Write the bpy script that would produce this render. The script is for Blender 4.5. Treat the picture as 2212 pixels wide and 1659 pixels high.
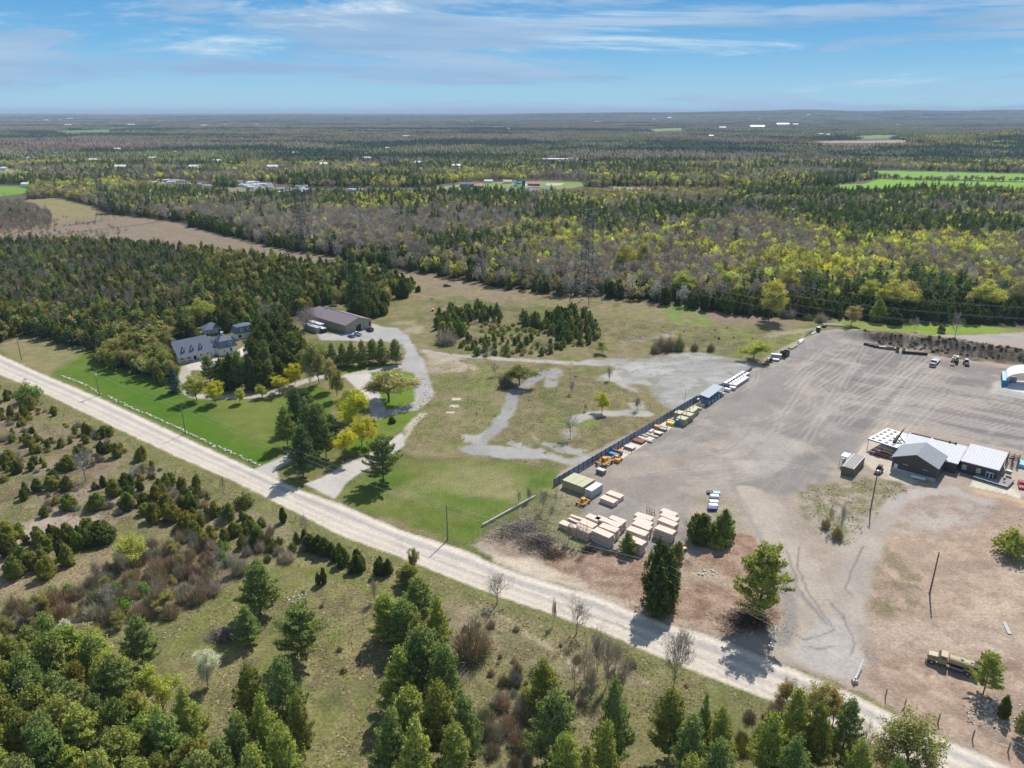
import bpy, math, random
import numpy as np
from mathutils import Vector, Matrix

random.seed(7)
R = np.random.RandomState(11)
scene = bpy.context.scene
COL = scene.collection
for o in list(bpy.data.objects):
    bpy.data.objects.remove(o)

# ------------------------------------------------------------------ camera
H = 105.0                      # height of the viewpoint above the yard (m)
F = 1600.0                     # focal length in units of a 2212 px wide picture
PIT = math.atan((829.5 - 242) / F)
SP, CP = math.sin(PIT), math.cos(PIT)
cam_d = bpy.data.cameras.new('camera')
cam = bpy.data.objects.new('camera', cam_d)
COL.objects.link(cam)
cam.location = (0, 0, H)
cam.rotation_euler = (math.radians(90) - PIT, 0, 0)
cam_d.sensor_fit = 'HORIZONTAL'
cam_d.angle = 2 * math.atan(1106 / F)
cam_d.clip_start = 1.0
cam_d.clip_end = 200000
scene.camera = cam

# ------------------------------------------------------------------ sun + sky
SUN_EL = math.radians(49)
SUN_AZ = math.radians(26)      # clockwise from +Y
sd = Vector((math.sin(SUN_AZ) * math.cos(SUN_EL), math.cos(SUN_AZ) * math.cos(SUN_EL), math.sin(SUN_EL)))
sl = bpy.data.lights.new('sun', 'SUN')
sl.energy = 5.0
sl.angle = math.radians(0.5)
sl.color = (1.0, 0.955, 0.88)
so = bpy.data.objects.new('sun', sl)
COL.objects.link(so)
so.rotation_euler = sd.to_track_quat('Z', 'Y').to_euler()

world = bpy.data.worlds.new('World')
scene.world = world
world.use_nodes = True
wn = world.node_tree.nodes
wl = world.node_tree.links
wn.clear()


def WN(t, **kw):
    n = wn.new(t)
    for k, v in kw.items():
        setattr(n, k, v)
    return n


out = WN('ShaderNodeOutputWorld')
bg = WN('ShaderNodeBackground')
bg.inputs[1].default_value = 0.084
sky = WN('ShaderNodeTexSky', sky_type='NISHITA', sun_disc=False)
sky.sun_elevation = SUN_EL
sky.sun_rotation = SUN_AZ
sky.altitude = 300
sky.air_density = 1.2
sky.dust_density = 0.6
tc = WN('ShaderNodeTexCoord')
sep = WN('ShaderNodeSeparateXYZ')
wl.new(tc.outputs['Generated'], sep.inputs[0])


def ramp(nodes, pts, interp='LINEAR'):
    n = nodes.new('ShaderNodeValToRGB')
    n.color_ramp.interpolation = interp
    el = n.color_ramp.elements
    while len(el) > 1:
        el.remove(el[-1])
    el[0].position = pts[0][0]
    el[0].color = (*pts[0][1], 1)
    for p, c in pts[1:]:
        e = el.new(p)
        e.color = (*c, 1)
    return n


# clear sky close to the horizon: pale cyan rising into azure, handing over to the Nishita sky higher up
mz = WN('ShaderNodeMath', operation='MULTIPLY')
mz.inputs[1].default_value = 4.0
wl.new(sep.outputs[2], mz.inputs[0])
gr = ramp(wn, [(0.0, (4.6, 7.5, 9.0)), (0.12, (3.8, 6.9, 9.2)), (0.30, (2.1, 5.4, 8.9)), (0.5, (1.3, 4.2, 8.2)), (1.0, (0.8, 2.9, 6.6))])
wl.new(mz.outputs[0], gr.inputs[0])
fu = WN('ShaderNodeMapRange', interpolation_type='SMOOTHSTEP')
fu.inputs[1].default_value = 0.16
fu.inputs[2].default_value = 0.45
wl.new(sep.outputs[2], fu.inputs[0])


def wmix(fac, a, b, blend='MIX'):
    m = WN('ShaderNodeMix', data_type='RGBA', blend_type=blend)
    for i, v in ((0, fac), (6, a), (7, b)):
        if isinstance(v, (int, float)):
            m.inputs[i].default_value = v
        elif isinstance(v, tuple):
            m.inputs[i].default_value = (*v, 1)
        else:
            wl.new(v, m.inputs[i])
    return m.outputs[2]


base = wmix(fu.outputs[0], gr.outputs[0], sky.outputs[0])


def cloud_noise(sx, sz, scale, detail, rough, off, lo, hi, dist=0.0):
    mp = WN('ShaderNodeMapping')
    mp.inputs['Location'].default_value = off
    mp.inputs['Scale'].default_value = (sx, sx, sz)
    mp.inputs['Rotation'].default_value = (0, math.radians(3.5), 0)
    wl.new(tc.outputs['Generated'], mp.inputs[0])
    nz = WN('ShaderNodeTexNoise')
    nz.inputs['Scale'].default_value = scale
    nz.inputs['Detail'].default_value = detail
    nz.inputs['Roughness'].default_value = rough
    nz.inputs['Distortion'].default_value = dist
    wl.new(mp.outputs[0], nz.inputs['Vector'])
    mr = WN('ShaderNodeMapRange', interpolation_type='SMOOTHSTEP')
    mr.inputs[1].default_value = lo
    mr.inputs[2].default_value = hi
    wl.new(nz.outputs[0], mr.inputs[0])
    return mr.outputs[0]


wisps = cloud_noise(1.0, 10.0, 2.0, 10, 0.68, (3.3, 1.7, 0.35), 0.50, 0.70, 0.7)
greys = cloud_noise(1.0, 8.5, 2.2, 11, 0.64, (0.4, 5.2, 2.05), 0.487, 0.59, 0.45)
tone = cloud_noise(1.0, 14.0, 3.3, 5, 0.55, (7.4, 2.2, 1.05), 0.32, 0.70)
c1 = wmix(wisps, base, (8.2, 9.6, 10.3))
cloudc = wmix(tone, (3.2, 5.2, 7.9), (4.7, 6.5, 8.8))
gm = WN('ShaderNodeMath', operation='MULTIPLY')
gm.inputs[1].default_value = 0.88
wl.new(greys, gm.inputs[0])
c2 = wmix(gm.outputs[0], c1, cloudc)
wl.new(c2, bg.inputs[0])
wl.new(bg.outputs[0], out.inputs[0])

scene.view_settings.view_transform = 'Standard'
scene.view_settings.look = 'None'
scene.view_settings.exposure = 0.08
scene.view_settings.gamma = 1.0
scene.view_settings.use_curve_mapping = False
scene.render.engine = 'CYCLES'


# ------------------------------------------------------------------ geometry of the site
def P0(x, y, z=0.0):
    """ground position (or position at height z) of a point surveyed in the photograph"""
    u = (x - 1106) / F
    v = (y - 829.5) / F
    d = SP + v * CP
    t = (H - z) / d
    return t * u, t * (CP - v * SP)


def hgt_np(X, Y):
    X = np.asarray(X, float)
    Y = np.asarray(Y, float)
    z = np.zeros(np.broadcast(X, Y).shape)
    # wooded hill on the right and low ridge on the horizon
    z = z + 52 * np.exp(-(((X - 2050) / 640) ** 2 + ((Y - 2450) / 420) ** 2))
    r = np.clip((Y - 9000) / 4000, 0, 1)
    r = r * r * (3 - 2 * r)
    az = X / np.maximum(Y, 1)
    k = np.clip((az - (-0.12)) / 0.5, 0, 1)
    z = z + r * (34 + 5 * np.sin(az * 17) + 3 * np.sin(az * 41)) + r * (k * k * (3 - 2 * k)) * (80 + 9 * np.sin(az * 23) + 6 * np.sin(az * 51 + 1))
    return z


def seg_d(X, Y, a, b):
    ax, ay = a
    dx, dy = b[0] - ax, b[1] - ay
    L = dx * dx + dy * dy + 1e-9
    t = np.clip(((X - ax) * dx + (Y - ay) * dy) / L, 0, 1)
    return np.hypot(X - ax - t * dx, Y - ay - t * dy)


def poly_sd(X, Y, poly):
    """signed distance, positive inside"""
    d = np.full(X.shape, 1e9)
    ins = np.zeros(X.shape, bool)
    n = len(poly)
    for i in range(n):
        a, b = poly[i], poly[(i + 1) % n]
        d = np.minimum(d, seg_d(X, Y, a, b))
        c = ((a[1] > Y) != (b[1] > Y))
        with np.errstate(divide='ignore', invalid='ignore'):
            xi = (b[0] - a[0]) * (Y - a[1]) / (b[1] - a[1] + 1e-12) + a[0]
        ins ^= c & (X < xi)
    return np.where(ins, d, -d)


def line_d(X, Y, pts):
    d = np.full(X.shape, 1e9)
    for i in range(len(pts) - 1):
        d = np.minimum(d, seg_d(X, Y, pts[i], pts[i + 1]))
    return d


def PP(pts):
    return [P0(x, y) for x, y in pts]


def _hash(i, j, s):
    h = (i * 374761393 + j * 668265263 + s * 2147483647) & 0xffffffff
    h = ((h ^ (h >> 13)) * 1274126177) & 0xffffffff
    return ((h ^ (h >> 16)) & 0xffff) / 65535.0


def vnoise(X, Y, scale, seed=0, octs=4, rough=0.5):
    out = 0.0
    amp = 1.0
    tot = 0.0
    for o in range(octs):
        x = X / scale + 1000.3 + o * 17.1
        y = Y / scale + 1000.7 + o * 9.7
        i = np.floor(x).astype(np.int64)
        j = np.floor(y).astype(np.int64)
        fx = x - i
        fy = y - j
        fx = fx * fx * (3 - 2 * fx)
        fy = fy * fy * (3 - 2 * fy)
        s = seed + o * 31
        v = (_hash(i, j, s) * (1 - fx) + _hash(i + 1, j, s) * fx) * (1 - fy) + (_hash(i, j + 1, s) * (1 - fx) + _hash(i + 1, j + 1, s) * fx) * fy
        out = out + v * amp
        tot += amp
        amp *= rough
        scale *= 0.5
    return out / tot


def sstep(a, b, x):
    t = np.clip((x - a) / (b - a), 0, 1)
    return t * t * (3 - 2 * t)


# local mounds (berm of soil and rock behind the yard, spoil heaps)
BERM = PP([(1852, 727), (1920, 733), (2010, 742), (2100, 757), (2212, 776), (2330, 800)])
MOUNDS = [  # px x, px y, radius m, height m
    (1192, 1083, 8, 2.6), (1165, 1105, 6, 1.6), (1140, 1155, 7, 1.3), (1098, 1150, 6, 1.1),
    (1175, 1178, 6, 1.2), (1616, 1350, 9, 1.3), (866, 661, 0.1, 0), (735, 690, 6, 3.2), (2160, 1560, 7, .8)]
MW = [(*P0(a, b), r, h) for a, b, r, h in MOUNDS]


def ground_z(X, Y):
    X = np.asarray(X, float)
    Y = np.asarray(Y, float)
    z = hgt_np(X, Y)
    n = vnoise(X, Y, 5.0, 5, 3)
    d = line_d(X, Y, BERM)
    z = z + 3.6 * (1 - sstep(1.5, 9.5, d + (n - .5) * 4)) * (0.75 + 0.5 * n)
    for a, b, r, h in MW:
        q = np.hypot(X - a, Y - b) + (n - .5) * r * .6
        z = z + h * (1 - sstep(0, r, q)) * (0.7 + .6 * n)
    return z


def gz(x, y):
    return float(ground_z(np.array([x]), np.array([y]))[0])


def P(x, y, z=0.0):
    a, b = P0(x, y, z)
    return Vector((a, b, z))


def pxh(bx, by, ty):
    """height of a vertical thing whose foot is at (bx,by) and whose top shows at row ty"""
    X, Y = P0(bx, by)
    v = (ty - 829.5) / F
    return H - Y / (CP - v * SP) * (SP + v * CP)


# ------------------------------------------------------------------ materials
MAT = {}


def newmat(name):
    m = bpy.data.materials.new(name)
    m.use_nodes = True
    nt = m.node_tree
    b = nt.nodes['Principled BSDF']
    return m, nt, b


def paint(name, col, rough=0.6, metal=0.0, var=0.12, scale=1.5, stripes=None, spec=0.4, bump=0.0):
    """plain coating with weathering; stripes=(axis, period, depth) adds corrugation as bump"""
    if name in MAT:
        return MAT[name]
    m, nt, b = newmat(name)
    N = nt.nodes
    L = nt.links
    b.inputs['Roughness'].default_value = rough
    b.inputs['Metallic'].default_value = metal
    b.inputs['Specular IOR Level'].default_value = spec
    t = N.new('ShaderNodeTexCoord')
    nz = N.new('ShaderNodeTexNoise')
    nz.inputs['Scale'].default_value = scale
    nz.inputs['Detail'].default_value = 5
    nz.inputs['Roughness'].default_value = 0.65
    L.new(t.outputs['Object'], nz.inputs['Vector'])
    r = ramp(N, [(0.25, tuple(c * (1 - var) for c in col)), (0.75, tuple(min(1, c * (1 + var)) for c in col))])
    L.new(nz.outputs[0], r.inputs[0])
    L.new(r.outputs[0], b.inputs['Base Color'])
    if stripes:
        ax, per, dep = stripes
        sp_ = N.new('ShaderNodeSeparateXYZ')
        L.new(t.outputs['Object'], sp_.inputs[0])
        mm = N.new('ShaderNodeMath')
        mm.operation = 'MULTIPLY'
        mm.inputs[1].default_value = 2 * math.pi / per
        L.new(sp_.outputs[ax], mm.inputs[0])
        sn = N.new('ShaderNodeMath')
        sn.operation = 'SINE'
        L.new(mm.outputs[0], sn.inputs[0])
        bp = N.new('ShaderNodeBump')
        bp.inputs['Strength'].default_value = 0.8
        bp.inputs['Distance'].default_value = dep
        L.new(sn.outputs[0], bp.inputs['Height'])
        L.new(bp.outputs[0], b.inputs['Normal'])
    MAT[name] = m
    return m


def ground_mat():
    m, nt, b = newmat('ground_surface')
    N = nt.nodes
    L = nt.links
    b.inputs['Roughness'].default_value = 0.95
    b.inputs['Specular IOR Level'].default_value = 0.15
    a = N.new('ShaderNodeAttribute')
    a.attribute_name = 'Col'
    g = N.new('ShaderNodeAttribute')
    g.attribute_name = 'Grass'
    t = N.new('ShaderNodeTexCoord')

    def nz(sc, det, rough=0.6, ob='Object'):
        n = N.new('ShaderNodeTexNoise')
        n.inputs['Scale'].default_value = sc
        n.inputs['Detail'].default_value = det
        n.inputs['Roughness'].default_value = rough
        L.new(t.outputs[ob], n.inputs['Vector'])
        return n.outputs[0]

    def mr(x, a0, a1, b0, b1):
        n = N.new('ShaderNodeMapRange')
        n.inputs[1].default_value = a0
        n.inputs[2].default_value = a1
        n.inputs[3].default_value = b0
        n.inputs[4].default_value = b1
        L.new(x, n.inputs[0])
        return n.outputs[0]

    def mul(x, y):
        n = N.new('ShaderNodeMath')
        n.operation = 'MULTIPLY'
        for i, v in enumerate((x, y)):
            if isinstance(v, float):
                n.inputs[i].default_value = v
            else:
                L.new(v, n.inputs[i])
        return n.outputs[0]
    fine = mr(nz(1.5, 7, 0.8), 0.3, 0.7, 0.35, 1.65)
    mid = mr(nz(0.22, 5, 0.6), 0.3, 0.7, 0.78, 1.22)
    fg = mul(fine, mid)
    soft = mul(mr(nz(1.1, 6, 0.75), 0.3, 0.7, 0.78, 1.22), mr(nz(.13, 5, .65), .3, .7, .9, 1.1))
    mx = N.new('ShaderNodeMix')
    L.new(g.outputs['Fac'], mx.inputs[0])
    L.new(soft, mx.inputs[2])
    L.new(fg, mx.inputs[3])
    vm = N.new('ShaderNodeVectorMath')
    vm.operation = 'SCALE'
    L.new(a.outputs['Color'], vm.inputs[0])
    L.new(mx.outputs[0], vm.inputs['Scale'])
    L.new(vm.outputs[0], b.inputs['Base Color'])
    bp = N.new('ShaderNodeBump')
    bp.inputs['Distance'].default_value = 0.25
    st = mr(g.outputs['Fac'], 0, 1, 0.25, 1.0)
    L.new(st, bp.inputs['Strength'])
    L.new(nz(1.3, 5, 0.7), bp.inputs['Height'])
    L.new(bp.outputs[0], b.inputs['Normal'])
    return m


GM = ground_mat()


def foliage_mat(name, transl=0.35, bark=False):
    m, nt, b = newmat(name)
    N = nt.nodes
    L = nt.links
    N.remove(b)
    o = N['Material Output']
    at = N.new('ShaderNodeAttribute')
    at.attribute_type = 'INSTANCER'
    at.attribute_name = 'tint'
    gi = N.new('ShaderNodeNewGeometry')
    mr = N.new('ShaderNodeMapRange')
    mr.inputs[3].default_value = 0.55
    mr.inputs[4].default_value = 1.6
    L.new(gi.outputs['Random Per Island'], mr.inputs[0])
    vm = N.new('ShaderNodeVectorMath')
    vm.operation = 'SCALE'
    L.new(at.outputs['Color'], vm.inputs[0])
    L.new(mr.outputs[0], vm.inputs['Scale'])
    col = vm.outputs[0]
    d = N.new('ShaderNodeBsdfDiffuse')
    L.new(col, d.inputs[0])
    if transl > 0:
        tr = N.new('ShaderNodeBsdfTranslucent')
        c2 = N.new('ShaderNodeVectorMath')
        c2.operation = 'MULTIPLY'
        c2.inputs[1].default_value = (1.12, 1.18, 0.72)
        L.new(col, c2.inputs[0])
        L.new(c2.outputs[0], tr.inputs[0])
        mx = N.new('ShaderNodeMixShader')
        mx.inputs[0].default_value = transl
        L.new(d.outputs[0], mx.inputs[1])
        L.new(tr.outputs[0], mx.inputs[2])
        L.new(mx.outputs[0], o.inputs[0])
    else:
        L.new(d.outputs[0], o.inputs[0])
    return m


LEAF = foliage_mat('foliage', 0.33)
TWIG = foliage_mat('twigs', 0.0)
BARK = paint('bark', (0.13, 0.105, 0.085), 0.9, var=0.35, scale=3)
BARK_G = paint('bark_grey', (0.30, 0.275, 0.25), 0.9, var=0.3, scale=3)


# ------------------------------------------------------------------ object helpers
def tagp(o, label=None, cat=None, group=None, kind=None):
    if label:
        o['label'] = label
    if cat:
        o['category'] = cat
    if group:
        o['group'] = group
    if kind:
        o['kind'] = kind
    return o


def thing(name, label, cat, loc=(0, 0, 0), rz=0.0, group=None):
    o = bpy.data.objects.new(name, None)
    o.empty_display_size = 0.5
    COL.objects.link(o)
    o.location = loc
    o.rotation_euler = (0, 0, rz)
    return tagp(o, label, cat, group)


class MB:
    def __init__(s):
        s.v = []
        s.f = []
        s.m = []

    def add(s, vs, fs, mi=0):
        n = len(s.v)
        s.v += [tuple(p) for p in vs]
        for f in fs:
            s.f.append([n + i for i in f])
            s.m.append(mi)
        return s

    def box(s, cx, cy, cz, sx, sy, sz, rz=0.0, mi=0, taper=1.0):
        """cz is the bottom"""
        c, sn = math.cos(rz), math.sin(rz)
        vs = []
        for z, k in ((cz, 1.0), (cz + sz, taper)):
            for a, b in ((-1, -1), (1, -1), (1, 1), (-1, 1)):
                x, y = a * sx / 2 * k, b * sy / 2 * k
                vs.append((cx + x * c - y * sn, cy + x * sn + y * c, z))
        return s.add(vs, [(3, 2, 1, 0), (4, 5, 6, 7), (0, 1, 5, 4), (1, 2, 6, 5), (2, 3, 7, 6), (3, 0, 4, 7)], mi)

    def cyl(s, p0, p1, r0, r1=None, n=8, mi=0, cap=True):
        r1 = r0 if r1 is None else r1
        p0, p1 = Vector(p0), Vector(p1)
        d = (p1 - p0)
        if d.length < 1e-6:
            return s
        d.normalize()
        a = d.orthogonal().normalized()
        b = d.cross(a)
        vs = []
        for p, r in ((p0, r0), (p1, r1)):
            for i in range(n):
                t = 2 * math.pi * i / n
                vs.append(p + a * (math.cos(t) * r) + b * (math.sin(t) * r))
        fs = [(i, (i + 1) % n, n + (i + 1) % n, n + i) for i in range(n)]
        if cap:
            fs.append(tuple(range(n))[::-1])
            fs.append(tuple(range(n, 2 * n)))
        return s.add(vs, fs, mi)

    def prism(s, prof, y0, y1, mi=0, axis='y', k=1.0):
        """profile of (x,z) extruded along y (or (y,z) along x); k insets the far ends"""
        n = len(prof)
        cx = sum(p[0] for p in prof) / n
        vs = []
        for yy in (y0, y1):
            for a, b in prof:
                vs.append((a, yy, b) if axis == 'y' else (yy, a, b))
        fs = [(i, (i + 1) % n, n + (i + 1) % n, n + i) for i in range(n)]
        fs.append(tuple(range(n))[::-1])
        fs.append(tuple(range(n, 2 * n)))
        return s.add(vs, fs, mi)

    def sphere(s, c, rx, ry, rz, n=10, m=6, mi=0, half=False):
        vs = []
        fs = []
        lo = 0 if half else -math.pi / 2
        for j in range(m + 1):
            p = lo + (math.pi / 2 - lo) * j / m
            for i in range(n):
                t = 2 * math.pi * i / n
                vs.append((c[0] + rx * math.cos(p) * math.cos(t), c[1] + ry * math.cos(p) * math.sin(t), c[2] + rz * math.sin(p)))
        for j in range(m):
            for i in range(n):
                fs.append((j * n + i, j * n + (i + 1) % n, (j + 1) * n + (i + 1) % n, (j + 1) * n + i))
        return s.add(vs, fs, mi)

    def build(s, name, mat, parent=None, bevel=0.0):
        me = bpy.data.meshes.new(name)
        me.from_pydata(s.v, [], s.f)
        mats = mat if isinstance(mat, (list, tuple)) else [mat]
        for m in mats:
            me.materials.append(m)
        if len(mats) > 1:
            me.polygons.foreach_set('material_index', s.m)
        me.update()
        o = bpy.data.objects.new(name, me)
        COL.objects.link(o)
        if parent:
            o.parent = parent
        if bevel:
            md = o.modifiers.new('bevel', 'BEVEL')
            md.width = bevel
            md.segments = 2
            md.limit_method = 'ANGLE'
        return o


def copy_tree(o, parent=None):
    c = o.copy()
    COL.objects.link(c)
    c.parent = parent
    for ch in list(o.children):
        copy_tree(ch, c)
    return c

# ------------------------------------------------------------------ ground (one fan-shaped sheet, finer near the viewpoint)
def build_ground():
    S = np.linspace(-0.92, 0.92, 1120)
    ys = [20.0]
    while ys[-1] < 52000:
        y = ys[-1]
        g = 0.45 if y < 100 else (0.0046 * y if y < 1300 else (0.012 * y if y < 6000 else 0.03 * y))
        ys.append(y + g)
    YS = np.array(ys)
    # far rows need fewer columns: keep one grid, it stays cheap
    X = S[None, :] * (YS[:, None] + 62)
    Y = np.repeat(YS[:, None], len(S), 1)
    ny, nx = X.shape
    X = X.ravel()
    Y = Y.ravel()
    # irregular edges: look zones up at positions shifted by noise
    n1 = vnoise(X, Y, 6.0, 1, 3) - .5
    n2 = vnoise(X, Y, 6.0, 2, 3) - .5
    n3 = vnoise(X, Y, 1.7, 3, 2) - .5
    big = vnoise(X, Y, 38.0, 4, 5, 0.6)
    med = vnoise(X, Y, 9.0, 5, 4, 0.6)
    sml = vnoise(X, Y, 2.2, 6, 3, 0.6)
    # base: dry spring grass with green and bare patches
    c = np.array
    col = np.empty((X.size, 3))
    a0, a1, a2 = c((.205, .175, .085)), c((.125, .14, .042)), c((.24, .19, .12))
    w = sstep(.42, .62, big * .6 + med * .4)[:, None]
    col[:] = a0 * (1 - w) + a1 * w
    w = sstep(.56, .70, vnoise(X, Y, 14, 8, 4, .65))[:, None] * .75
    col = col * (1 - w) + a2 * w
    far = sstep(500, 1200, Y)[:, None]
    fc = c((.07, .075, .045)) * (1 - med[:, None]) * 1.2 + c((.12, .09, .07)) * med[:, None] * 1.0
    col = col * (1 - far) + fc * far
    gra = np.ones(X.size)
    zid = np.zeros(X.size, np.int32)

    def layer(poly, ca, cb, soft=1.2, wob=2.5, cover=1.0, zone=None, grass=None, line=None, wid=1.0, alpha=1.0, nscale=3.0, mixn=None, world_pts=False):
        nonlocal col, gra, zid
        pts = poly if world_pts else PP(poly)
        xs = [p[0] for p in pts]
        yy = [p[1] for p in pts]
        m = 8 + (wid if line else 0) + wob + soft
        sel = np.where((X > min(xs) - m) & (X < max(xs) + m) & (Y > min(yy) - m) & (Y < max(yy) + m))[0]
        if not len(sel):
            return
        x = X[sel] + n1[sel] * wob * 1.5 + n3[sel] * min(wob, 1.2)
        y = Y[sel] + n2[sel] * wob * 1.5 + n3[sel] * min(wob, 1.2)
        if line:
            sd = wid / 2 - line_d(x, y, pts)
        else:
            sd = poly_sd(x, y, pts)
        w = sstep(-soft, soft, sd) * alpha
        if cover < 1:
            nn = vnoise(X[sel], Y[sel], nscale, 77, 4, .62)
            t = .5 + (0.5 - cover) * .55
            w = w * sstep(t - .06, t + .06, nn)
        q = med[sel] if mixn is None else mixn[sel]
        q = sstep(.3, .7, q)[:, None]
        ww = w[:, None]
        col[sel] = col[sel] * (1 - ww) + (c(ca) * (1 - q) + c(cb) * q) * ww
        if grass is not None:
            gra[sel] = gra[sel] * (1 - w) + grass * w
        if zone is not None:
            zid[sel] = np.where(w > .5, zone, zid[sel])

    GR, DW, LW, YD, SO, FD, PD, TR = 1, 2, 3, 4, 5, 6, 7, 8
    # ---- far land use
    layer([(1778, 415.6), (1811, 399), (1868, 397), (1898, 387), (1975, 389), (2108, 392), (2330, 396), (2330, 420), (2212, 412), (2000, 408), (1940, 417), (1830, 420)], (.15, .31, .025), (.18, .35, .03), 3, 2, zone=FD, grass=.2)
    layer([(1861, 368), (2041, 372), (2330, 379), (2330, 398), (2212, 392), (2100, 388), (1908, 382)], (.17, .34, .04), (.15, .31, .03), 3, 2, zone=FD, grass=.2)
    layer([(1735, 309), (1800, 306), (1965, 307), (1965, 313), (1948, 316), (1800, 311)], (.32, .22, .17), (.36, .26, .2), 6, 6, zone=FD, grass=.2)
    layer([(1790, 297), (1900, 291), (1960, 292), (1960, 297), (1850, 301)], (.14, .22, .07), (.18, .22, .09), 6, 8, zone=FD, grass=.2)
    layer([(1385, 279), (1480, 276), (1500, 280), (1400, 284)], (.14, .26, .07), (.16, .25, .08), 8, 10, zone=FD, grass=.2)
    layer([(1560, 298), (1600, 296), (1605, 300), (1565, 302)], (.14, .28, .07), (.16, .25, .08), 8, 10, zone=FD, grass=.2)
    layer([(100, 283), (250, 279), (262, 284), (130, 289)], (.12, .2, .06), (.14, .2, .07), 8, 10, zone=FD, grass=.2)
    layer([(-150, 400), (0, 402), (60, 404), (66, 416), (0, 424), (-150, 430)], (.13, .26, .03), (.16, .28, .04), 2, 2, zone=FD, grass=.3)
    layer([(-100, 363), (30, 366), (38, 382), (-100, 390)], (.3, .24, .13), (.26, .22, .12), 2, 2, grass=.3)
    layer([(478, 345), (540, 341), (545, 346), (490, 352)], (.2, .27, .05), (.2, .25, .06), 3, 2, zone=FD, grass=.3)
    # park with slides, ponds, roads
    layer([(925, 406), (1010, 396), (1090, 393), (1180, 392), (1255, 394), (1262, 402), (1210, 410), (1140, 408), (1070, 410), (1000, 414), (940, 414)], (.16, .24, .05), (.22, .27, .08), 2, 4, zone=LW, grass=.4)
    layer([(740, 422), (880, 416), (960, 405), (1005, 399), (1080, 402)], (.36, .33, .28), (.33, .3, .27), 1, 1, zone=DW, line=1, wid=7, grass=.1)
    layer([(1128, 397), (1160, 398), (1165, 402), (1130, 403)], (.5, .46, .4), (.45, .42, .36), 1, 1, zone=DW, grass=.1)
    layer([(1180, 396), (1218, 396), (1212, 400), (1180, 401)], (.5, .46, .4), (.45, .42, .36), 1, 1, zone=DW, grass=.1)
    layer([(1325, 404), (1460, 408), (1470, 416), (1330, 415)], (.42, .32, .24), (.38, .3, .22), 2, 3, zone=SO, grass=.2)
    layer([(330, 402), (520, 396), (640, 412), (700, 424), (640, 436), (520, 424), (400, 418)], (.22, .2, .13), (.2, .21, .1), 3, 4, grass=.4)
    # hydro corridor and marsh meadow to the left
    layer([(-260, 470), (0, 455), (50, 430), (130, 425), (210, 450), (250, 466), (400, 482), (500, 510), (600, 535), (690, 545), (820, 575), (960, 596), (1100, 622), (1100, 660), (900, 620), (780, 570), (640, 570), (500, 552), (350, 528), (180, 520), (-260, 540)], (.24, .18, .14), (.215, .17, .11), 4, 8, grass=.8)
    layer([(70, 432), (130, 424), (210, 450), (240, 468), (120, 474)], (.25, .21, .095), (.22, .19, .09), 5, 8, grass=.8)
    layer([(-100, 516), (90, 510), (210, 496), (290, 487), (390, 473)], (.08, .075, .07), (.10, .09, .08), 1.2, 1, line=1, wid=4, grass=.2, zone=TR)
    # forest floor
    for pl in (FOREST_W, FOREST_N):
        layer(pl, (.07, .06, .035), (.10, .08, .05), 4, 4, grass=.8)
    layer([(640, 553), (760, 568), (900, 590), (1100, 622), (1300, 640), (1500, 668), (1640, 686), (1750, 700), (1740, 716), (1600, 700), (1450, 690), (1300, 680), (1100, 650), (900, 640), (860, 600)], (.22, .17, .105), (.25, .20, .11), 3, 6, alpha=.8, cover=.75, nscale=9, grass=.8)
    # meadow tints in the middle
    layer([(1120, 640), (1500, 690), (1700, 705), (1640, 760), (1400, 740), (1330, 700)], (.19, .20, .06), (.22, .18, .09), 4, 6, alpha=.7, cover=.6, nscale=12)
    layer([(1660, 700), (1800, 700), (1750, 725), (1640, 775), (1560, 770), (1600, 720)], (.17, .20, .05), (.20, .20, .06), 4, 6, alpha=.8, cover=.7, nscale=9)
    layer([(1500, 660), (1680, 690), (1740, 705), (1700, 716), (1540, 696)], (.20, .15, .11), (.23, .17, .12), 4, 6, alpha=.8, cover=.7, nscale=9)
    layer([(1335, 735), (1450, 718), (1460, 725), (1350, 745)], (.33, .27, .2), (.3, .25, .2), 1.5, 3, grass=.4, cover=.8)
    layer([(1640, 722), (1760, 708), (1766, 712), (1660, 732)], (.31, .26, .17), (.3, .25, .2), 1.5, 3, grass=.4, cover=.8)
    layer([(900, 640), (1300, 690), (1720, 715), (1600, 780), (1300, 760), (930, 700)], (.13, .10, .065), (.12, .12, .05), 3, 4, alpha=.6, cover=.42, nscale=5, grass=1)
    layer([(930, 800), (1230, 790), (1420, 860), (1420, 920), (1200, 1010), (900, 960)], (.14, .11, .07), (.12, .13, .045), 3, 4, alpha=.6, cover=.42, nscale=4, grass=1)
    # soil and gravel areas on the right
    SITE = [(1200, 1030), (1260, 985), (1400, 920), (1540, 850), (1620, 795), (1700, 745), (1770, 716), (1830, 709), (1930, 715), (2060, 725), (2212, 717), (2500, 712), (2600, 1400), (2500, 1900), (2212, 1700), (2040, 1590), (1870, 1500), (1700, 1440), (1552, 1379), (1440, 1347), (1290, 1289), (1112, 1237), (1020, 1180), (1080, 1140), (1180, 1100), (1205, 1060)]
    layer(SITE, (.36, .285, .225), (.32, .265, .22), .8, 1.5, zone=SO, grass=.35)
    YARD = [(1238, 1018), (1262, 990), (1400, 925), (1545, 856), (1632, 800), (1700, 750), (1775, 720), (1835, 712), (1880, 718), (1860, 727), (1900, 745), (1960, 760), (2060, 785), (2212, 800), (2500, 830), (2500, 980), (2212, 975), (2080, 945), (1900, 905), (1880, 925), (1830, 985), (1790, 1030), (1740, 1070), (1640, 1062), (1590, 1060), (1530, 1062), (1490, 1090), (1480, 1150), (1470, 1200), (1290, 1190), (1225, 1140), (1255, 1100), (1240, 1070)]
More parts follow.
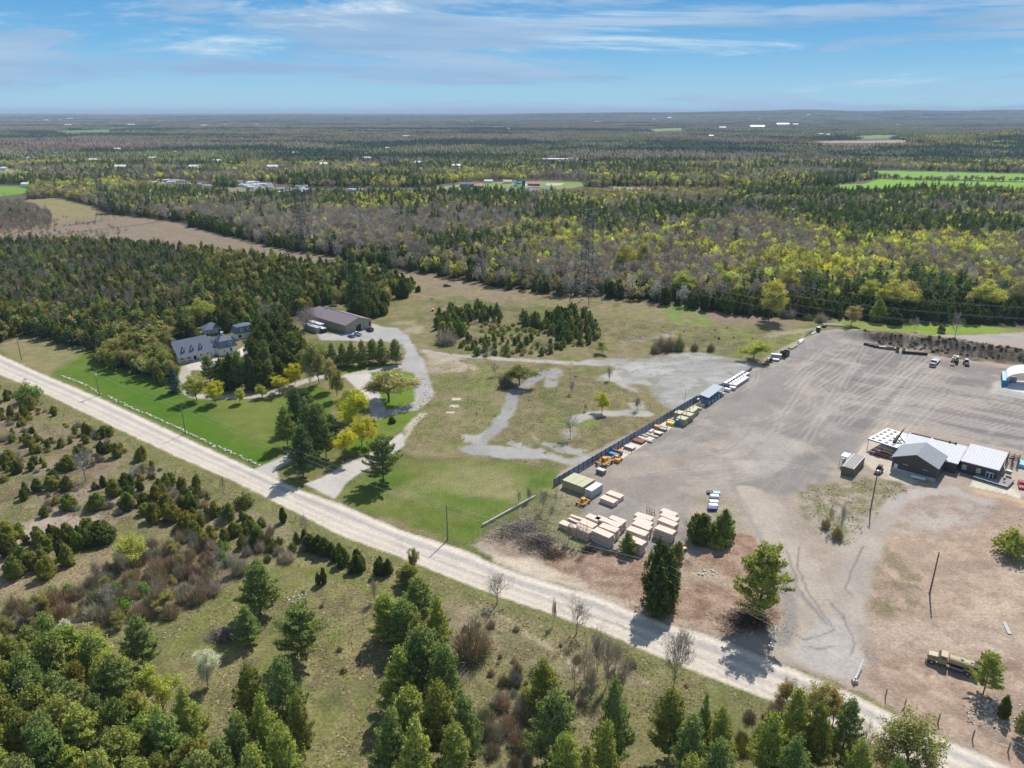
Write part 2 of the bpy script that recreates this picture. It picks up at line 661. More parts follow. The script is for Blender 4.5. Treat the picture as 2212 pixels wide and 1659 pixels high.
    streak = vnoise(X * math.cos(-.75) + Y * math.sin(-.75), (-X * math.sin(-.75) + Y * math.cos(-.75)) * .22, 7, 21, 5, .65)
    layer(YARD, (.215, .195, .18), (.30, .265, .235), 1.0, 2, zone=YD, grass=.05, mixn=streak)
    # far part of the yard: darker asphalt
    st2 = vnoise((X * math.cos(-.42) + Y * math.sin(-.42)) * .16, (-X * math.sin(-.42) + Y * math.cos(-.42)), 5, 23, 4, .6)
    layer([(1730, 800), (1800, 750), (1880, 742), (1990, 770), (2212, 800), (2500, 830), (2500, 985), (2212, 960), (2050, 935), (1930, 905), (1870, 925), (1810, 935), (1790, 880)], (.17, .155, .15), (.24, .21, .195), 3.5, 5, alpha=.85, zone=YD, grass=.04, mixn=st2)
    layer([(1700, 760), (1790, 722), (1850, 735), (1800, 775), (1760, 830), (1640, 900), (1560, 960), (1520, 940)], (.265, .235, .215), (.225, .205, .19), 5, 6, alpha=.6, grass=.05, mixn=streak)
    layer([(1560, 985), (1600, 940), (1680, 930), (1740, 960), (1700, 1010), (1620, 1040)], (.42, .37, .33), (.37, .33, .30), 4, 5, alpha=.6, grass=.05, mixn=streak)
    layer([(1310, 1020), (1420, 975), (1560, 1010), (1560, 1050), (1400, 1090), (1290, 1060)], (.38, .30, .23), (.33, .28, .24), 4, 5, alpha=.6, grass=.05, mixn=streak)
    layer([(1400, 1040), (1560, 1030), (1590, 1060), (1500, 1095), (1380, 1085), (1300, 1060)], (.27, .235, .215), (.31, .26, .22), 2, 3, alpha=.6, grass=.05, mixn=streak)
    layer(YARD, (.19, .165, .15), (.22, .19, .17), 2, 4, alpha=.5, cover=.36, nscale=16, grass=.08)
    layer(YARD, (.42, .35, .28), (.40, .34, .29), 2, 4, alpha=.45, cover=.34, nscale=11, grass=.08)
    layer([(1795, 960), (1838, 930), (1870, 940), (1850, 985), (1790, 1000)], (.20, .19, .19), (.24, .22, .21), 3, 4, alpha=.7, grass=.05)
    # road round the berm
    layer([(1835, 712), (1900, 717), (1980, 725), (2060, 732), (2130, 740), (2212, 745), (2500, 760), (2500, 712), (2212, 718), (2100, 724), (1960, 722), (1880, 714)], (.33, .29, .265), (.36, .32, .29), 1, 1.5, zone=YD, grass=.1)
    layer([(1852, 727), (1900, 742), (1960, 755), (2060, 775), (2212, 790), (2400, 810), (2400, 760), (2212, 755), (2050, 738), (1900, 726)], (.11, .085, .06), (.19, .16, .13), 1, 3, zone=SO, grass=1.0, mixn=sml)
    layer([(1779, 701), (1809, 691), (1909, 698), (2009, 704), (2109, 699), (2184, 711), (2240, 716), (2084, 722), (2009, 723), (1909, 716), (1834, 709)], (.17, .22, .03), (.22, .24, .05), 2, 3, zone=LW, grass=.5)
    layer([(1960, 705), (2110, 700), (2190, 713), (2090, 721), (1980, 718)], (.17, .27, .02), (.20, .29, .03), 2, 3, alpha=.8, grass=.4)
    # forecourt and concrete by the office
    layer([(1862, 963), (1878, 952), (1900, 955), (2010, 1020), (1965, 1052), (1905, 1032), (1868, 1000), (1845, 990)], (.52, .45, .36), (.47, .41, .34), .3, .3, zone=PD, grass=.02)
    layer([(2094, 1050), (2104, 1034), (2210, 1062), (2204, 1078), (2175, 1068)], (.60, .53, .42), (.55, .49, .40), .3, .2, zone=PD, grass=.02)
    layer([(2085, 1066), (2110, 1056), (2212, 1080), (2300, 1110), (2300, 1150), (2212, 1105)], (.52, .36, .22), (.46, .34, .23), 1, 1.5, grass=.2)
    layer([(2155, 1000), (2300, 1020), (2300, 1090), (2205, 1070), (2175, 1040)], (.40, .35, .30), (.44, .37, .30), 1, 1, zone=YD, grass=.1)
    layer([(2160, 843), (2168, 832), (2200, 822), (2330, 830), (2400, 850), (2320, 870)], (.72, .72, .74), (.66, .66, .68), .3, .3, zone=PD, grass=.02)
    layer([(2140, 850), (2146, 826), (2175, 820), (2168, 838), (2330, 875), (2300, 882), (2212, 862)], (.42, .39, .35), (.38, .36, .33), 1.2, 1.0, grass=.1)
    # lower right: scraped tan hill
    layer([(1880, 1110), (1960, 1065), (2100, 1062), (2212, 1095), (2400, 1150), (2500, 1900), (2212, 1690), (2040, 1590), (1870, 1480), (1855, 1340)], (.40, .30, .225), (.315, .235, .18), 2.5, 3, grass=.65, mixn=vnoise(X * .35, Y, 5, 31, 5, .6))
    layer([(1960, 1095), (2100, 1085), (2140, 1110), (2090, 1140), (1960, 1150), (1920, 1140)], (.40, .36, .33), (.36, .31, .28), 5, 5, alpha=.8, cover=.7, grass=.3)
    layer([(1865, 1200), (1900, 1170), (2000, 1250), (1990, 1330), (1880, 1330), (1862, 1280)], (.16, .155, .07), (.24, .19, .12), 4, 5, alpha=.8, cover=.42, nscale=3, grass=.8)
    layer([(1900, 1430), (1980, 1440), (2100, 1520), (2212, 1600), (2212, 1680), (2000, 1560)], (.33, .235, .175), (.41, .31, .235), 3, 4, alpha=.7, grass=.4, mixn=sml)
    layer([(1960, 1440), (2010, 1490), (2090, 1540), (2200, 1600)], (.52, .40, .30), (.45, .34, .26), .6, 1.0, line=1, wid=1.1, alpha=.6)
    layer([(1968, 1430), (2030, 1482), (2110, 1530), (2212, 1585)], (.52, .40, .30), (.45, .34, .26), .6, 1.0, line=1, wid=1.1, alpha=.6)
    layer([(1990, 1435), (2060, 1478), (2140, 1520), (2230, 1560)], (.25, .18, .14), (.45, .34, .26), .5, 1.0, line=1, wid=.7, alpha=.6)
    layer([(2120, 1330), (2200, 1250), (2300, 1180)], (.50, .39, .29), (.46, .36, .27), 2.5, 2.0, line=1, wid=8, alpha=.6)
    layer([(1870, 1375), (2000, 1370), (2212, 1385), (2400, 1400)], (.49, .39, .30), (.44, .35, .28), 3, 2.0, line=1, wid=10, alpha=.6)
    layer([(1880, 1110), (1960, 1065), (2100, 1062), (2212, 1095), (2400, 1150), (2500, 1900), (2212, 1690), (2040, 1590), (1870, 1480), (1855, 1340)], (.25, .175, .125), (.22, .17, .13), 2, 3, alpha=.35, cover=.4, nscale=4, grass=.7)
    layer([(1880, 1420), (2212, 1400), (2400, 1500), (2300, 1700), (2040, 1590), (1880, 1490)], (.22, .145, .105), (.27, .19, .14), 2, 3, alpha=.55, cover=.45, nscale=3, grass=.7)
    # grassy triangle between the two entrance lanes
    layer([(1725, 1055), (1800, 1040), (1880, 1030), (1990, 1050), (1930, 1085), (1860, 1140), (1830, 1180), (1800, 1180), (1760, 1150), (1730, 1100)], (.17, .165, .08), (.28, .235, .17), 2, 4, alpha=.95, cover=.72, nscale=3.5, grass=.9, mixn=sml)
    layer([(1795, 1075), (1815, 1140), (1850, 1200), (1870, 1230), (1855, 1180), (1830, 1120)], (.42, .40, .37), (.37, .34, .3), 1.5, 3, alpha=.8, cover=.8)
    layer([(1740, 1060), (1790, 1130), (1830, 1190), (1860, 1230), (1845, 1280), (1810, 1210), (1760, 1140)], (.36, .33, .29), (.30, .26, .20), 1.5, 3, alpha=.8, grass=.4)
    layer([(1790, 1090), (1795, 1110), (1830, 1150), (1850, 1190), (1840, 1180)], (.14, .16, .05), (.17, .18, .07), 1, 2, line=1, wid=2, alpha=.8, cover=.5, nscale=2.5)
    # entrance lanes
    layer([(1590, 1050), (1625, 1050), (1680, 1075), (1730, 1170), (1790, 1250), (1830, 1300), (1860, 1365), (1862, 1420), (1850, 1478), (1760, 1450), (1552, 1379), (1650, 1368), (1695, 1345), (1700, 1290), (1670, 1225), (1620, 1140)], (.40, .34, .28), (.33, .285, .24), .8, 1.2, zone=GR, grass=.3)
    layer([(1900, 1120), (1940, 1080), (2000, 1062), (2060, 1062), (2130, 1085)], (.36, .32, .29), (.40, .35, .31), 1, 1.5, zone=GR, grass=.1, line=1, wid=5)
    layer([(1905, 1115), (1870, 1170), (1850, 1230), (1835, 1290), (1840, 1360)], (.385, .33, .28), (.33, .285, .25), 1.6, 2.0, zone=GR, grass=.1, line=1, wid=7.5)
    layer([(1590, 1060), (1640, 1160), (1700, 1240), (1750, 1310), (1790, 1350)], (.24, .22, .205), (.30, .27, .25), .8, 1.5, line=1, wid=1.6, alpha=.7)
    layer([(1672, 1215), (1706, 1290), (1708, 1345), (1690, 1390)], (.22, .2, .19), (.25, .23, .215), .8, 1.0, line=1, wid=3.0, alpha=.8)
    layer([(1770, 1345), (1800, 1330), (1840, 1360), (1856, 1400), (1850, 1476), (1770, 1450), (1700, 1420), (1735, 1375)], (.43, .40, .37), (.37, .34, .32), 1.2, 1.5, alpha=.85, grass=.02)
    layer([(1862, 1360), (1890, 1400), (1885, 1440), (1868, 1430)], (.22, .2, .185), (.30, .26, .23), 1.2, 1.5, alpha=.7)
    for ck in ([(1728, 1180), (1722, 1230), (1760, 1300), (1800, 1360), (1770, 1372), (1735, 1382), (1700, 1365)], [(1790, 1300), (1820, 1330), (1838, 1370), (1845, 1390), (1835, 1412)], [(1800, 1395), (1740, 1400), (1735, 1398)], [(1865, 1180), (1840, 1230), (1825, 1270), (1840, 1285)], [(1700, 1190), (1720, 1260), (1760, 1320), (1785, 1350)]):
        layer(ck, (.10, .09, .085), (.15, .13, .12), .3, .8, line=1, wid=.4, alpha=.7)
    # graded brown soil by the road
    GRD = [(1152, 1190), (1180, 1195), (1225, 1190), (1300, 1192), (1372, 1200), (1455, 1217), (1500, 1205), (1550, 1180), (1578, 1155), (1620, 1155), (1645, 1195), (1680, 1270), (1690, 1330), (1640, 1368), (1552, 1372), (1440, 1340), (1352, 1305), (1230, 1262), (1190, 1235)]
    layer(GRD, (.235, .15, .105), (.33, .235, .17), 1.0, 2, zone=SO, grass=.9, mixn=sml)
    layer([(1455, 1222), (1560, 1245), (1640, 1265), (1650, 1285), (1560, 1270), (1460, 1245)], (.42, .33, .24), (.36, .28, .21), 1.5, 2, alpha=.8)
    layer([(1240, 1215), (1330, 1240), (1360, 1300), (1300, 1280), (1230, 1250)], (.24, .165, .12), (.36, .27, .21), 1.5, 2.5, alpha=.7, mixn=sml)
    layer([(1280, 1290), (1380, 1285), (1430, 1330), (1560, 1350), (1600, 1372), (1440, 1345)], (.45, .36, .28), (.40, .31, .24), 1.5, 2.5, alpha=.7, cover=.7, mixn=sml)
    layer([(1030, 1165), (1110, 1130), (1180, 1110), (1225, 1150), (1200, 1190), (1160, 1210), (1080, 1190)], (.22, .175, .13), (.30, .24, .18), 1.5, 3, alpha=.95, grass=1, zone=SO, mixn=sml)
    layer([(1110, 1100), (1200, 1050), (1245, 1075), (1250, 1100), (1230, 1145), (1290, 1190), (1200, 1185), (1150, 1135)], (.20, .18, .10), (.17, .18, .07), 1.5, 3, alpha=.85, grass=1, mixn=sml)
    layer([(1110, 1235), (1060, 1195), (1150, 1215), (1250, 1255), (1340, 1305)], (.52, .44, .34), (.44, .37, .29), 1.5, 2.5, alpha=.85, grass=.4)
    layer([(1500, 1180), (1560, 1150), (1590, 1110), (1560, 1100), (1510, 1140), (1490, 1180), (1470, 1205)], (.26, .23, .17), (.2, .2, .12), 1.5, 2.5, alpha=.8, grass=.9, mixn=sml)
    layer([(1490, 1070), (1560, 1060), (1600, 1090), (1600, 1150), (1520, 1100)], (.24, .23, .15), (.3, .27, .22), 1.5, 2.5, alpha=.7, cover=.6, grass=.8)
    # scrub slope on the left, bare pale patches
    SCR = [(-150, 830), (0, 812), (95, 852), (250, 928), (375, 990), (525, 1055), (737, 1164), (887, 1222), (1037, 1284), (1290, 1366), (1475, 1448), (1625, 1504), (1800, 1575), (2000, 1670), (2100, 1900), (-400, 1900), (-300, 1300)]
    layer(SCR, (.205, .18, .085), (.15, .152, .055), 1.0, 2, grass=1, mixn=med)
    layer([(-50, 860), (60, 870), (170, 930), (300, 1000), (420, 1060), (520, 1110), (430, 1150), (300, 1130), (180, 1150), (0, 1170), (-80, 1150)], (.22, .165, .11), (.27, .21, .155), 3, 6, alpha=.85, cover=.52, nscale=8, grass=.8)
    layer([(-20, 1140), (60, 1128), (124, 1112), (262, 1102), (250, 1125), (187, 1150), (90, 1165), (0, 1190)], (.37, .30, .24), (.33, .265, .21), 2, 4, zone=SO, grass=.4, mixn=sml)
    layer([(100, 1060), (250, 1040), (330, 1060), (300, 1100), (200, 1110), (100, 1110)], (.29, .23, .18), (.25, .2, .15), 3, 5, grass=.5, cover=.8, nscale=6)
    layer([(-20, 1215), (60, 1190), (90, 1195), (60, 1240), (20, 1290), (-20, 1280)], (.34, .26, .195), (.31, .25, .19), 1.5, 3, zone=SO, grass=.5)
    layer([(0, 1290), (150, 1210), (300, 1165), (420, 1160), (330, 1200), (160, 1270), (60, 1320), (0, 1340)], (.22, .19, .09), (.26, .20, .12), 2.5, 4, grass=1)
    layer([(60, 1330), (200, 1300), (330, 1330), (420, 1290), (560, 1240), (560, 1200), (430, 1170), (330, 1170), (180, 1260)], (.15, .115, .08), (.18, .14, .09), 2, 4, alpha=.85, grass=1)
    layer([(530, 1100), (640, 1150), (700, 1200), (620, 1210), (520, 1160)], (.23, .2, .12), (.26, .21, .14), 2, 4, alpha=.7, grass=1)
    # mown clearing with tracks in the lower middle
    layer([(380, 1480), (440, 1330), (520, 1260), (600, 1225), (720, 1235), (860, 1290), (840, 1400), (780, 1480), (770, 1659), (680, 1800), (600, 1700), (640, 1560), (500, 1520), (420, 1560)], (.215, .19, .085), (.16, .17, .05), 2, 4, alpha=.9, grass=1)
    layer([(930, 1300), (1060, 1310), (1200, 1360), (1330, 1420), (1420, 1490), (1300, 1470), (1120, 1440), (1000, 1400)], (.20, .18, .085), (.25, .20, .13), 2, 4, alpha=.9, grass=1)
    for dx, dy in ((0, 0), (14, 10)):
        layer([(370 + dx, 1400 + dy), (450 + dx, 1320 + dy), (530 + dx, 1255 + dy), (610 + dx, 1228), (700 + dx, 1232 + dy), (800 + dx, 1265 + dy)], (.14, .16, .035), (.16, .17, .045), 1.0, 1.2, line=1, wid=1.5, alpha=.8)
        layer([(1030 + dx, 1300 + dy), (1110 + dx, 1350 + dy), (1190 + dx, 1400 + dy), (1260 + dx, 1470 + dy)], (.36, .29, .20), (.31, .26, .17), .7, 1.0, line=1, wid=1.0, alpha=.75, zone=TR)
        layer([(700 + dx, 1400 + dy), (735 + dx, 1460), (742 + dx, 1530), (720 + dx, 1600), (680 + dx, 1680)], (.15, .165, .045), (.26, .21, .11), .8, 1.2, line=1, wid=1.4, alpha=.7)
    layer([(60, 900), (300, 1020), (520, 1120), (430, 1160), (200, 1120), (0, 1150), (0, 900)], (.12, .09, .06), (.14, .12, .06), 2, 3, alpha=.75, cover=.4, nscale=5, grass=1)
    layer([(560, 1230), (900, 1300), (1300, 1440), (1300, 1600), (700, 1659), (300, 1500)], (.13, .10, .06), (.12, .12, .05), 2, 3, alpha=.6, cover=.4, nscale=4, grass=1)
    # mown verge along the south side of the road
    layer([(95, 856), (250, 932), (375, 994), (525, 1060), (737, 1168), (887, 1226), (1037, 1288), (1290, 1370), (1475, 1452)], (.15, .165, .05), (.18, .17, .07), 1.0, 1.5, line=1, wid=3.0, alpha=.8)
    # lawns
    layer([(60, 770), (140, 735), (230, 735), (330, 760), (400, 785), (430, 850), (540, 865), (640, 850), (680, 830), (720, 850), (700, 950), (650, 985), (600, 992), (555, 1012), (400, 943), (250, 871), (110, 812)], (.085, .145, .014), (.115, .16, .02), 1.2, 1.5, zone=LW, grass=.45, mixn=big)
    layer([(0, 740), (100, 720), (200, 745), (140, 790), (100, 812), (0, 765)], (.25, .205, .105), (.20, .185, .08), 3, 4, alpha=.9, grass=.8)
    layer([(440, 850), (620, 858), (610, 930), (560, 960), (470, 900)], (.165, .18, .045), (.13, .16, .028), 6, 6, alpha=.75, grass=.6)
    layer([(200, 800), (330, 840), (400, 880), (520, 960), (580, 990), (560, 1005), (300, 880)], (.055, .135, .006), (.075, .15, .01), 4, 5, alpha=.8, grass=.3)
    layer([(600, 980), (690, 940), (720, 985), (690, 1020), (640, 1045), (590, 1020)], (.16, .15, .05), (.14, .18, .04), 1.5, 2, alpha=.9, grass=.8)
    layer([(700, 1075), (745, 1050), (810, 1020), (850, 1005), (900, 1000), (1000, 990), (1190, 1012), (1205, 1040), (1190, 1060), (1110, 1100), (1045, 1145), (1005, 1172), (960, 1160), (862, 1126), (740, 1086)], (.11, .145, .026), (.155, .165, .048), 1.2, 2, zone=LW, grass=.7, mixn=med)
    layer([(840, 1065), (1000, 1000), (1100, 1020), (1150, 1060), (1100, 1085), (1030, 1080), (900, 1075)], (.27, .24, .12), (.23, .22, .09), 5, 5, alpha=.75, grass=.8)
    layer([(1000, 1160), (1045, 1100), (960, 1090), (880, 1050), (960, 1060), (1110, 1090)], (.06, .135, .008), (.09, .15, .014), 4, 3, alpha=.8, grass=.5)
    layer([(1130, 1050), (1200, 1010), (1195, 1045)], (.055, .13, .008), (.09, .15, .015), 3, 3, alpha=.8, grass=.5)
    layer([(735, 1075), (800, 1030), (850, 1015), (870, 1040), (800, 1080), (860, 1120), (780, 1095)], (.08, .145, .01), (.11, .155, .022), 3, 3, alpha=.7, grass=.5)
    layer([(733, 801), (778, 783), (830, 785), (868, 790), (848, 796), (798, 803), (748, 808)], (.09, .17, .01), (.13, .195, .02), .6, .6, zone=LW, grass=.4)
    layer([(778, 818), (800, 806), (840, 800), (895, 808), (899, 866), (885, 873), (830, 886), (815, 878), (775, 831)], (.095, .18, .01), (.13, .195, .02), .5, .5, zone=LW, grass=.4)
    layer([(813, 906), (853, 888), (928, 884), (900, 905), (865, 931), (800, 968), (740, 985), (735, 960), (790, 930)], (.09, .17, .01), (.14, .175, .03), 1.0, 1.2, zone=LW, grass=.5)
    layer([(385, 790), (410, 788), (400, 815), (398, 840), (385, 830)], (.12, .26, .01), (.13, .26, .01), .4, .4, zone=LW, grass=.3)
    for pl in ([(1040, 790), (1080, 800), (1040, 850), (1010, 860), (1020, 820)], [(1420, 660), (1500, 655), (1540, 700), (1450, 700)], [(1180, 900), (1270, 900), (1290, 920), (1180, 925)]):
        layer(pl, (.13, .22, .03), (.16, .22, .05), 3, 3, alpha=.8, cover=.6, nscale=4, grass=.8)
    layer([(930, 800), (1080, 790), (1100, 880), (1060, 960), (960, 1000), (900, 960), (900, 900)], (.23, .195, .10), (.17, .17, .06), 5, 5, alpha=.7, cover=.8, nscale=6, grass=1)
    # pale worn ground, pad and old asphalt ribbons
    PAD = [(1236, 786), (1246, 783), (1281, 776), (1393, 776), (1450, 765), (1481, 761), (1581, 771), (1638, 788), (1621, 799), (1581, 834), (1506, 858), (1460, 885), (1448, 882), (1420, 862), (1396, 843), (1413, 833), (1356, 828), (1296, 821), (1301, 808), (1340, 797), (1290, 784)]
    layer(PAD, (.37, .355, .335), (.29, .28, .265), 1.5, 3.5, zone=PD, grass=.4, mixn=vnoise(X * .3, Y, 5, 41, 4, .6))
    layer([(1380, 790), (1500, 800), (1420, 812), (1340, 800)], (.5, .49, .47), (.4, .39, .37), 2, 3, alpha=.7, cover=.6)
    layer(PAD, (.25, .24, .21), (.20, .20, .14), 1.5, 3, alpha=.6, cover=.38, nscale=5, grass=.7)
    layer([(1296, 815), (1330, 800), (1380, 850), (1330, 830)], (.38, .34, .30), (.42, .39, .36), 2, 3, alpha=.8)
    layer([(915, 758), (978, 768), (1050, 772), (1106, 777), (1180, 780), (1245, 785), (1300, 788)], (.36, .33, .30), (.40, .37, .33), .8, 1.2, line=1, wid=4.2, zone=TR, grass=.3, cover=.9)
    layer([(918, 757), (1000, 770), (1030, 800), (930, 806), (915, 790)], (.42, .36, .29), (.31, .25, .18), 2, 3, alpha=.9, cover=.8, grass=.5)
    layer([(868, 722), (905, 720), (920, 705), (890, 700), (830, 700), (900, 690)], (.36, .30, .22), (.30, .25, .16), 2, 4, alpha=.7, cover=.8, grass=.5)
    RB = (.25, .245, .24), (.31, .295, .28)
    layer([(1176, 806), (1140, 828), (1112, 850), (1098, 885), (1080, 915), (1050, 950), (1020, 968)], *RB, .8, 2.2, line=1, wid=5.2, zone=PD, grass=.25, cover=.9)
    layer([(1200, 800), (1190, 832)], *RB, .8, 2, line=1, wid=5.5, zone=PD, grass=.15, cover=.85)
    layer([(1000, 938), (1045, 942), (1035, 958), (1005, 955)], (.38, .34, .31), (.34, .31, .29), .8, 1.5, zone=PD, grass=.1)
    layer([(988, 968), (1030, 962), (1110, 966), (1150, 975), (1210, 985), (1150, 992), (1080, 990), (1010, 982)], (.28, .275, .27), (.34, .325, .31), .8, 2.2, zone=PD, grass=.25, cover=.85)
    layer([(1150, 935), (1165, 950), (1220, 960), (1275, 970), (1270, 990), (1215, 980), (1160, 960)], (.33, .31, .285), (.29, .27, .25), .8, 2.5, zone=PD, grass=.3, cover=.65)
    layer([(1106, 955), (1140, 968), (1230, 1000), (1280, 990)], (.38, .36, .34), (.34, .32, .3), .8, 2.5, line=1, wid=3.5, cover=.8, grass=.2)
    layer([(1245, 906), (1290, 893), (1350, 893), (1395, 894)], (.38, .35, .32), (.34, .31, .28), .8, 2.5, line=1, wid=6, grass=.2)
    layer([(1210, 930), (1240, 925), (1250, 945), (1220, 950)], (.32, .28, .24), (.28, .25, .2), 2, 3, grass=.5)
    layer([(1358, 870), (1390, 868), (1395, 885), (1362, 884)], (.36, .33, .3), (.32, .29, .25), 1, 2, grass=.3)
    # driveways
    DC = (.44, .41, .39), (.40, .375, .355)
    layer([(655, 1046), (700, 1030), (752, 998), (790, 985), (838, 958), (865, 935), (872, 945), (875, 960), (850, 985), (800, 1008), (750, 1040), (722, 1078), (690, 1062)], (.47, .43, .40), (.43, .40, .37), .5, .6, zone=DW, grass=.05)
    layer([(865, 935), (885, 908), (915, 888), (932, 886), (910, 905), (888, 930), (872, 955)], (.46, .41, .34), (.38, .34, .25), .8, 2, zone=DW, grass=.3, cover=.85)
    layer([(548, 1014), (570, 1004), (600, 992), (628, 980), (636, 992), (612, 1005), (600, 1015), (600, 1034), (575, 1030)], (.46, .42, .38), (.42, .39, .36), .5, .6, zone=DW, grass=.05)
    layer([(628, 985), (660, 965), (700, 940), (726, 934)], *DC, .6, .6, line=1, wid=3.0, zone=DW, grass=.05)
    layer([(405, 792), (398, 815), (400, 840), (420, 855), (470, 858), (553, 856), (592, 848), (640, 830), (690, 814), (745, 812), (795, 802), (830, 796), (868, 790)], (.43, .385, .34), (.39, .355, .32), .5, .5, line=1, wid=4.6, zone=DW, grass=.05)
    layer([(400, 790), (440, 770), (470, 772), (490, 785), (450, 800), (410, 800)], (.52, .46, .40), (.48, .43, .38), .5, .5, zone=DW, grass=.05)
    layer([(505, 760), (535, 745), (555, 742), (550, 765), (520, 775)], (.58, .52, .45), (.54, .48, .42), .5, .5, zone=DW, grass=.05)
    layer([(745, 812), (800, 806), (830, 872), (833, 890), (813, 906), (800, 888), (780, 850)], (.50, .465, .43), (.46, .43, .40), .5, .5, zone=DW, grass=.05)
    layer([(800, 699), (830, 706), (860, 708), (885, 730), (900, 760), (918, 785), (936, 846), (928, 868), (903, 885), (853, 893), (820, 905), (815, 893), (835, 887), (885, 875), (899, 866), (895, 808), (868, 800), (868, 788), (876, 760), (870, 745), (835, 738), (693, 735), (680, 716), (740, 722)], (.335, .32, .31), (.38, .36, .345), .8, 1.2, zone=YD, grass=.12)
    # stone slabs lying in the meadow
    for x, y in ((986, 862), (981, 877), (973, 891)):
        layer([(x - 9, y - 1.7), (x + 9.5, y - 1.7), (x + 9.5, y + 1.7), (x - 9, y + 1.7)], (.62, .57, .5), (.58, .54, .48), .25, .2, grass=0)
    # the gravel road itself, with shoulders, wheel tracks and a bluish oiled band
    top = [(-160, 690), (0, 767), (87, 806), (215, 859), (375, 934), (553, 1016), (640, 1055), (737, 1089), (862, 1144), (1000, 1187), (1112, 1237), (1290, 1289), (1440, 1347), (1552, 1379), (1700, 1440), (1845, 1500), (1995, 1577), (2141, 1641), (2300, 1710), (2500, 1800)]
    bot = [(-160, 742), (0, 809), (95, 849), (250, 924), (375, 983), (525, 1048), (737, 1157), (887, 1212), (1037, 1274), (1137, 1307), (1290, 1359), (1475, 1441), (1625, 1497), (1775, 1555), (1995, 1657), (2200, 1750), (2400, 1850)]
    layer(top + bot[::-1], (.545, .49, .425), (.50, .445, .385), .4, .5, zone=GR, grass=.08)
    cen = []
    bx = [b[0] for b in bot]
    by = [b[1] for b in bot]
    tx = [b[0] for b in top]
    ty = [b[1] for b in top]
    for x in range(-150, 2450, 60):
        yt, yb = np.interp(x, tx, ty), np.interp(x, bx, by)
        cen.append((x, yt, yb))
    for fr, wd, ca, al in ((.30, 1.9, (.33, .31, .30), .75), (.12, 1.1, (.66, .58, .48), .7), (.47, 1.2, (.62, .55, .46), .5), (.60, 1.0, (.40, .35, .30), .6), (.74, 1.0, (.62, .55, .46), .5), (.84, .9, (.42, .36, .30), .45), (.95, 1.0, (.62, .53, .42), .6)):
        layer([(x, yt + (yb - yt) * fr) for x, yt, yb in cen], ca, tuple(k * 1.1 for k in ca), .6, .25, line=1, wid=wd, alpha=al * .9)
    # tyre tracks across the yard
    rr = np.random.RandomState(5)

    def track(p, ang, ln, lift, gap=2.1, curve=0.0):
        for s_ in (0, gap):
            pts = []
            x0, y0 = p[0] - math.sin(ang) * s_, p[1] + math.cos(ang) * s_
            a = ang
            n = 8
            for i in range(n + 1):
                pts.append((x0, y0))
                x0 += math.cos(a) * ln / n
                y0 += math.sin(a) * ln / n
                a += curve / n
            base = (.43, .385, .34) if lift > 0 else (.2, .18, .17)
            layer(pts, base, base, .6, .25, line=1, wid=.8, alpha=abs(lift), world_pts=True)
    for i in range(34):
        x, y = rr.uniform(1690, 1960), rr.uniform(800, 980)
        track(P0(x, y), math.radians(rr.normal(49, 4)), rr.uniform(35, 95), rr.uniform(.2, .5))
    for i in range(22):
        x, y = rr.uniform(1780, 1990), rr.uniform(830, 940)
        track(P0(x, y), math.radians(rr.normal(-33, 4)), rr.uniform(50, 110), rr.choice([-.4, .4, .5]))
    for i in range(16):
        x, y = rr.uniform(1600, 1800), rr.uniform(760, 960)
        track(P0(x, y), math.radians(rr.uniform(35, 60)), rr.uniform(25, 60), rr.uniform(.15, .35), curve=rr.uniform(-.5, .8))
    for i in range(12):
        x, y = rr.uniform(1380, 1640), rr.uniform(920, 1060)
        track(P0(x, y), math.radians(rr.uniform(-50, 60)), rr.uniform(20, 50), rr.choice([-.35, .35]), curve=rr.uniform(-1.2, 1.2))
    for i in range(26):
        x, y = rr.uniform(1900, 2180), rr.uniform(1110, 1370)
        a = rr.normal(-8, 7)
        p = P0(x, y)
        layer([p, (p[0] + math.cos(math.radians(a)) * rr.uniform(6, 20), p[1] + math.sin(math.radians(a)) * 10)], (.25, .2, .15), (.3, .24, .18), .3, .8, line=1, wid=.35, alpha=.5, world_pts=True)
    for i in range(40):
        x, y = rr.uniform(1200, 1660), rr.uniform(1215, 1350)
        a = rr.uniform(-60, -10)
        p = P0(x, y)
        l_ = rr.uniform(3, 11)
        layer([p, (p[0] + math.cos(math.radians(a)) * l_, p[1] + math.sin(math.radians(a)) * l_)], (.17, .12, .09), (.2, .14, .1), .3, .8, line=1, wid=.4, alpha=.5, world_pts=True)

    Z = ground_z(X, Y)
    rough = np.where(zid == SO, .35, .12) * (gra > .3)
    Z = Z + (sml - .5) * rough * np.where(Y < 420, 1, 0)
    verts = np.stack([X, Y, Z], 1)
    # faces
    idx = np.arange(ny * nx).reshape(ny, nx)
    q = np.stack([idx[:-1, :-1], idx[:-1, 1:], idx[1:, 1:], idx[1:, :-1]], -1).reshape(-1, 4)
    zf = zid[q[:, 0]]
    names = {0: 'ground', GR: 'gravel_road', DW: 'driveway', LW: 'lawn', YD: 'gravel_yard', SO: 'bare_soil', FD: 'farm_field', PD: 'paved_pad', TR: 'dirt_track'}
    colr = np.concatenate([np.clip(col, 0.005, 1), np.ones((len(col), 1))], 1).astype(np.float32)
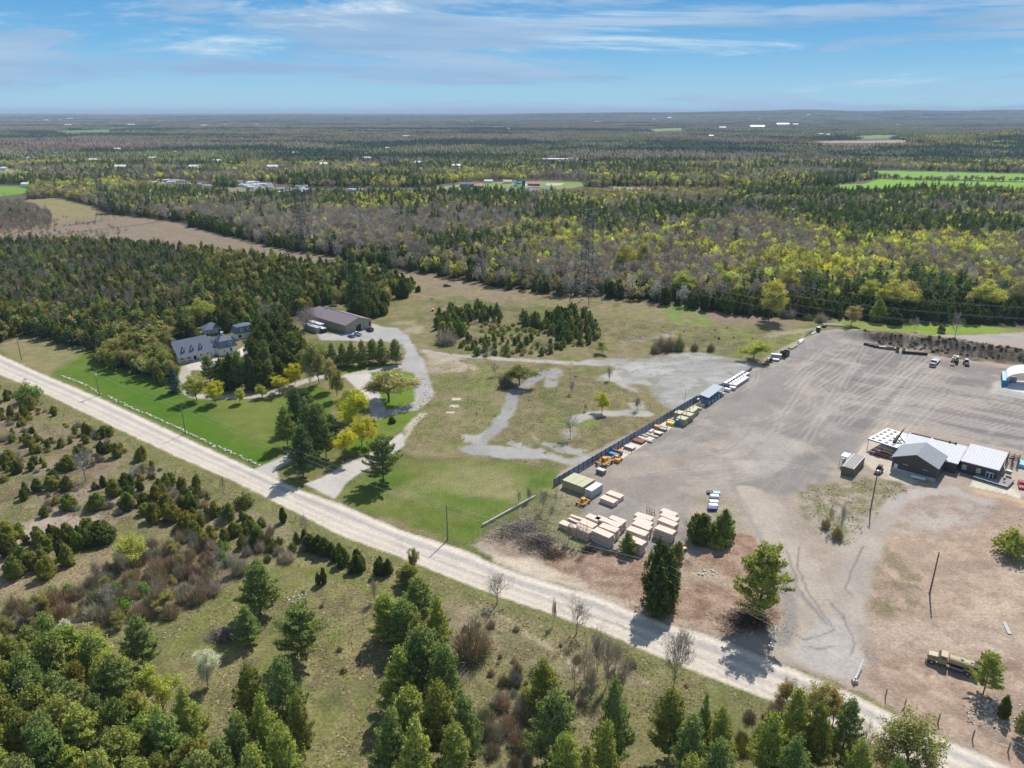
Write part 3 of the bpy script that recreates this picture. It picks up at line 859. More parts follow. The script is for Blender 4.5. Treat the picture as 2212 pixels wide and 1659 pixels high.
    for k, nm in names.items():
        f = q[zf == k]
        if not len(f):
            continue
        used, inv = np.unique(f, return_inverse=True)
        inv = inv.reshape(f.shape)
        me = bpy.data.meshes.new(nm)
        me.vertices.add(len(used))
        me.vertices.foreach_set('co', verts[used].astype(np.float32).ravel())
        me.loops.add(inv.size)
        me.loops.foreach_set('vertex_index', inv.astype(np.int32).ravel())
        me.polygons.add(len(inv))
        me.polygons.foreach_set('loop_start', np.arange(0, inv.size, 4, dtype=np.int32))
        me.polygons.foreach_set('loop_total', np.full(len(inv), 4, np.int32))
        me.update(calc_edges=True)
        a = me.attributes.new('Col', 'FLOAT_COLOR', 'POINT')
        a.data.foreach_set('color', colr[used].ravel())
        g = me.attributes.new('Grass', 'FLOAT', 'POINT')
        g.data.foreach_set('value', gra[used].astype(np.float32))
        me.polygons.foreach_set('use_smooth', np.ones(len(inv), bool))
        me.materials.append(GM)
        o = bpy.data.objects.new(nm, me)
        COL.objects.link(o)
        o['kind'] = 'structure'


# forests as ground outlines
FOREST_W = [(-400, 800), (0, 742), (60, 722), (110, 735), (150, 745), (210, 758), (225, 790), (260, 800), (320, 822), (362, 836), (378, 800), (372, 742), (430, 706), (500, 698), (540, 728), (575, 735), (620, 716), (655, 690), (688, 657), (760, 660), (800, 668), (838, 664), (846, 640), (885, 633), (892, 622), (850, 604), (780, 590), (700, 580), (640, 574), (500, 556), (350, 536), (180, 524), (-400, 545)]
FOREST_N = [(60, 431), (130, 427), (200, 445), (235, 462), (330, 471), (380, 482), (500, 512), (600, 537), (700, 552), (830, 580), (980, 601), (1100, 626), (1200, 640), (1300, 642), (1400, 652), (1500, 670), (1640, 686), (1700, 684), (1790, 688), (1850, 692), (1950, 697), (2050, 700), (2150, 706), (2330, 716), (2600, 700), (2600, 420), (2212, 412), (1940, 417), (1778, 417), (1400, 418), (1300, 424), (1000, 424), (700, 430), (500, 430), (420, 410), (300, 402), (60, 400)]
build_ground()

# ------------------------------------------------------------------ plants
def mesh_from(name, tris_groups, mats):
    """tris_groups: list of (verts Nx3, faces Mx3) one per material"""
    vs, fs, mi = [], [], []
    n = 0
    for k, (v, f) in enumerate(tris_groups):
        if len(f) == 0:
            continue
        vs.append(v)
        fs.append(np.asarray(f) + n)
        mi.append(np.full(len(f), k, np.int32))
        n += len(v)
    v = np.concatenate(vs).astype(np.float32)
    f = np.concatenate(fs).astype(np.int32)
    mi = np.concatenate(mi)
    me = bpy.data.meshes.new(name)
    me.vertices.add(len(v))
    me.vertices.foreach_set('co', v.ravel())
    me.loops.add(f.size)
    me.loops.foreach_set('vertex_index', f.ravel())
    me.polygons.add(len(f))
    me.polygons.foreach_set('loop_start', np.arange(0, f.size, 3, dtype=np.int32))
    me.polygons.foreach_set('loop_total', np.full(len(f), 3, np.int32))
    me.polygons.foreach_set('material_index', mi)
    for m in mats:
        me.materials.append(m)
    me.update(calc_edges=True)
    return me


def unit(a):
    return a / (np.linalg.norm(a, axis=-1, keepdims=True) + 1e-9)


def leaves(C, N, size, rs, el=1.3, jit=0.55):
    """one triangle per centre C, facing roughly along N"""
    n = unit(N + rs.normal(0, jit, C.shape))
    a = unit(np.cross(n, rs.normal(0, 1, C.shape)))
    b = np.cross(n, a)
    s = (size * rs.uniform(.6, 1.4, len(C)))[:, None]
    v = np.stack([C + a * s * el, C - a * s * .6 + b * s * .6, C - a * s * .6 - b * s * .6], 1).reshape(-1, 3)
    return v, np.arange(len(v)).reshape(-1, 3)


def cat(gs):
    vs, fs, n = [], [], 0
    for v, f in gs:
        if len(f) == 0:
            continue
        vs.append(v)
        fs.append(np.asarray(f) + n)
        n += len(v)
    if not vs:
        return np.zeros((0, 3)), np.zeros((0, 3), int)
    return np.concatenate(vs), np.concatenate(fs)


def stick(p0, p1, r0, r1, n=5):
    p0, p1 = np.array(p0, float), np.array(p1, float)
    d = unit(p1 - p0)
    a = unit(np.cross(d, [.31, .77, .55]))
    b = np.cross(d, a)
    t = np.arange(n) * 2 * math.pi / n
    ring = np.cos(t)[:, None] * a + np.sin(t)[:, None] * b
    v = np.concatenate([p0 + ring * r0, p1 + ring * r1])
    f = []
    for i in range(n):
        j = (i + 1) % n
        f += [(i, j, n + j), (i, n + j, n + i)]
    return v, np.array(f)


def blob_leaves(c, rad, n, size, rs, flat=0.8, el=1.3, fill=.75):
    d = unit(rs.normal(0, 1, (n, 3)))
    r = rs.uniform(fill, 1.05, n)[:, None]
    C = np.array(c) + d * r * np.array([rad, rad, rad * flat])
    return leaves(C, d, size, rs, el)


def cedar(h, w, n, size, rs, spires=1):
    """dense evergreen of one or several ragged spires, foliage to the ground"""
    gl, gt = [], []
    for k_ in range(spires):
        a = rs.uniform(0, 6.28) if spires > 1 else 0
        off = (0 if spires == 1 else w * rs.uniform(.16, .27)) * (0 if k_ == 0 else 1)
        ox, oy = math.cos(a + k_ * 2.2) * off, math.sin(a + k_ * 2.2) * off
        hh = h * (1 if k_ == 0 else rs.uniform(.62, .92))
        ww = w * (1 if spires == 1 else rs.uniform(.55, .72))
        m = int(n / spires * .6)
        z = rs.beta(1.1, 1.35, m)
        az = rs.uniform(0, 2 * math.pi, m)
        pw = rs.uniform(.2, .42)
        prof = (np.sin(np.clip(z * .9 + .16, 0, 1) * math.pi) ** .5) * (1 - z) ** pw * 1.2
        k = np.ones(m)
        for b in range(46):
            la, lz, lr = rs.uniform(0, 6.28), rs.uniform(0, 1), rs.uniform(-.34, .38)
            k += lr * np.exp(-(np.angle(np.exp(1j * (az - la))) / .42) ** 2 - ((z - lz) / .07) ** 2)
        r = ww / 2 * prof * k * rs.uniform(.5, 1.1, m)
        C = np.stack([ox + np.cos(az) * r, oy + np.sin(az) * r, z * hh * .97 + .1 + r * .12 + rs.uniform(0, .5, m) ** 2 * hh * .15], 1)
        N = np.stack([np.cos(az), np.sin(az), np.full(m, .55)], 1)
        gl.append(leaves(C, N, size, rs, 1.9, .6))
        nl = 40 if n > 2000 else 12
        for b in range(nl):
            z1 = rs.uniform(.03, .86)
            a1 = rs.uniform(0, 6.28)
            r1 = ww / 2 * (math.sin(min(1, z1 * .9 + .16) * math.pi) ** .5) * (1 - z1) ** pw * 1.2 * rs.uniform(.72, 1.12)
            gl.append(blob_leaves((ox + math.cos(a1) * r1, oy + math.sin(a1) * r1, z1 * hh + .04 * hh), ww * rs.uniform(.07, .14), int(n / spires * .9 / nl), size, rs, rs.uniform(1.6, 3.0), 1.9, .4))
        q = 7
        zs = np.linspace(.04, .9, 6)
        pr = (np.sin(np.clip(zs * .9 + .16, 0, 1) * math.pi) ** .5) * (1 - zs) ** pw * ww / 2 * .66
        t = np.arange(q) * 2 * math.pi / q
        cv = np.array([[ox + math.cos(b) * p_ * rs.uniform(.8, 1.2), oy + math.sin(b) * p_ * rs.uniform(.8, 1.2), z_ * hh] for p_, z_ in zip(pr, zs) for b in t])
        cf = []
        for i in range(5):
            for j in range(q):
                a1, b1 = i * q + j, i * q + (j + 1) % q
                cf += [(a1, b1, b1 + q), (a1, b1 + q, a1 + q)]
        gl.append((cv, np.array(cf)))
        gt.append(stick((ox, oy, -.3), (ox, oy, hh * .5), .035 * ww, .012 * ww))
    return cat(gl), cat(gt)


def pine(h, w, n, size, rs, whorls=11, first=.16, droop=.05, pointy=.7, twig=True, spread=(.55, 1.25), tuft=1.0):
    """whorls of limbs carrying plumes of needles; uneven outline with gaps"""
    gl, gt = [], []
    lean = rs.normal(0, .015, 2) * h

    def ax(z):
        return np.array([lean[0] * z, lean[1] * z, z * h])
    gt.append(stick(ax(0) - [0, 0, .4], ax(.55), .022 * h * .75, .011 * h, 7))
    gt.append(stick(ax(.55), ax(.97), .011 * h, .003 * h, 5))
    per = max(3, int(n / (whorls * 5.5 * 3)))
    for i in range(whorls):
        z = first + (1 - first) * (i + rs.uniform(-.2, .2)) / whorls
        z = min(max(z, .05), .98)
        u = (z - first) / (1 - first)
        R0 = w / 2 * (1 - max(u, 0)) ** pointy * (.55 + .45 * min(1, (u + .12) * 4)) + .05 * w
        nb = rs.randint(5, 8)
        a0 = rs.uniform(0, 7)
        for b in range(nb):
            if rs.uniform() < .10:
                continue
            a = a0 + b * 2 * math.pi / nb + rs.normal(0, .22)
            R_ = R0 * rs.uniform(*spread)
            up = rs.uniform(.02, .28) - droop
            d = np.array([math.cos(a), math.sin(a), up])
            s = ax(z)
            e = s + d * R_
            if twig:
                gt.append(stick(s, s + d * R_ * .8, .004 * h, .0015 * h, 3))
            m_ = max(4, int(per * 2.6 * R_ / (w * .35) * rs.uniform(.7, 1.2)))
            tt_ = rs.uniform(.22, 1.0, m_) ** .75
            side = np.array([-math.sin(a), math.cos(a), 0])
            sw = (.24 * w * tuft * (1.05 - tt_) ** .6 * np.clip(tt_ * 2.2, .3, 1) + .03 * w)
            lump = np.sin(tt_ * rs.uniform(9, 15) + rs.uniform(0, 6)) * .5 + .5
            off = rs.normal(0, .42, m_) * sw * (.55 + .6 * lump)
            zz = R_ * .22 * tt_ ** 2.2 + np.abs(rs.normal(0, .024, m_)) * h * (.5 + lump) * tuft
            C_ = s + d * (R_ * tt_)[:, None] + side * off[:, None] + np.array([0, 0, 1.]) * zz[:, None]
            N_ = np.array([math.cos(a) * .35, math.sin(a) * .35, .8]) + side * (off / (sw + .01) * .5)[:, None]
            gl.append(leaves(C_, np.broadcast_to(N_, C_.shape), size, rs, 2.1, .55))
    gl.append(blob_leaves(ax(.985), .05 * w + .1, per, size, rs, 2.2, 1.5, .3))
    return cat(gl), cat(gt)


def branching(h, w, rs, levels=3, nb=(5, 4, 4), r0=.02, up=.6, first=.25, multi=1):
    """returns (sticks, tip positions)"""
    g, tips = [], []

    def grow(p, d, L, r, lev):
        q = p + d * L
        g.append(stick(p, q, r, r * .55, 5 if lev == 0 else (4 if lev == 1 else 3)))
        if lev >= levels:
            tips.append(q)
            return
        for k in range(nb[min(lev, len(nb) - 1)]):
            t = rs.uniform(first if lev == 0 else .3, 1.0)
            a = rs.uniform(0, 2 * math.pi)
            side = unit(np.cross(d, [math.cos(a), math.sin(a), .3]))
            nd = unit(d * up + side * rs.uniform(.45, .95) * (w / h) ** .5 + np.array([0, 0, .18]))
            grow(p + d * L * t, nd, L * rs.uniform(.42, .66), r * .5, lev + 1)
        grow(q, unit(d + rs.normal(0, .18, 3)), L * .55, r * .5, lev + 1)
    for m_ in range(multi):
        a = rs.uniform(0, 6.28)
        s = .0 if multi == 1 else rs.uniform(.15, .4) * w / h
        d0 = unit(np.array([math.cos(a) * s, math.sin(a) * s, 1.0]))
        grow(np.array([0, 0, -.2]), d0, h * .55, r0 * h * (1 if multi == 1 else .7), 0)
    return g, np.array(tips)


def fit(groups, h, w):
    """scale so the plant fills its height and width"""
    allv = np.concatenate([g[0] for g in groups])
    zmax = allv[:, 2].max()
    rr = np.percentile(np.hypot(allv[:, 0], allv[:, 1]), 98)
    k = np.array([w / 2 / rr, w / 2 / rr, h / zmax])
    return [(g[0] * k, g[1]) for g in groups]


def bare(h, w, rs, levels=3, nb=(6, 4, 4), twigs=5, multi=1, r0=.02, tw=.006):
    g, tips = branching(h, w, rs, levels, nb, multi=multi, r0=r0)
    n = len(tips) * twigs
    c = np.repeat(tips, twigs, 0)
    d = unit(rs.normal(0, 1, (n, 3)) + np.array([0, 0, .9]) + unit(c - [0, 0, h * .4]) * .8)
    L = h * .085 * rs.uniform(.5, 1.4, n)[:, None]
    b = unit(np.cross(d, rs.normal(0, 1, (n, 3)))) * tw * h ** .5
    v = np.stack([c - b, c + b, c + d * L], 1).reshape(-1, 3)
    f = np.arange(len(v)).reshape(-1, 3)
    a, b_ = fit([cat(g), (v, f)], h, w)
    return b_, a


def leafy(h, w, n, size, rs, multi=1, levels=2, nb=(7, 5), clump=.085, dense=1.0, twigs=True):
    g, tips = branching(h, w, rs, levels, nb, multi=multi, first=.3)
    st = cat(g)
    zmax, rr = tips[:, 2].max(), np.percentile(np.hypot(tips[:, 0], tips[:, 1]), 95)
    k = np.array([w * .43 / rr, w * .43 / rr, h * .93 / zmax])
    tips = tips * k
    st = (st[0] * k, st[1])
    per = max(3, int(n / len(tips)))
    gl = [blob_leaves(t, clump * (w + h) / 2 * rs.uniform(.7, 1.3), per, size, rs, .85, 1.2, .3) for t in tips]
    return cat(gl), st


def shrub(h, w, n, rs, size=.16, green=False):
    """dense low bush: many thin upright twigs, or small leaves"""
    az, r = rs.uniform(0, 2 * math.pi, n), np.sqrt(rs.uniform(0, 1, n))
    base = np.stack([np.cos(az) * r * w * .28, np.sin(az) * r * w * .28, np.zeros(n)], 1)
    lump = .75 + .25 * np.sin(az * 3 + rs.uniform(0, 6)) * rs.uniform(.4, 1)
    top = np.stack([np.cos(az) * r * w * .5, np.sin(az) * r * w * .5, h * lump * np.sqrt(np.clip(1.02 - r * r * .85, 0, 1)) * rs.uniform(.45, 1.2, n)], 1)
    top[:, :2] *= rs.uniform(.7, 1.25, (n, 1))
    top[:, 2] *= 1 + .35 * np.sin(top[:, 0] * 2.6 + 1) * np.cos(top[:, 1] * 2.9)
    if not green:
        d = top - base
        t = rs.uniform(.1, .75, n)[:, None]
        p0 = base + d * t
        p1 = top + rs.normal(0, .05, (n, 3)) * w
        b = unit(np.cross(p1 - p0, rs.normal(0, 1, (n, 3)))) * (.011 + .006 * h)
        v = np.stack([p0 - b, p0 + b, p1], 1).reshape(-1, 3)
        tw = (v, np.arange(len(v)).reshape(-1, 3))
    else:
        tw = leaves(top * np.array([1, 1, .97]) * rs.uniform(.75, 1, (n, 1)) + [0, 0, .1], unit(top + [0, 0, .2]), size, rs, 1.5, .6)
    s = [stick((0, 0, -.2), top[i] * .8, .03 + .008 * h, .01, 3) for i in range(0, min(n, 40), 5)]
    return tw, cat(s)


KIND = {}


def reg(kind, var_fn, n_near, n_far, leafmat, barkmat, h0):
    """near variants: crown mesh + trunk mesh; far variants: one merged mesh"""
    near, far = [], []
    for i in range(n_near):
        lf, tr = var_fn(np.random.RandomState(100 + i * 7 + len(kind)), True, i)
        near.append((mesh_from(kind + '_crown', [lf], [leafmat]), mesh_from(kind + '_trunk', [tr], [barkmat])))
    for i in range(n_far):
        lf, tr = var_fn(np.random.RandomState(500 + i * 7 + len(kind)), False, i)
        far.append(mesh_from(kind, [lf, tr], [leafmat, barkmat]))
    KIND[kind] = dict(near=near, far=far, h=h0)


# every prototype is 10 m high and 6 m wide (shrubs 3 x 4) and gets scaled per plant
reg('cedar_tree', lambda r, nr, i: cedar(10, 5.2, 6500 if nr else 560, .17 if nr else .46, r, (1, 3, 2, 4, 1)[i] if nr else (1, 2, 1, 3)[i]), 5, 4, LEAF, BARK, 10)
reg('pine_tree', lambda r, nr, i: pine(10, 6.6, 15000 if nr else 1300, .13 if nr else .36, r, 15 if nr else 10, twig=nr, pointy=(.75, .62, .9, .7, .42)[i], first=(.16, .12, .1, .14, .2)[i], spread=(.4, 1.35) if i == 4 else (.55, 1.25), tuft=.72 if i == 4 else 1), 5, 3, LEAF, BARK, 10)
reg('spruce_tree', lambda r, nr, i: pine(10, 5.4, 8000 if nr else 800, .15 if nr else .40, r, 15 if nr else 10, first=.05, droop=.22, pointy=.95, twig=nr), 2, 3, LEAF, BARK, 10)
reg('bare_tree', lambda r, nr, i: bare(10, 7, r, 3 if nr else 2, (7, 5, 4) if nr else (6, 5), 6 if nr else 10, multi=(1 if i % 2 == 0 else 3), r0=.016, tw=.007 if nr else .03), 4, 4, TWIG, BARK_G, 10)
reg('budding_tree', lambda r, nr, i: leafy(10, 6.6, 10500 if nr else 620, .125 if nr else .40, r, multi=(1 if i % 2 == 0 else 2), levels=3 if nr else 2, nb=(7, 4, 3) if nr else (6, 4), clump=.085 if nr else .12), 4, 4, LEAF, BARK, 10)
reg('shrub', lambda r, nr, i: shrub(3, 4, 1500 if nr else 260, r), 3, 3, TWIG, BARK_G, 3)
reg('green_bush', lambda r, nr, i: shrub(3, 4, 1300 if nr else 240, r, .17 if nr else .34, True), 3, 3, LEAF, BARK, 3)

PLANTS = []          # dicts waiting to be placed
W0 = dict(cedar_tree=5.2, pine_tree=6.6, spruce_tree=5.4, bare_tree=7, budding_tree=6.6, shrub=4, green_bush=4)
CATS = dict(cedar_tree='tree', pine_tree='tree', spruce_tree='tree', bare_tree='tree', budding_tree='tree', shrub='shrub', green_bush='shrub')


def plant(kind, x, y, h, w, tint, label, group=None, name=None, forced=False, z=None, cat_=None, bark=None):
    PLANTS.append(dict(kind=kind, x=x, y=y, h=h, w=w, tint=tint, label=label, group=group, name=name or kind, forced=forced, z=z, cat=cat_))


def jt(c, s=.15):
    k = R.uniform(1 - s, 1 + s)
    return tuple(float(min(1, max(.003, v * k * R.uniform(1 - s * .5, 1 + s * .5)))) for v in c)


# foliage colours (reflectance)
C_CED = (.125, .15, .042)
C_CEDO = (.25, .25, .06)       # olive, browner junipers and young cedars
C_PIN = (.225, .275, .085)
C_PINY = (.34, .37, .085)
C_SPR = (.12, .17, .07)
C_BSP = (.085, .13, .14)
C_YEL = (.60, .56, .07)
C_YGR = (.46, .47, .11)
C_TAN = (.44, .39, .17)
C_OLV = (.33, .31, .11)
C_TWG = (.43, .375, .285)
C_TWR = (.38, .315, .20)
C_TWD = (.25, .205, .14)
C_ORG = (.44, .34, .15)
C_WHT = (.70, .70, .62)


def tall(bx, by, ty):
    return max(1.0, pxh(bx, by, ty))


def one(kind, bx, by, ty, wpx, tint, label, name=None, group=None):
    """a single plant: foot (bx,by), top row ty, width wpx in the photograph"""
    x, y = P0(bx, by)
    h = tall(bx, by, ty)
    t = H / (SP + (by - 829.5) / F * CP)
    plant(kind, x, y, h, wpx * t / F * (1.25 if kind == 'budding_tree' else (1.2 if kind == 'cedar_tree' and wpx < 60 else 1.06)), jt(tint, .08), label, group, name, True)


def inpoly(pts, x, y):
    n = len(pts)
    r = False
    for i in range(n):
        a, b = pts[i], pts[(i + 1) % n]
        if (a[1] > y) != (b[1] > y) and x < (b[0] - a[0]) * (y - a[1]) / (b[1] - a[1]) + a[0]:
            r = not r
    return r


def scatter(pxpoly, spacing, mix, label_group, seed, prob=1.0, clumps=None, avoid=None):
    """mix: list of (weight, kind, h0, h1, aspect, tint, label, group)"""
    pw = PP(pxpoly)
    xs = [p[0] for p in pw]
    ys = [p[1] for p in pw]
    rs = np.random.RandomState(seed)
    ws = np.array([m[0] for m in mix], float)
    ws /= ws.sum()
    y = min(ys)
    n = 0
    while y < max(ys):
        x = min(xs)
        while x < max(xs):
            a, b = x + rs.uniform(-.5, .5) * spacing, y + rs.uniform(-.5, .5) * spacing
            x += spacing
            if not inpoly(pw, a, b) or rs.uniform() > prob:
                continue
            if clumps:
                v = float(vnoise(np.array([a]), np.array([b]), clumps[0], seed, 3)[0])
                if v < clumps[1]:
                    continue
            if avoid and any((a - q[0]) ** 2 + (b - q[1]) ** 2 < q[2] ** 2 for q in avoid):
                continue
            m = mix[rs.choice(len(mix), p=ws)]
            h = rs.uniform(m[2], m[3])
            plant(m[1], a, b, h, h * m[4] * rs.uniform(.8, 1.2), jt(m[5], .22), m[6], m[7])
            n += 1
        y += spacing
    return n

# ------------------------------------------------------------------ planting plan
L = {}
# --- single trees in the middle ground and by the road
one('cedar_tree', 1415, 1308, 1160, 84, C_CED, 'large dark cedar clump at the roadside in front of the lumber stacks')
one('pine_tree', 1635, 1347, 1195, 106, C_PINY, 'tall open limbed pine beside the yard entrance, on a dark mulch mound')
one('cedar_tree', 1512, 1168, 1108, 44, C_CED, 'left dark cedar of the clump by the yard lane')
one('cedar_tree', 1562, 1170, 1098, 46, C_PIN, 'taller right hand cedar of the clump by the yard lane')
one('green_bush', 1548, 1175, 1145, 60, C_PINY, 'bright yellow green juniper in front of the clump by the yard lane')
one('pine_tree', 1356, 1196, 1150, 40, C_PIN, 'small young pine standing at the end of the lumber stacks')
one('cedar_tree', 1464, 1214, 1166, 30, C_OLV, 'thin pale cedar right of the large roadside cedar clump')
one('pine_tree', 828, 1042, 946, 74, C_PIN, 'lone dark pine on the lawn beside the paved driveway')
one('spruce_tree', 379, 848, 792, 34, C_BSP, 'blue spruce at the lawn edge in front of the white house')
one('budding_tree', 840, 868, 797, 104, C_TAN, 'spreading willow with drooping tan branches on the lawn island')
one('budding_tree', 425, 864, 806, 52, C_YGR, 'yellow green tree at the bend of the house driveway, leftmost of the row')
one('budding_tree', 465, 870, 820, 44, C_YEL, 'bright yellow tree next to the leftmost tree of the driveway row')
one('budding_tree', 518, 870, 836, 26, C_YGR, 'smallest yellow green tree of the driveway row')
one('budding_tree', 567, 858, 828, 26, C_YGR, 'small yellow green tree, fourth of the driveway row')
one('budding_tree', 604, 850, 806, 38, C_YEL, 'golden yellow tree, fifth of the driveway row')
one('budding_tree', 638, 830, 781, 36, C_YEL, 'yellow tree at the right end of the driveway row')
one('budding_tree', 690, 828, 732, 56, C_OLV, 'tall olive green budding tree beside the driveway junction')
one('budding_tree', 712, 842, 770, 34, C_TAN, 'slender tan budding tree behind the yellow trees')
one('bare_tree', 670, 838, 778, 26, C_TWG, 'slender bare grey tree beside the driveway junction')
one('budding_tree', 728, 862, 790, 28, C_OLV, 'slim olive tree between the driveway and the yellow trees')
one('budding_tree', 752, 905, 836, 58, C_YGR, 'rounded yellow green tree behind the two brightest yellow trees')
one('budding_tree', 765, 935, 842, 60, C_YEL, 'upper bright yellow tree beside the wide driveway')
one('budding_tree', 745, 992, 920, 54, C_YEL, 'lower bright yellow tree nearest the road')
one('budding_tree', 781, 965, 892, 56, C_YEL, 'tall bright yellow tree at the edge of the narrow lawn strip')
one('bare_tree', 660, 714, 656, 60, (.36, .32, .28), 'wide bare grey tree at the left end of the brown roofed barn')
one('cedar_tree', 808, 924, 906, 10, C_CED, 'dark little cedar on the lawn strip beside the wide driveway')
one('cedar_tree', 847, 913, 900, 12, C_CED, 'dark little bush cedar in the middle of the lawn strip')
for i, (x, y, t, w) in enumerate([(700, 792, 745, 34), (718, 796, 742, 34), (742, 792, 740, 36), (762, 790, 738, 34), (785, 790, 735, 36), (806, 782, 733, 36), (826, 786, 732, 36), (855, 787, 734, 36)]):
    one('pine_tree' if i % 2 else 'spruce_tree', x, y, t, w, C_PIN, 'dark green conifer in the row between the barn yard and the lawn', group='conifer row south of the barn')
for i, (x, y, t, w) in enumerate([(455, 826, 768, 40), (480, 828, 772, 38), (502, 838, 760, 40), (524, 840, 758, 42), (545, 842, 762, 36), (564, 838, 770, 36), (583, 836, 778, 34), (600, 826, 765, 38), (622, 815, 748, 40), (575, 800, 736, 36), (548, 795, 722, 40), (600, 785, 728, 40), (632, 782, 718, 40), (655, 792, 735, 36)]):
    one('cedar_tree' if i % 3 else 'pine_tree', x, y, t, w, C_CED if i % 3 else C_PIN, 'dense dark evergreen beside the drive east of the white house', group='evergreens east of the white house')
for i, (x, y, t, w) in enumerate([(770, 686, 641, 26), (787, 688, 640, 28), (800, 684, 642, 28), (817, 680, 648, 26), (830, 675, 650, 22)]):
    one('cedar_tree', x, y, t, w, C_CED, 'cedar in the round clump behind the barn', group='cedar clump behind the barn')
one('spruce_tree', 770, 672, 541, 50, C_SPR, 'tallest dark spruce rising above the wood behind the barn')
one('spruce_tree', 745, 630, 570, 36, C_SPR, 'second tall spruce left of the tallest one behind the barn')
one('cedar_tree', 868, 642, 600, 26, C_CED, 'cedar standing at the right tip of the wood behind the barn')
one('cedar_tree', 905, 630, 615, 12, C_CED, 'small lone cedar beyond the tip of the wood')
for i, (x, y, t, w) in enumerate([(655, 1030, 922, 62), (622, 965, 880, 48), (640, 925, 838, 46), (668, 975, 860, 58), (690, 985, 880, 46), (705, 990, 898, 44), (660, 900, 842, 44), (690, 930, 870, 42), (716, 950, 895, 40)]):
    one('pine_tree' if i != 3 else 'spruce_tree', x, y, t, w, C_PIN if i % 2 else C_SPR, 'tall dark conifer in the grove by the small road entrance', group='conifer grove by the small road entrance')
one('budding_tree', 1838, 702, 657, 40, C_ORG, 'orange tan budding tree at the far end of the gravel yard')
one('shrub', 1700, 684, 658, 42, C_TWG, 'large round grey bush at the edge of the far meadow', name='shrub')
one('shrub', 1745, 691, 676, 22, C_OLV, 'small olive bush between the two grey bushes', name='shrub')
one('shrub', 1773, 695, 672, 30, C_TWG, 'smaller grey bush left of the orange tan tree', name='shrub')
one('bare_tree', 2063, 726, 664, 34, C_TWG, 'tall slender bare tree on the strip of bright grass')
one('bare_tree', 1975, 715, 678, 20, C_TWG, 'small dead grey tree on the strip of bright grass', name='bare_tree')
one('cedar_tree', 1927, 702, 664, 26, C_CED, 'free standing cedar in front of the wood at the bright grass')
one('cedar_tree', 1893, 694, 642, 26, C_PINY, 'light green cedar right of the orange tan tree')
one('cedar_tree', 2030, 718, 698, 14, C_OLV, 'small brown green cedar on the bright grass')
one('budding_tree', 1628, 778, 735, 56, C_YGR, 'yellow green willow bush at the corner of the gravel pad')
one('budding_tree', 1300, 764, 736, 30, C_YGR, 'low yellow green bush beside the cedar island')
one('budding_tree', 1300, 892, 847, 34, C_YEL, 'solitary bright yellow tree in the meadow')
one('bare_tree', 1232, 946, 882, 34, C_TWG, 'tall bare multi stemmed tree in the meadow')
one('budding_tree', 1122, 832, 783, 62, C_OLV, 'broad olive green bush beside the old asphalt strip')
one('shrub', 1092, 836, 800, 34, C_TWD, 'dark twiggy bush left of the broad olive bush', name='shrub')
for x, y, t, w in ((1070, 812, 778, 22), (1316, 822, 790, 18), (1377, 886, 850, 22), (1234, 850, 818, 18), (1202, 852, 832, 8), (1264, 888, 868, 10), (1030, 905, 880, 8), (1170, 808, 790, 14)):
    one('bare_tree', x, y, t, w, C_TWG, 'small bare sapling standing in the meadow', group='bare saplings in the meadow')
for x, y, t, w in ((1425, 756, 722, 30), (1445, 757, 722, 26), (1466, 756, 720, 26), (1500, 757, 738, 18), (1535, 758, 738, 18), (1415, 762, 740, 24)):
    one('shrub', x, y, t, w, C_TWR if x < 1460 else C_OLV, 'twiggy brown bush along the far edge of the gravel pad', name='shrub', group='brown bushes along the pad')
for x, y, t, w in ((1228, 1172, 1120, 26), (1245, 1178, 1130, 14), (1253, 1182, 1118, 18), (1267, 1190, 1122, 22), (1172, 1110, 1060, 22), (1200, 1100, 1066, 18), (1120, 1090, 1050, 18), (1142, 1085, 1045, 16)):
    one('bare_tree', x, y, t, w, C_TWG, 'thin bare sapling on the bank left of the lumber stacks', group='saplings on the bank')
one('green_bush', 2186, 1197, 1138, 76, C_PINY, 'wide low pine bush on the scraped tan slope')
one('pine_tree', 2124, 1498, 1414, 58, C_PINY, 'small pine behind the tank truck')
one('cedar_tree', 2163, 1556, 1508, 26, C_CED, 'small dark cedar below the tank truck')
one('pine_tree', 2206, 1598, 1540, 40, C_OLV, 'olive pine at the right edge below the tank truck')
one('bare_tree', 1790, 1145, 1080, 16, C_TWG, 'bare slim sapling, left of the pair in the grass triangle')
one('bare_tree', 1816, 1150, 1085, 18, C_TWG, 'bare slim sapling, right of the pair in the grass triangle')
one('shrub', 1783, 1140, 1112, 20, C_ORG, 'yellow brown weed clump left in the grass triangle', name='shrub')
one('shrub', 1807, 1163, 1128, 26, C_ORG, 'yellow brown weed clump right in the grass triangle', name='shrub')
# --- bare trees by the road
one('bare_tree', 186, 1040, 962, 62, (.44, .40, .36), 'pale grey bare tree on the dry slope left of the road')
one('bare_tree', 291, 1046, 1000, 34, (.40, .37, .34), 'smaller pale bare tree on the dry slope')
one('bare_tree', 1074, 1305, 1230, 66, C_TWR, 'spreading bare bush tree at the south edge of the gravel road')
one('bare_tree', 1198, 1348, 1282, 14, C_TWD, 'single thin bare trunk south of the road')
one('bare_tree', 1246, 1368, 1275, 62, C_TWG, 'forked bare tree south of the road, beside the thin trunk')
one('bare_tree', 1456, 1478, 1350, 70, C_TWR, 'crooked bare tree with a long dark trunk at the road edge')
one('bare_tree', 661, 1160, 1104, 26, C_TWG, 'forked dead tree beside the road hedge')
one('bare_tree', 483, 1072, 1018, 20, C_TWG, 'thin bare tree at the road edge, facing the lawn')
one('bare_tree', 810, 1300, 1248, 22, C_TWG, 'slender grey tree in the mown clearing')
one('budding_tree', 893, 1240, 1182, 26, C_OLV, 'small budding tree at the road edge above the pine grove')
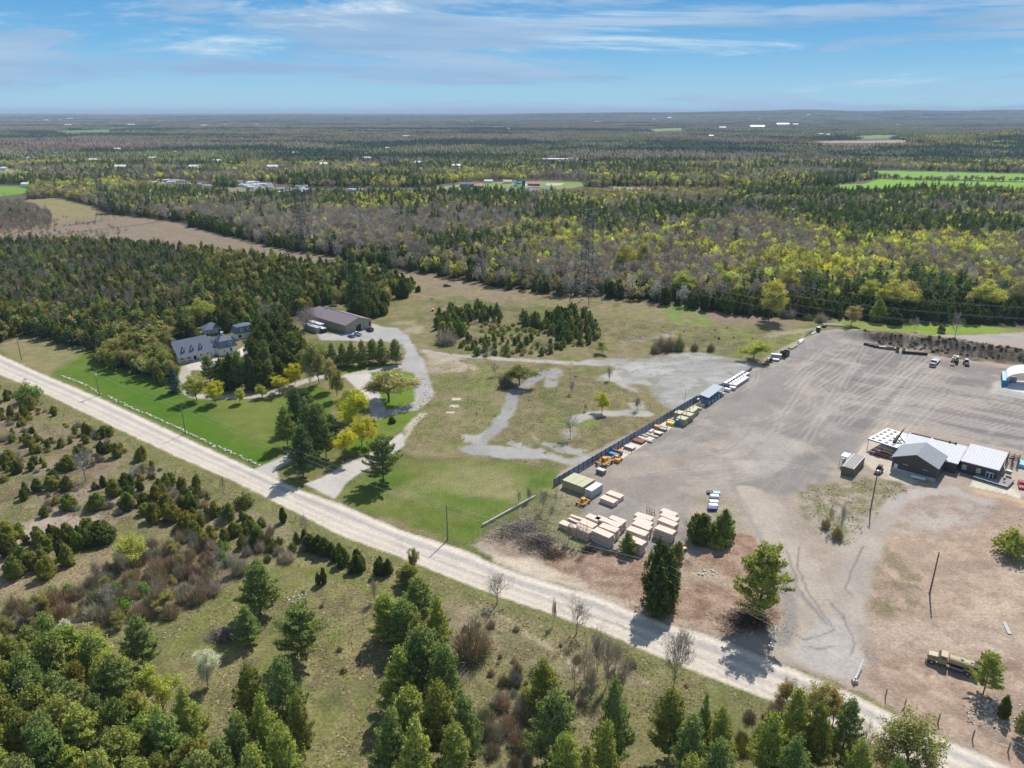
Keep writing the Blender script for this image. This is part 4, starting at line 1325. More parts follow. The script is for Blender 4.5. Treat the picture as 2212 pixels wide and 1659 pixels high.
for x, y, t, w in ((1290, 1455, 1345, 50), (1312, 1480, 1370, 46), (1262, 1465, 1380, 44), (1330, 1440, 1380, 40), (1240, 1490, 1410, 44), (1345, 1490, 1410, 40), (1278, 1500, 1420, 40)):
    one('bare_tree', x, y, t, w, C_TWG, 'grey bare tree in the leafless group above the bottom pines', group='leafless group above the bottom pines')
for x, y, t, w, c in ((1750, 1560, 1462, 70, C_TAN), (1700, 1545, 1470, 50, C_ORG), (1800, 1560, 1475, 50, C_ORG)):
    one('budding_tree', x, y, t, w, c, 'tan budding tree behind the two pines at the road edge', group='tan trees behind the roadside pines')
one('budding_tree', 1960, 1700, 1556, 130, C_OLV, 'wide airy olive tree at the bottom edge beside the road')
one('bare_tree', 1862, 1640, 1545, 40, C_TWR, 'bare reddish tree between the roadside pines and the road')
one('bare_tree', 1890, 1665, 1560, 34, C_TWG, 'bare grey tree right of the roadside pines')
one('shrub', 1020, 1412, 1340, 92, C_TWR, 'big dark brown bush beside the pine grove', name='shrub')
one('budding_tree', 292, 1215, 1157, 66, C_YGR, 'rounded yellow green tree above the brown thicket')
one('budding_tree', 448, 1486, 1405, 52, C_WHT, 'white flowering tree in the clearing', name='flowering_tree')
one('budding_tree', 150, 1395, 1336, 34, C_WHT, 'white flowering bush beside the small brown shed', name='flowering_tree')
# --- pines of the foreground
FG = [(563, 1328, 1213, 84), (537, 1388, 1310, 58), (652, 1424, 1314, 96), (312, 1445, 1336, 74),
      (880, 1262, 1222, 50), (905, 1330, 1248, 70), (838, 1375, 1284, 74), (870, 1392, 1300, 80), (945, 1396, 1292, 62), (905, 1420, 1330, 70),
      (918, 1500, 1357, 116), (870, 1530, 1405, 96), (965, 1530, 1395, 80), (890, 1640, 1487, 110), (955, 1640, 1478, 90), (850, 1690, 1535, 96), (905, 1740, 1560, 100), (1010, 1650, 1508, 76), (985, 1720, 1570, 90),
      (1172, 1530, 1424, 80), (1200, 1660, 1500, 116), (1225, 1740, 1590, 90), (1322, 1650, 1470, 84), (1300, 1720, 1560, 80), (1445, 1640, 1495, 86), (1512, 1640, 1500, 40), (1545, 1660, 1528, 76), (1478, 1720, 1550, 90),
      (1708, 1640, 1492, 90), (1756, 1660, 1525, 70), (1812, 1660, 1512, 70), (1650, 1690, 1545, 80), (1700, 1740, 1590, 96), (1835, 1740, 1600, 70), (1260, 1800, 1620, 90), (1545, 1760, 1600, 96), (1480, 1800, 1640, 90), (1905, 1790, 1640, 70),
      (420, 1622, 1486, 78), (548, 1575, 1440, 74), (628, 1580, 1425, 78), (585, 1660, 1500, 76), (530, 1700, 1540, 90), (620, 1740, 1568, 96), (660, 1640, 1500, 60), (500, 1760, 1600, 80), (570, 1800, 1620, 90)]
rs_ = np.random.RandomState(3)
for i, (x, y, t, w) in enumerate(FG):
    c = (C_PIN, C_PINY, C_PIN, C_PINY, C_CEDO)[i % 5] if i > 3 else C_PIN
    lab, gp = [(t_[1], t_[2]) for t_ in ((700, 'pine in the lower left grove below the clearing', 'lower left pine grove'), (1050, 'pine in the large centre grove above the bottom edge', 'centre pine grove'), (1400, 'pine in front of the leafless group', 'pines before the leafless group'), (1600, 'pine at the bottom between the leafless group and the roadside pines', 'bottom pines left of the roadside pines'), (9999, 'pine hiding the road near the bottom right', 'roadside pines')) if x < t_[0]][0]
    if i == 0:
        lab, gp = 'round topped pine at the upper end of the mown clearing', None
    if i == 1:
        lab, gp = 'smaller pine directly below the round topped clearing pine, beside the brush pile', None
    if i == 2:
        lab, gp = 'broad pine standing alone in the middle of the mown clearing', None
    if i == 3:
        lab, gp = 'blue green pine above the dense bottom left wood', None
    one('pine_tree', x, y, t, w, c, lab, group=gp)
# the dense wood at bottom left
rs_ = np.random.RandomState(9)
BL = PP([(-160, 1480), (0, 1430), (110, 1440), (190, 1460), (300, 1540), (350, 1560), (400, 1640), (470, 1720), (520, 1850), (560, 2100), (-300, 2200)])
xs = [p[0] for p in BL]
ys = [p[1] for p in BL]
y = min(ys)
while y < max(ys):
    x = min(xs)
    while x < max(xs):
        a, b = x + rs_.uniform(-1.6, 1.6), y + rs_.uniform(-1.6, 1.6)
        x += 4.9
        if inpoly(BL, a, b):
            h = rs_.uniform(10.5, 16)
            c = (C_PIN, C_PINY, C_PINY, C_PIN, C_CEDO, C_PINY)[rs_.randint(6)]
            plant('pine_tree', a, b, h, h * rs_.uniform(.5, .7), jt(c, .2), 'pine in the dense bottom left wood', 'pines of the dense bottom left wood', forced=True)
    y += 4.9
for x, y, t, w in ((210, 1455, 1355, 90), (165, 1480, 1390, 80), (355, 1545, 1425, 74), (250, 1500, 1400, 74), (110, 1500, 1420, 70), (2170, 1860, 1700, 60)):
    one('budding_tree', x, y, t, w, C_YGR if w != 60 else C_PINY, 'yellow green leafing tree at the edge of the bottom left wood', group='leafing trees of the bottom left wood')
# brown thicket, scrub and hedges south of the road
scatter([(60, 1300), (180, 1262), (250, 1218), (330, 1168), (430, 1165), (500, 1186), (540, 1225), (520, 1260), (440, 1290), (400, 1320), (330, 1345), (270, 1360), (180, 1390), (60, 1420), (-60, 1430), (-60, 1330)], 3.4,
        [(6, 'shrub', 2.5, 5, 1.1, C_TWR, 'leafless shrub of the brown thicket', 'brown thicket'), (3, 'shrub', 2.5, 4.5, 1.1, C_TWG, 'leafless shrub of the brown thicket', 'brown thicket'),
         (1.3, 'budding_tree', 4, 7, .8, C_OLV, 'olive budding tree in the brown thicket', 'budding trees of the brown thicket'), (.9, 'green_bush', 2, 3.4, 1.2, (.17, .27, .05), 'bright green bush in the brown thicket', 'green bushes of the brown thicket'),
         (.8, 'bare_tree', 5, 8, .6, C_TWG, 'bare tree in the brown thicket', 'bare trees of the brown thicket')], None, 21)
scatter([(540, 1150), (600, 1150), (660, 1190), (640, 1215), (560, 1215), (520, 1200)], 3.2, [(3, 'shrub', 2.2, 3.6, 1.1, C_TWG, 'grey leafless shrub in the roadside hedge', 'roadside hedge shrubs'), (1, 'green_bush', 2, 3, 1.1, C_CED, 'dark bush in the roadside hedge', 'roadside hedge bushes')], None, 22)
scatter([(640, 1165), (670, 1160), (740, 1190), (800, 1215), (850, 1240), (840, 1256), (760, 1232), (700, 1212), (640, 1200)], 2.9, [(3, 'cedar_tree', 3.4, 5.6, .7, C_CED, 'cedar in the hedge along the south side of the road', 'roadside cedar hedge'), (1, 'cedar_tree', 3, 5, .6, C_CEDO, 'cedar in the hedge along the south side of the road', 'roadside cedar hedge')], None, 23)
LS = 'young cedar scattered on the dry slope left of the road'
GS = 'young cedars on the dry slope'
scatter([(-100, 850), (0, 835), (60, 850), (200, 930), (330, 1000), (520, 1090), (600, 1140), (540, 1170), (400, 1150), (330, 1120), (235, 1098), (150, 1105), (60, 1128), (-100, 1150)], 3.1,
        [(5, 'cedar_tree', 1.6, 5.4, .74, C_CEDO, LS, GS), (3, 'cedar_tree', 1.8, 5.0, .7, C_CED, LS, GS), (2.0, 'green_bush', .8, 2.2, 1.4, C_CEDO, 'low juniper on the dry slope', 'low junipers on the dry slope'), (4.5, 'shrub', 1.0, 2.6, 1.3, C_TWG, 'grey twiggy shrub on the dry slope', 'grey shrubs on the dry slope')], None, 24, .8, clumps=(11, .45))
scatter([(330, 1060), (520, 1110), (600, 1150), (560, 1190), (420, 1165), (330, 1130), (250, 1110)], 3.2,
        [(3, 'cedar_tree', 2.5, 5.6, .66, C_CEDO, LS, GS), (2, 'cedar_tree', 2.5, 5.6, .66, C_CED, LS, GS), (4, 'shrub', 1.2, 2.8, 1.3, C_TWG, 'grey twiggy shrub on the dry slope', 'grey shrubs on the dry slope')], None, 241, .75)
scatter([(-100, 1165), (0, 1160), (100, 1150), (230, 1140), (250, 1160), (190, 1195), (100, 1250), (30, 1290), (-100, 1310)], 3.2,
        [(5, 'cedar_tree', 2.6, 6.2, .66, C_CEDO, 'olive cedar between the two pale bare patches at the left edge', 'olive cedars at the left edge'), (2, 'cedar_tree', 2.5, 5.5, .66, C_CED, 'olive cedar between the two pale bare patches at the left edge', 'olive cedars at the left edge')], None, 25, .85, clumps=(12, .45))
one('green_bush', 66, 868, 822, 50, C_PIN, 'large dark juniper standing by the road at the left')
one('cedar_tree', 220, 1165, 1122, 56, C_CED, 'largest dark cedar above the bare patch at the left')
one('green_bush', 527, 1093, 1066, 42, C_CED, 'dark green juniper nearest the road, south side')
one('cedar_tree', 495, 1120, 1085, 30, C_PIN, 'dark conical young spruce left of the roadside juniper')
one('cedar_tree', 228, 940, 920, 26, C_CED, 'dark small cedar at the fence opposite the lawn')
for x, y, t, w in ((612, 1128, 1095, 12), (700, 1260, 1225, 10), (688, 1262, 1236, 9)):
    one('cedar_tree', x, y, t, w, C_CED, 'tiny dark cedar in the grass south of the road', group='tiny cedars south of the road')
scatter([(920, 1290), (1040, 1290), (1250, 1380), (1450, 1470), (1700, 1560), (1640, 1580), (1400, 1520), (1350, 1560), (1100, 1500), (1050, 1460), (960, 1420)], 4.2,
        [(3, 'shrub', .8, 2.0, 1.2, C_TWG, 'low grey shrub between the road and the bottom pines', 'low grey shrubs below the road'), (2, 'shrub', .7, 1.8, 1.3, C_TWR, 'low grey shrub between the road and the bottom pines', 'low grey shrubs below the road'), (1.2, 'green_bush', .6, 1.4, 1.5, C_OLV, 'low olive bush between the road and the bottom pines', 'low olive bushes below the road')], None, 26, .45)
scatter([(1060, 1490), (1130, 1440), (1180, 1560), (1140, 1680), (1080, 1700), (1040, 1560)], 3.2, [(3, 'shrub', 2.5, 4.5, 1.1, C_TWR, 'tall brown shrub between the foreground pine groves', 'brown shrubs between the pine groves'), (2, 'shrub', 2.5, 4, 1.1, C_TWG, 'tall brown shrub between the foreground pine groves', 'brown shrubs between the pine groves')], None, 27)
scatter([(1560, 1530), (1680, 1530), (1720, 1600), (1640, 1660), (1560, 1620), (1500, 1560)], 3.6, [(3, 'shrub', 1.6, 3, 1.2, C_OLV, 'olive brown shrub at the roadside below the entrance', 'olive shrubs below the entrance'), (1, 'shrub', 1.6, 3, 1.2, C_TWG, 'olive brown shrub at the roadside below the entrance', 'olive shrubs below the entrance')], None, 28)
scatter([(600, 1200), (720, 1225), (700, 1300), (740, 1360), (760, 1480), (690, 1520), (600, 1330), (560, 1230)], 6.5, [(2, 'shrub', .6, 1.6, 1.3, C_TWR, 'low brown shrub in the mown clearing', 'low shrubs in the clearing'), (1, 'green_bush', .6, 1.3, 1.2, C_OLV, 'low olive bush in the mown clearing', 'low bushes in the clearing')], None, 29, .5)
# berm and meadow growth
scatter([(1862, 728), (1960, 740), (2060, 748), (2212, 772), (2330, 790), (2330, 806), (2212, 784), (2060, 768), (1900, 744)], 1.9, [(4, 'shrub', .5, 1.4, 2.0, C_TWD, 'twiggy bush on the rocky berm', 'bushes on the rocky berm'), (2, 'green_bush', .7, 1.5, 1.5, (.12, .11, .05), 'olive bush on the rocky berm', 'olive bushes on the rocky berm')], None, 30, .8)
scatter([(900, 640), (1100, 660), (1300, 690), (1700, 715), (1620, 760), (1320, 735), (1100, 650), (930, 660)], 9, [(2, 'shrub', .6, 1.5, 1.5, C_TWD, 'low dark shrub dotted over the far meadow', 'low shrubs of the far meadow'), (1, 'green_bush', .5, 1.2, 1.6, (.15, .15, .05), 'low olive bush dotted over the far meadow', 'low olive bushes of the far meadow')], None, 31, .3)
scatter([(1000, 800), (1300, 810), (1400, 870), (1380, 920), (1200, 960), (1020, 930)], 9, [(2, 'shrub', .4, 1.1, 1.5, C_TWD, 'low dark shrub in the near meadow', 'low shrubs of the near meadow')], None, 32, .3)
# cedar island in the meadow
C_ISL = (.21, .25, .075)
CI = [(4, 'cedar_tree', 3.6, 7.6, .5, C_ISL, 'slim green cedar of the island thicket in the meadow', 'cedars of the meadow island'), (2, 'cedar_tree', 3, 6.4, .55, C_CED, 'slim green cedar of the island thicket in the meadow', 'cedars of the meadow island'), (1.2, 'shrub', 1.5, 3, 1.3, C_TWG, 'grey shrub at the foot of the meadow island', 'shrubs of the meadow island'), (.6, 'budding_tree', 3, 5, .8, C_YGR, 'small yellow green tree of the meadow island', 'small leafing trees of the meadow island')]
scatter([(935, 722), (975, 742), (1005, 725), (1025, 700), (1092, 700), (1088, 684), (1050, 668), (975, 668), (945, 690)], 3.4, CI, None, 33, .85)
scatter([(1125, 688), (1170, 690), (1232, 672), (1290, 700), (1302, 738), (1260, 748), (1215, 745), (1180, 715), (1130, 706)], 3.4, CI + [(1.2, 'pine_tree', 6, 8.5, .65, C_SPR, 'dark pine of the island thicket in the meadow', 'pines of the meadow island')], None, 34, .88)
scatter([(990, 742), (1035, 730), (1120, 732), (1200, 742), (1240, 756), (1170, 768), (1110, 773), (1030, 770), (995, 757)], 3.6, [(2.5, 'cedar_tree', 2.5, 5.5, .6, C_ISL, 'slim green cedar of the island thicket in the meadow', 'cedars of the meadow island'), (2, 'shrub', 1.5, 3, 1.3, C_TWG, 'grey shrub at the foot of the meadow island', 'shrubs of the meadow island'), (1.5, 'green_bush', 1.5, 2.6, 1.3, C_OLV, 'olive bush at the foot of the meadow island', 'olive bushes of the meadow island')], None, 35, .85)
scatter([(1030, 700), (1125, 704), (1180, 718), (1150, 735), (1040, 730)], 3.4, [(1, 'green_bush', 1, 2.4, 1.5, C_CEDO, 'low olive brush in the hollow of the meadow island', 'low brush of the meadow island')], None, 36, .8)
one('shrub', 965, 742, 705, 50, C_TWG, 'big grey bush at the left end of the meadow island', name='shrub')
# house wood front and pines west of it
scatter([(60, 725), (110, 738), (150, 750), (205, 762), (190, 735), (120, 705), (70, 705)], 5.2, [(1, 'pine_tree', 5, 9, .75, (.10, .125, .06), 'grey green pine at the left end of the lawn', 'grey green pines left of the lawn')], None, 37)
scatter([(208, 760), (228, 796), (300, 812), (368, 836), (384, 812), (372, 770), (360, 745), (300, 730), (230, 735)], 5.4, [(3, 'budding_tree', 8, 11, .85, C_OLV, 'olive budding tree of the wood beside the white house', 'olive trees beside the white house'), (1.5, 'cedar_tree', 7, 10, .6, C_CED, 'cedar of the wood edge beside the white house', 'cedars beside the white house'), (1, 'budding_tree', 7, 10, .8, C_TAN, 'tan budding tree of the wood beside the white house', 'tan trees beside the white house')], None, 38)

# --- the woods further off: placed on a jittered grid, kinds following soil and shade
FW, FN = PP(FOREST_W), PP(FOREST_N)
GAPS = [PP(p) for p in ([(1778, 418), (1811, 399), (1898, 386), (1861, 366), (2041, 370), (2330, 377), (2330, 424), (2000, 411), (1940, 420), (1830, 424)],
                        [(925, 410), (940, 400), (1010, 392), (1180, 388), (1262, 392), (1262, 410), (1180, 415), (1010, 420), (900, 422)],
                        [(300, 391), (380, 388), (450, 391), (458, 408), (400, 411), (300, 405)], [(510, 391), (590, 394), (665, 408), (672, 422), (600, 419), (515, 406)], [(742, 405), (832, 407), (832, 416), (742, 416)],
                        [(-200, 396), (60, 399), (68, 423), (0, 428), (-200, 434)], [(0, 446), (60, 431), (130, 428), (200, 446), (235, 463), (330, 472), (420, 482), (400, 500), (280, 520), (-200, 540), (-200, 505)],
                        [(-120, 360), (34, 363), (42, 384), (-120, 394)], [(1150, 344), (1250, 344), (1250, 362), (1150, 362)], [(1725, 305), (1970, 303), (1975, 324), (1760, 322)], [(474, 343), (545, 340), (550, 360), (486, 362)],
                        [(1320, 402), (1465, 405), (1475, 418), (1325, 417)])]
HOUSEHOLD = [(*P0(420, 765), 12), (*P0(455, 752), 13), (*P0(485, 750), 12), (*P0(470, 725), 9), (*P0(455, 722), 7), (*P0(525, 738), 11), (*P0(525, 755), 11), (*P0(720, 705), 20), (*P0(740, 690), 17), (*P0(700, 690), 17), (*P0(670, 690), 11), (*P0(690, 700), 15), (*P0(735, 672), 8)]


def in_any(polys, X, Y):
    r = np.zeros(X.shape, bool)
    for p in polys:
        n = len(p)
        c = np.zeros(X.shape, bool)
        for i in range(n):
            a, b = p[i], p[(i + 1) % n]
            k = ((a[1] > Y) != (b[1] > Y))
            c ^= k & (X < (b[0] - a[0]) * (Y - a[1]) / (b[1] - a[1] + 1e-12) + a[0])
        r |= c
    return r


def grid(y0, y1, sp_, fan, seed, jit=.5):
    rs = np.random.RandomState(seed)
    X, Y = np.meshgrid(np.arange(-fan * y1, fan * y1, sp_), np.arange(y0, y1, sp_))
    X, Y = X.ravel(), Y.ravel()
    X = X + rs.uniform(-jit, jit, X.size) * sp_
    Y = Y + rs.uniform(-jit, jit, Y.size) * sp_
    k = (np.abs(X) < fan * Y + 30)
    return X[k], Y[k]


WOODS = []          # (kind, X, Y, h, w, tint)
GLAB = {}


def woods(X, Y, kind, h0, h1, asp, tints, seed, lab, grp):
    rs = np.random.RandomState(seed)
    n = len(X)
    h = rs.uniform(h0, h1, n)
    w = h * asp * rs.uniform(.8, 1.25, n)
    t = np.array(tints)[rs.randint(len(tints), size=n)] * rs.uniform(.72, 1.28, (n, 1)) * rs.uniform(.92, 1.08, (n, 3))
    WOODS.append((kind, X, Y, h, w, np.clip(t, .003, 1), lab, grp))


# west wood
X, Y = grid(250, 720, 3.9, 1.05, 51)
k = in_any([FW], X, Y)
for a, b, r in HOUSEHOLD:
    k &= np.hypot(X - a, Y - b) > r
X, Y = X[k], Y[k]
n = vnoise(X, Y, 40, 61, 3)
r_ = R.uniform(size=X.size)
px_left = X < -130 - (Y - 300) * .45          # thin leafless half on the left
dn = np.where(px_left, .85, .95)
s = r_ < dn
thin = px_left & (Y > 400)
u = R.uniform(size=X.size)
ke = s & (u < np.where(thin, .42, .80) + (n - .5) * .5)
kd = s & ~ke
kb = kd & (R.uniform(size=X.size) < np.where(thin, .92, .25))
kl = kd & ~kb
WL = 'of the wood behind the white house'
woods(X[ke], Y[ke], 'cedar_tree', 5.5, 9, .5, [C_CED, C_CED, C_CEDO, (.15, .17, .06)], 1, 'dark cedar ' + WL, 'cedars of the wood behind the white house')
kp = s & (R.uniform(size=X.size) < .07)
woods(X[kp], Y[kp], 'pine_tree', 8, 12, .5, [C_SPR, C_PIN], 2, 'pine rising out ' + WL, 'pines of the wood behind the white house')
woods(X[kb], Y[kb], 'bare_tree', 6, 9, .62, [C_TWG, C_TWR, (.36, .35, .25)], 3, 'leafless grey tree ' + WL, 'leafless trees of the wood behind the white house')
woods(X[kl], Y[kl], 'budding_tree', 6, 10, .7, [C_OLV, C_TAN, C_OLV], 4, 'budding olive tree ' + WL, 'budding trees of the wood behind the white house')

# north wood, first 1500 m
WN_ = 'of the great wood beyond the meadow'
X, Y = grid(380, 1000, 4.6, .98, 52)
X2, Y2 = grid(1000, 1750, 6.6, .92, 53)
X, Y = np.concatenate([X, X2]), np.concatenate([Y, Y2])
k = ~in_any(GAPS, X, Y)
fp = in_any([FN], X, Y)
beyond = Y > 1130
k &= (fp | beyond)
X, Y = X[k], Y[k]
front = np.full(X.size, 0.0)
edge_pts = PP([(380, 482), (500, 512), (600, 537), (700, 552), (830, 580), (980, 601), (1100, 626), (1200, 640), (1300, 642), (1400, 652), (1500, 670), (1640, 686), (1790, 688), (1950, 697), (2150, 706), (2330, 716)])
ed = line_d(X, Y, edge_pts)
n1 = vnoise(X * .7, Y, 95, 62, 4)
n2 = vnoise(X, Y, 120, 63, 4)
n3 = vnoise(X * .35, Y, 90, 64, 3)
u = R.uniform(size=X.size)
u2 = R.uniform(size=X.size)
pe = np.where(ed < 26, .92, np.where(Y < 1100, .30, .30)) - .06 + (n1 - .5) * 2.2 + np.where((X > 250) & (Y > 640) & (Y < 1050), .22, 0)
dense = np.where(Y < 1130, .92, 1.0)
s = R.uniform(size=X.size) < dense
ev = s & (u < pe)
dc = s & ~ev
ced = ev & ((ed < 34) | (u2 < .40))
pin = ev & ~ced & (u2 < .78)
spr = ev & ~ced & ~pin
woods(X[ced], Y[ced], 'cedar_tree', 7, 11, .5, [C_CED, (.10, .135, .04), (.15, .17, .04)], 5, 'dark cedar ' + WN_, 'cedars of the great wood')
woods(X[pin], Y[pin], 'pine_tree', 10, 17, .45, [C_PIN, C_SPR, (.14, .17, .06)], 6, 'dark pine ' + WN_, 'pines of the great wood')
woods(X[spr], Y[spr], 'spruce_tree', 10, 17, .36, [C_SPR, (.08, .125, .06)], 7, 'dark narrow spruce ' + WN_, 'spruces of the great wood')
yel = dc & (((n2 + (R.uniform(size=X.size) - .5) * .5) > .63) | (R.uniform(size=X.size) < .06)) & ~((X < -60) & (Y < 800) & (R.uniform(size=X.size) < .8))
bud = dc & ~yel & (R.uniform(size=X.size) < np.where((Y > 930) & (Y < 1180), .85, .16))
brn = dc & ~yel & ~bud
yb = yel & (R.uniform(size=X.size) < .55)
woods(X[yb], Y[yb], 'budding_tree', 8, 13, .62, [(.72, .70, .15), (.64, .62, .18), (.52, .55, .14)], 8, 'bright yellow green tree ' + WN_, 'bright yellow green trees of the great wood')
yo = yel & ~yb
woods(X[yo], Y[yo], 'budding_tree', 8, 13, .62, [(.48, .48, .12), C_OLV], 9, 'budding tree ' + WN_, 'budding trees of the great wood')
woods(X[bud], Y[bud], 'budding_tree', 8, 13, .65, [(.44, .39, .20), (.33, .31, .14), (.42, .35, .19), (.42, .33, .21)], 10, 'budding tree ' + WN_, 'budding trees of the great wood')
woods(X[brn], Y[brn], 'bare_tree', 9, 14, .62, [(.56, .50, .42), (.48, .41, .32), (.40, .35, .28), (.60, .53, .45)], 11, 'leafless tree ' + WN_, 'leafless trees of the great wood')
X, Y = grid(560, 1150, 6.5, 1.0, 571)
k = in_any([PP([(-200, 448), (50, 440), (105, 462), (118, 492), (60, 500), (-200, 510)])], X, Y)
woods(X[k], Y[k], 'bare_tree', 6, 11, .7, [C_TWR, C_TWG], 15, 'brown leafless tree of the thicket at the left edge', 'brown trees at the left edge')
# brush on the corridor meadow at the left and hedges between the fields
X, Y = grid(560, 1000, 8, 1.0, 57)
k = in_any([PP([(-300, 480), (60, 460), (150, 470), (300, 500), (200, 515), (-300, 545)])], X, Y) & (vnoise(X, Y, 40, 90, 3) > .47)
woods(X[k], Y[k], 'shrub', 2, 5, .8, [C_TWR, C_TWG], 12, 'leafless bush on the marshy corridor at the left', 'bushes of the marshy corridor')
X, Y = grid(1000, 1350, 7, .9, 58)
k = line_d(X, Y, PP([(1898, 384), (1990, 391), (2100, 390), (2200, 393), (2330, 397)])) < 9
woods(X[k], Y[k], 'budding_tree', 4, 10, .8, [C_TWD, C_OLV, C_TWG], 13, 'hedge tree between the two green fields', 'hedge between the green fields')
k = line_d(X, Y, PP([(-100, 425), (40, 428), (60, 440)])) < 8
woods(X[k], Y[k], 'bare_tree', 6, 10, .7, [C_TWG], 14, 'leafless hedge tree beside the left green field', 'hedge beside the left green field')
for px_, py_, n_ in ((243, 460, 'large dark spruce standing alone in the corridor at the left'), (724, 548, 'dark lone spruce above the corridor')):
    one('spruce_tree', px_, py_, py_ - 50, 30, C_SPR, n_)
for px_, py_ in ((27, 470), (60, 472), (44, 478)):
    one('spruce_tree', px_, py_, py_ - 24, 16, C_SPR, 'dark spruce of the small group at the left edge', group='small spruce group at the left edge')
one('cedar_tree', 399, 738, 681, 44, C_CED, 'broad rounded cedar directly behind the left end of the white house')
one('budding_tree', 437, 704, 641, 44, C_YGR, 'tall yellow green tree behind the white house')
one('budding_tree', 366, 742, 700, 40, C_TAN, 'tan budding tree left of the house chimney')
one('budding_tree', 348, 730, 690, 40, C_TAN, 'brownish budding tree above the house chimney')
one('bare_tree', 575, 700, 640, 40, C_TWG, 'pale bare tree between the coach house and the barn')
one('cedar_tree', 492, 716, 668, 34, C_CED, 'dark cedar between the pavilion and the coach house')
for x, y, t, w in ((575, 745, 690, 44), (560, 730, 680, 40), (600, 735, 680, 44), (625, 745, 690, 40), (610, 765, 705, 42), (640, 760, 712, 36), (585, 770, 712, 40), (655, 775, 725, 34), (562, 765, 706, 36)):
    one('cedar_tree', x, y, t, w, C_CED, 'dense dark cedar filling the ground between coach house and barn', group='cedars between coach house and barn')
for x, y, t, w, c in ((560, 690, 652, 60, C_YEL), (1660, 690, 600, 80, C_YEL), (1700, 650, 572, 50, C_YEL), (1345, 600, 520, 50, C_YEL), (1380, 590, 515, 40, C_YEL), (1925, 680, 600, 90, C_YEL), (1960, 676, 605, 80, C_TAN), (2130, 680, 600, 100, C_YEL), (2190, 676, 605, 80, C_TAN), (1870, 660, 600, 60, C_YGR), (1560, 640, 585, 50, C_YGR), (1480, 640, 580, 60, C_YGR)):
    if x > 600:
        one('budding_tree', x, y, t, w * .8, (.50, .47, .12) if c is C_YEL else c, 'large yellow leafing tree near the front of the great wood', group='large yellow trees of the great wood')
one('bare_tree', 1014, 402, 380, 24, C_TWG, 'wide grey tree in the distant park')

# ------------------------------------------------------------------ setting the plants out
INST = dict(LEAF=LEAF)


def set_tint(o, t):
    o['tint'] = [float(v) for v in t]


def place_near(p, i):
    K = KIND[p['kind']]
    if p['kind'] == 'cedar_tree' and p['w'] > 7:
        i = 3
    if p['kind'] == 'pine_tree':
        i = 4 if ('lone' in p['label'] or 'open limbed' in p['label'] or 'behind the tank' in p['label']) else i % 4
    cr, tr = K['near'][i % len(K['near'])]
    z = gz(p['x'], p['y']) if p['y'] < 900 else float(hgt_np(p['x'], p['y']))
    sx = p['w'] / W0[p['kind']]
    sz = p['h'] / K['h']
    e = thing(p['name'], p['label'], p['cat'] or CATS[p['kind']], (p['x'], p['y'], z - .05), R.uniform(0, 6.28), p['group'])
    e.scale = (sx, sx, sz)
    for nm, me in (('crown', cr), ('trunk', tr)):
        o = bpy.data.objects.new(nm, me)
        COL.objects.link(o)
        o.parent = e
        set_tint(o, p['tint'])
    return e


def place_far(kind, x, y, h, w, tint, label, group, i, name=None):
    K = KIND[kind]
    o = bpy.data.objects.new(name or kind, K['far'][i % len(K['far'])])
    COL.objects.link(o)
    z = gz(x, y) if y < 900 else float(hgt_np(x, y))
    o.location = (x, y, z - .05)
    o.rotation_euler = (0, 0, R.uniform(0, 6.28))
    sx = w / W0[kind]
    o.scale = (sx, sx, h / K['h'])
    set_tint(o, tint)
    return tagp(o, label, CATS[kind], group)


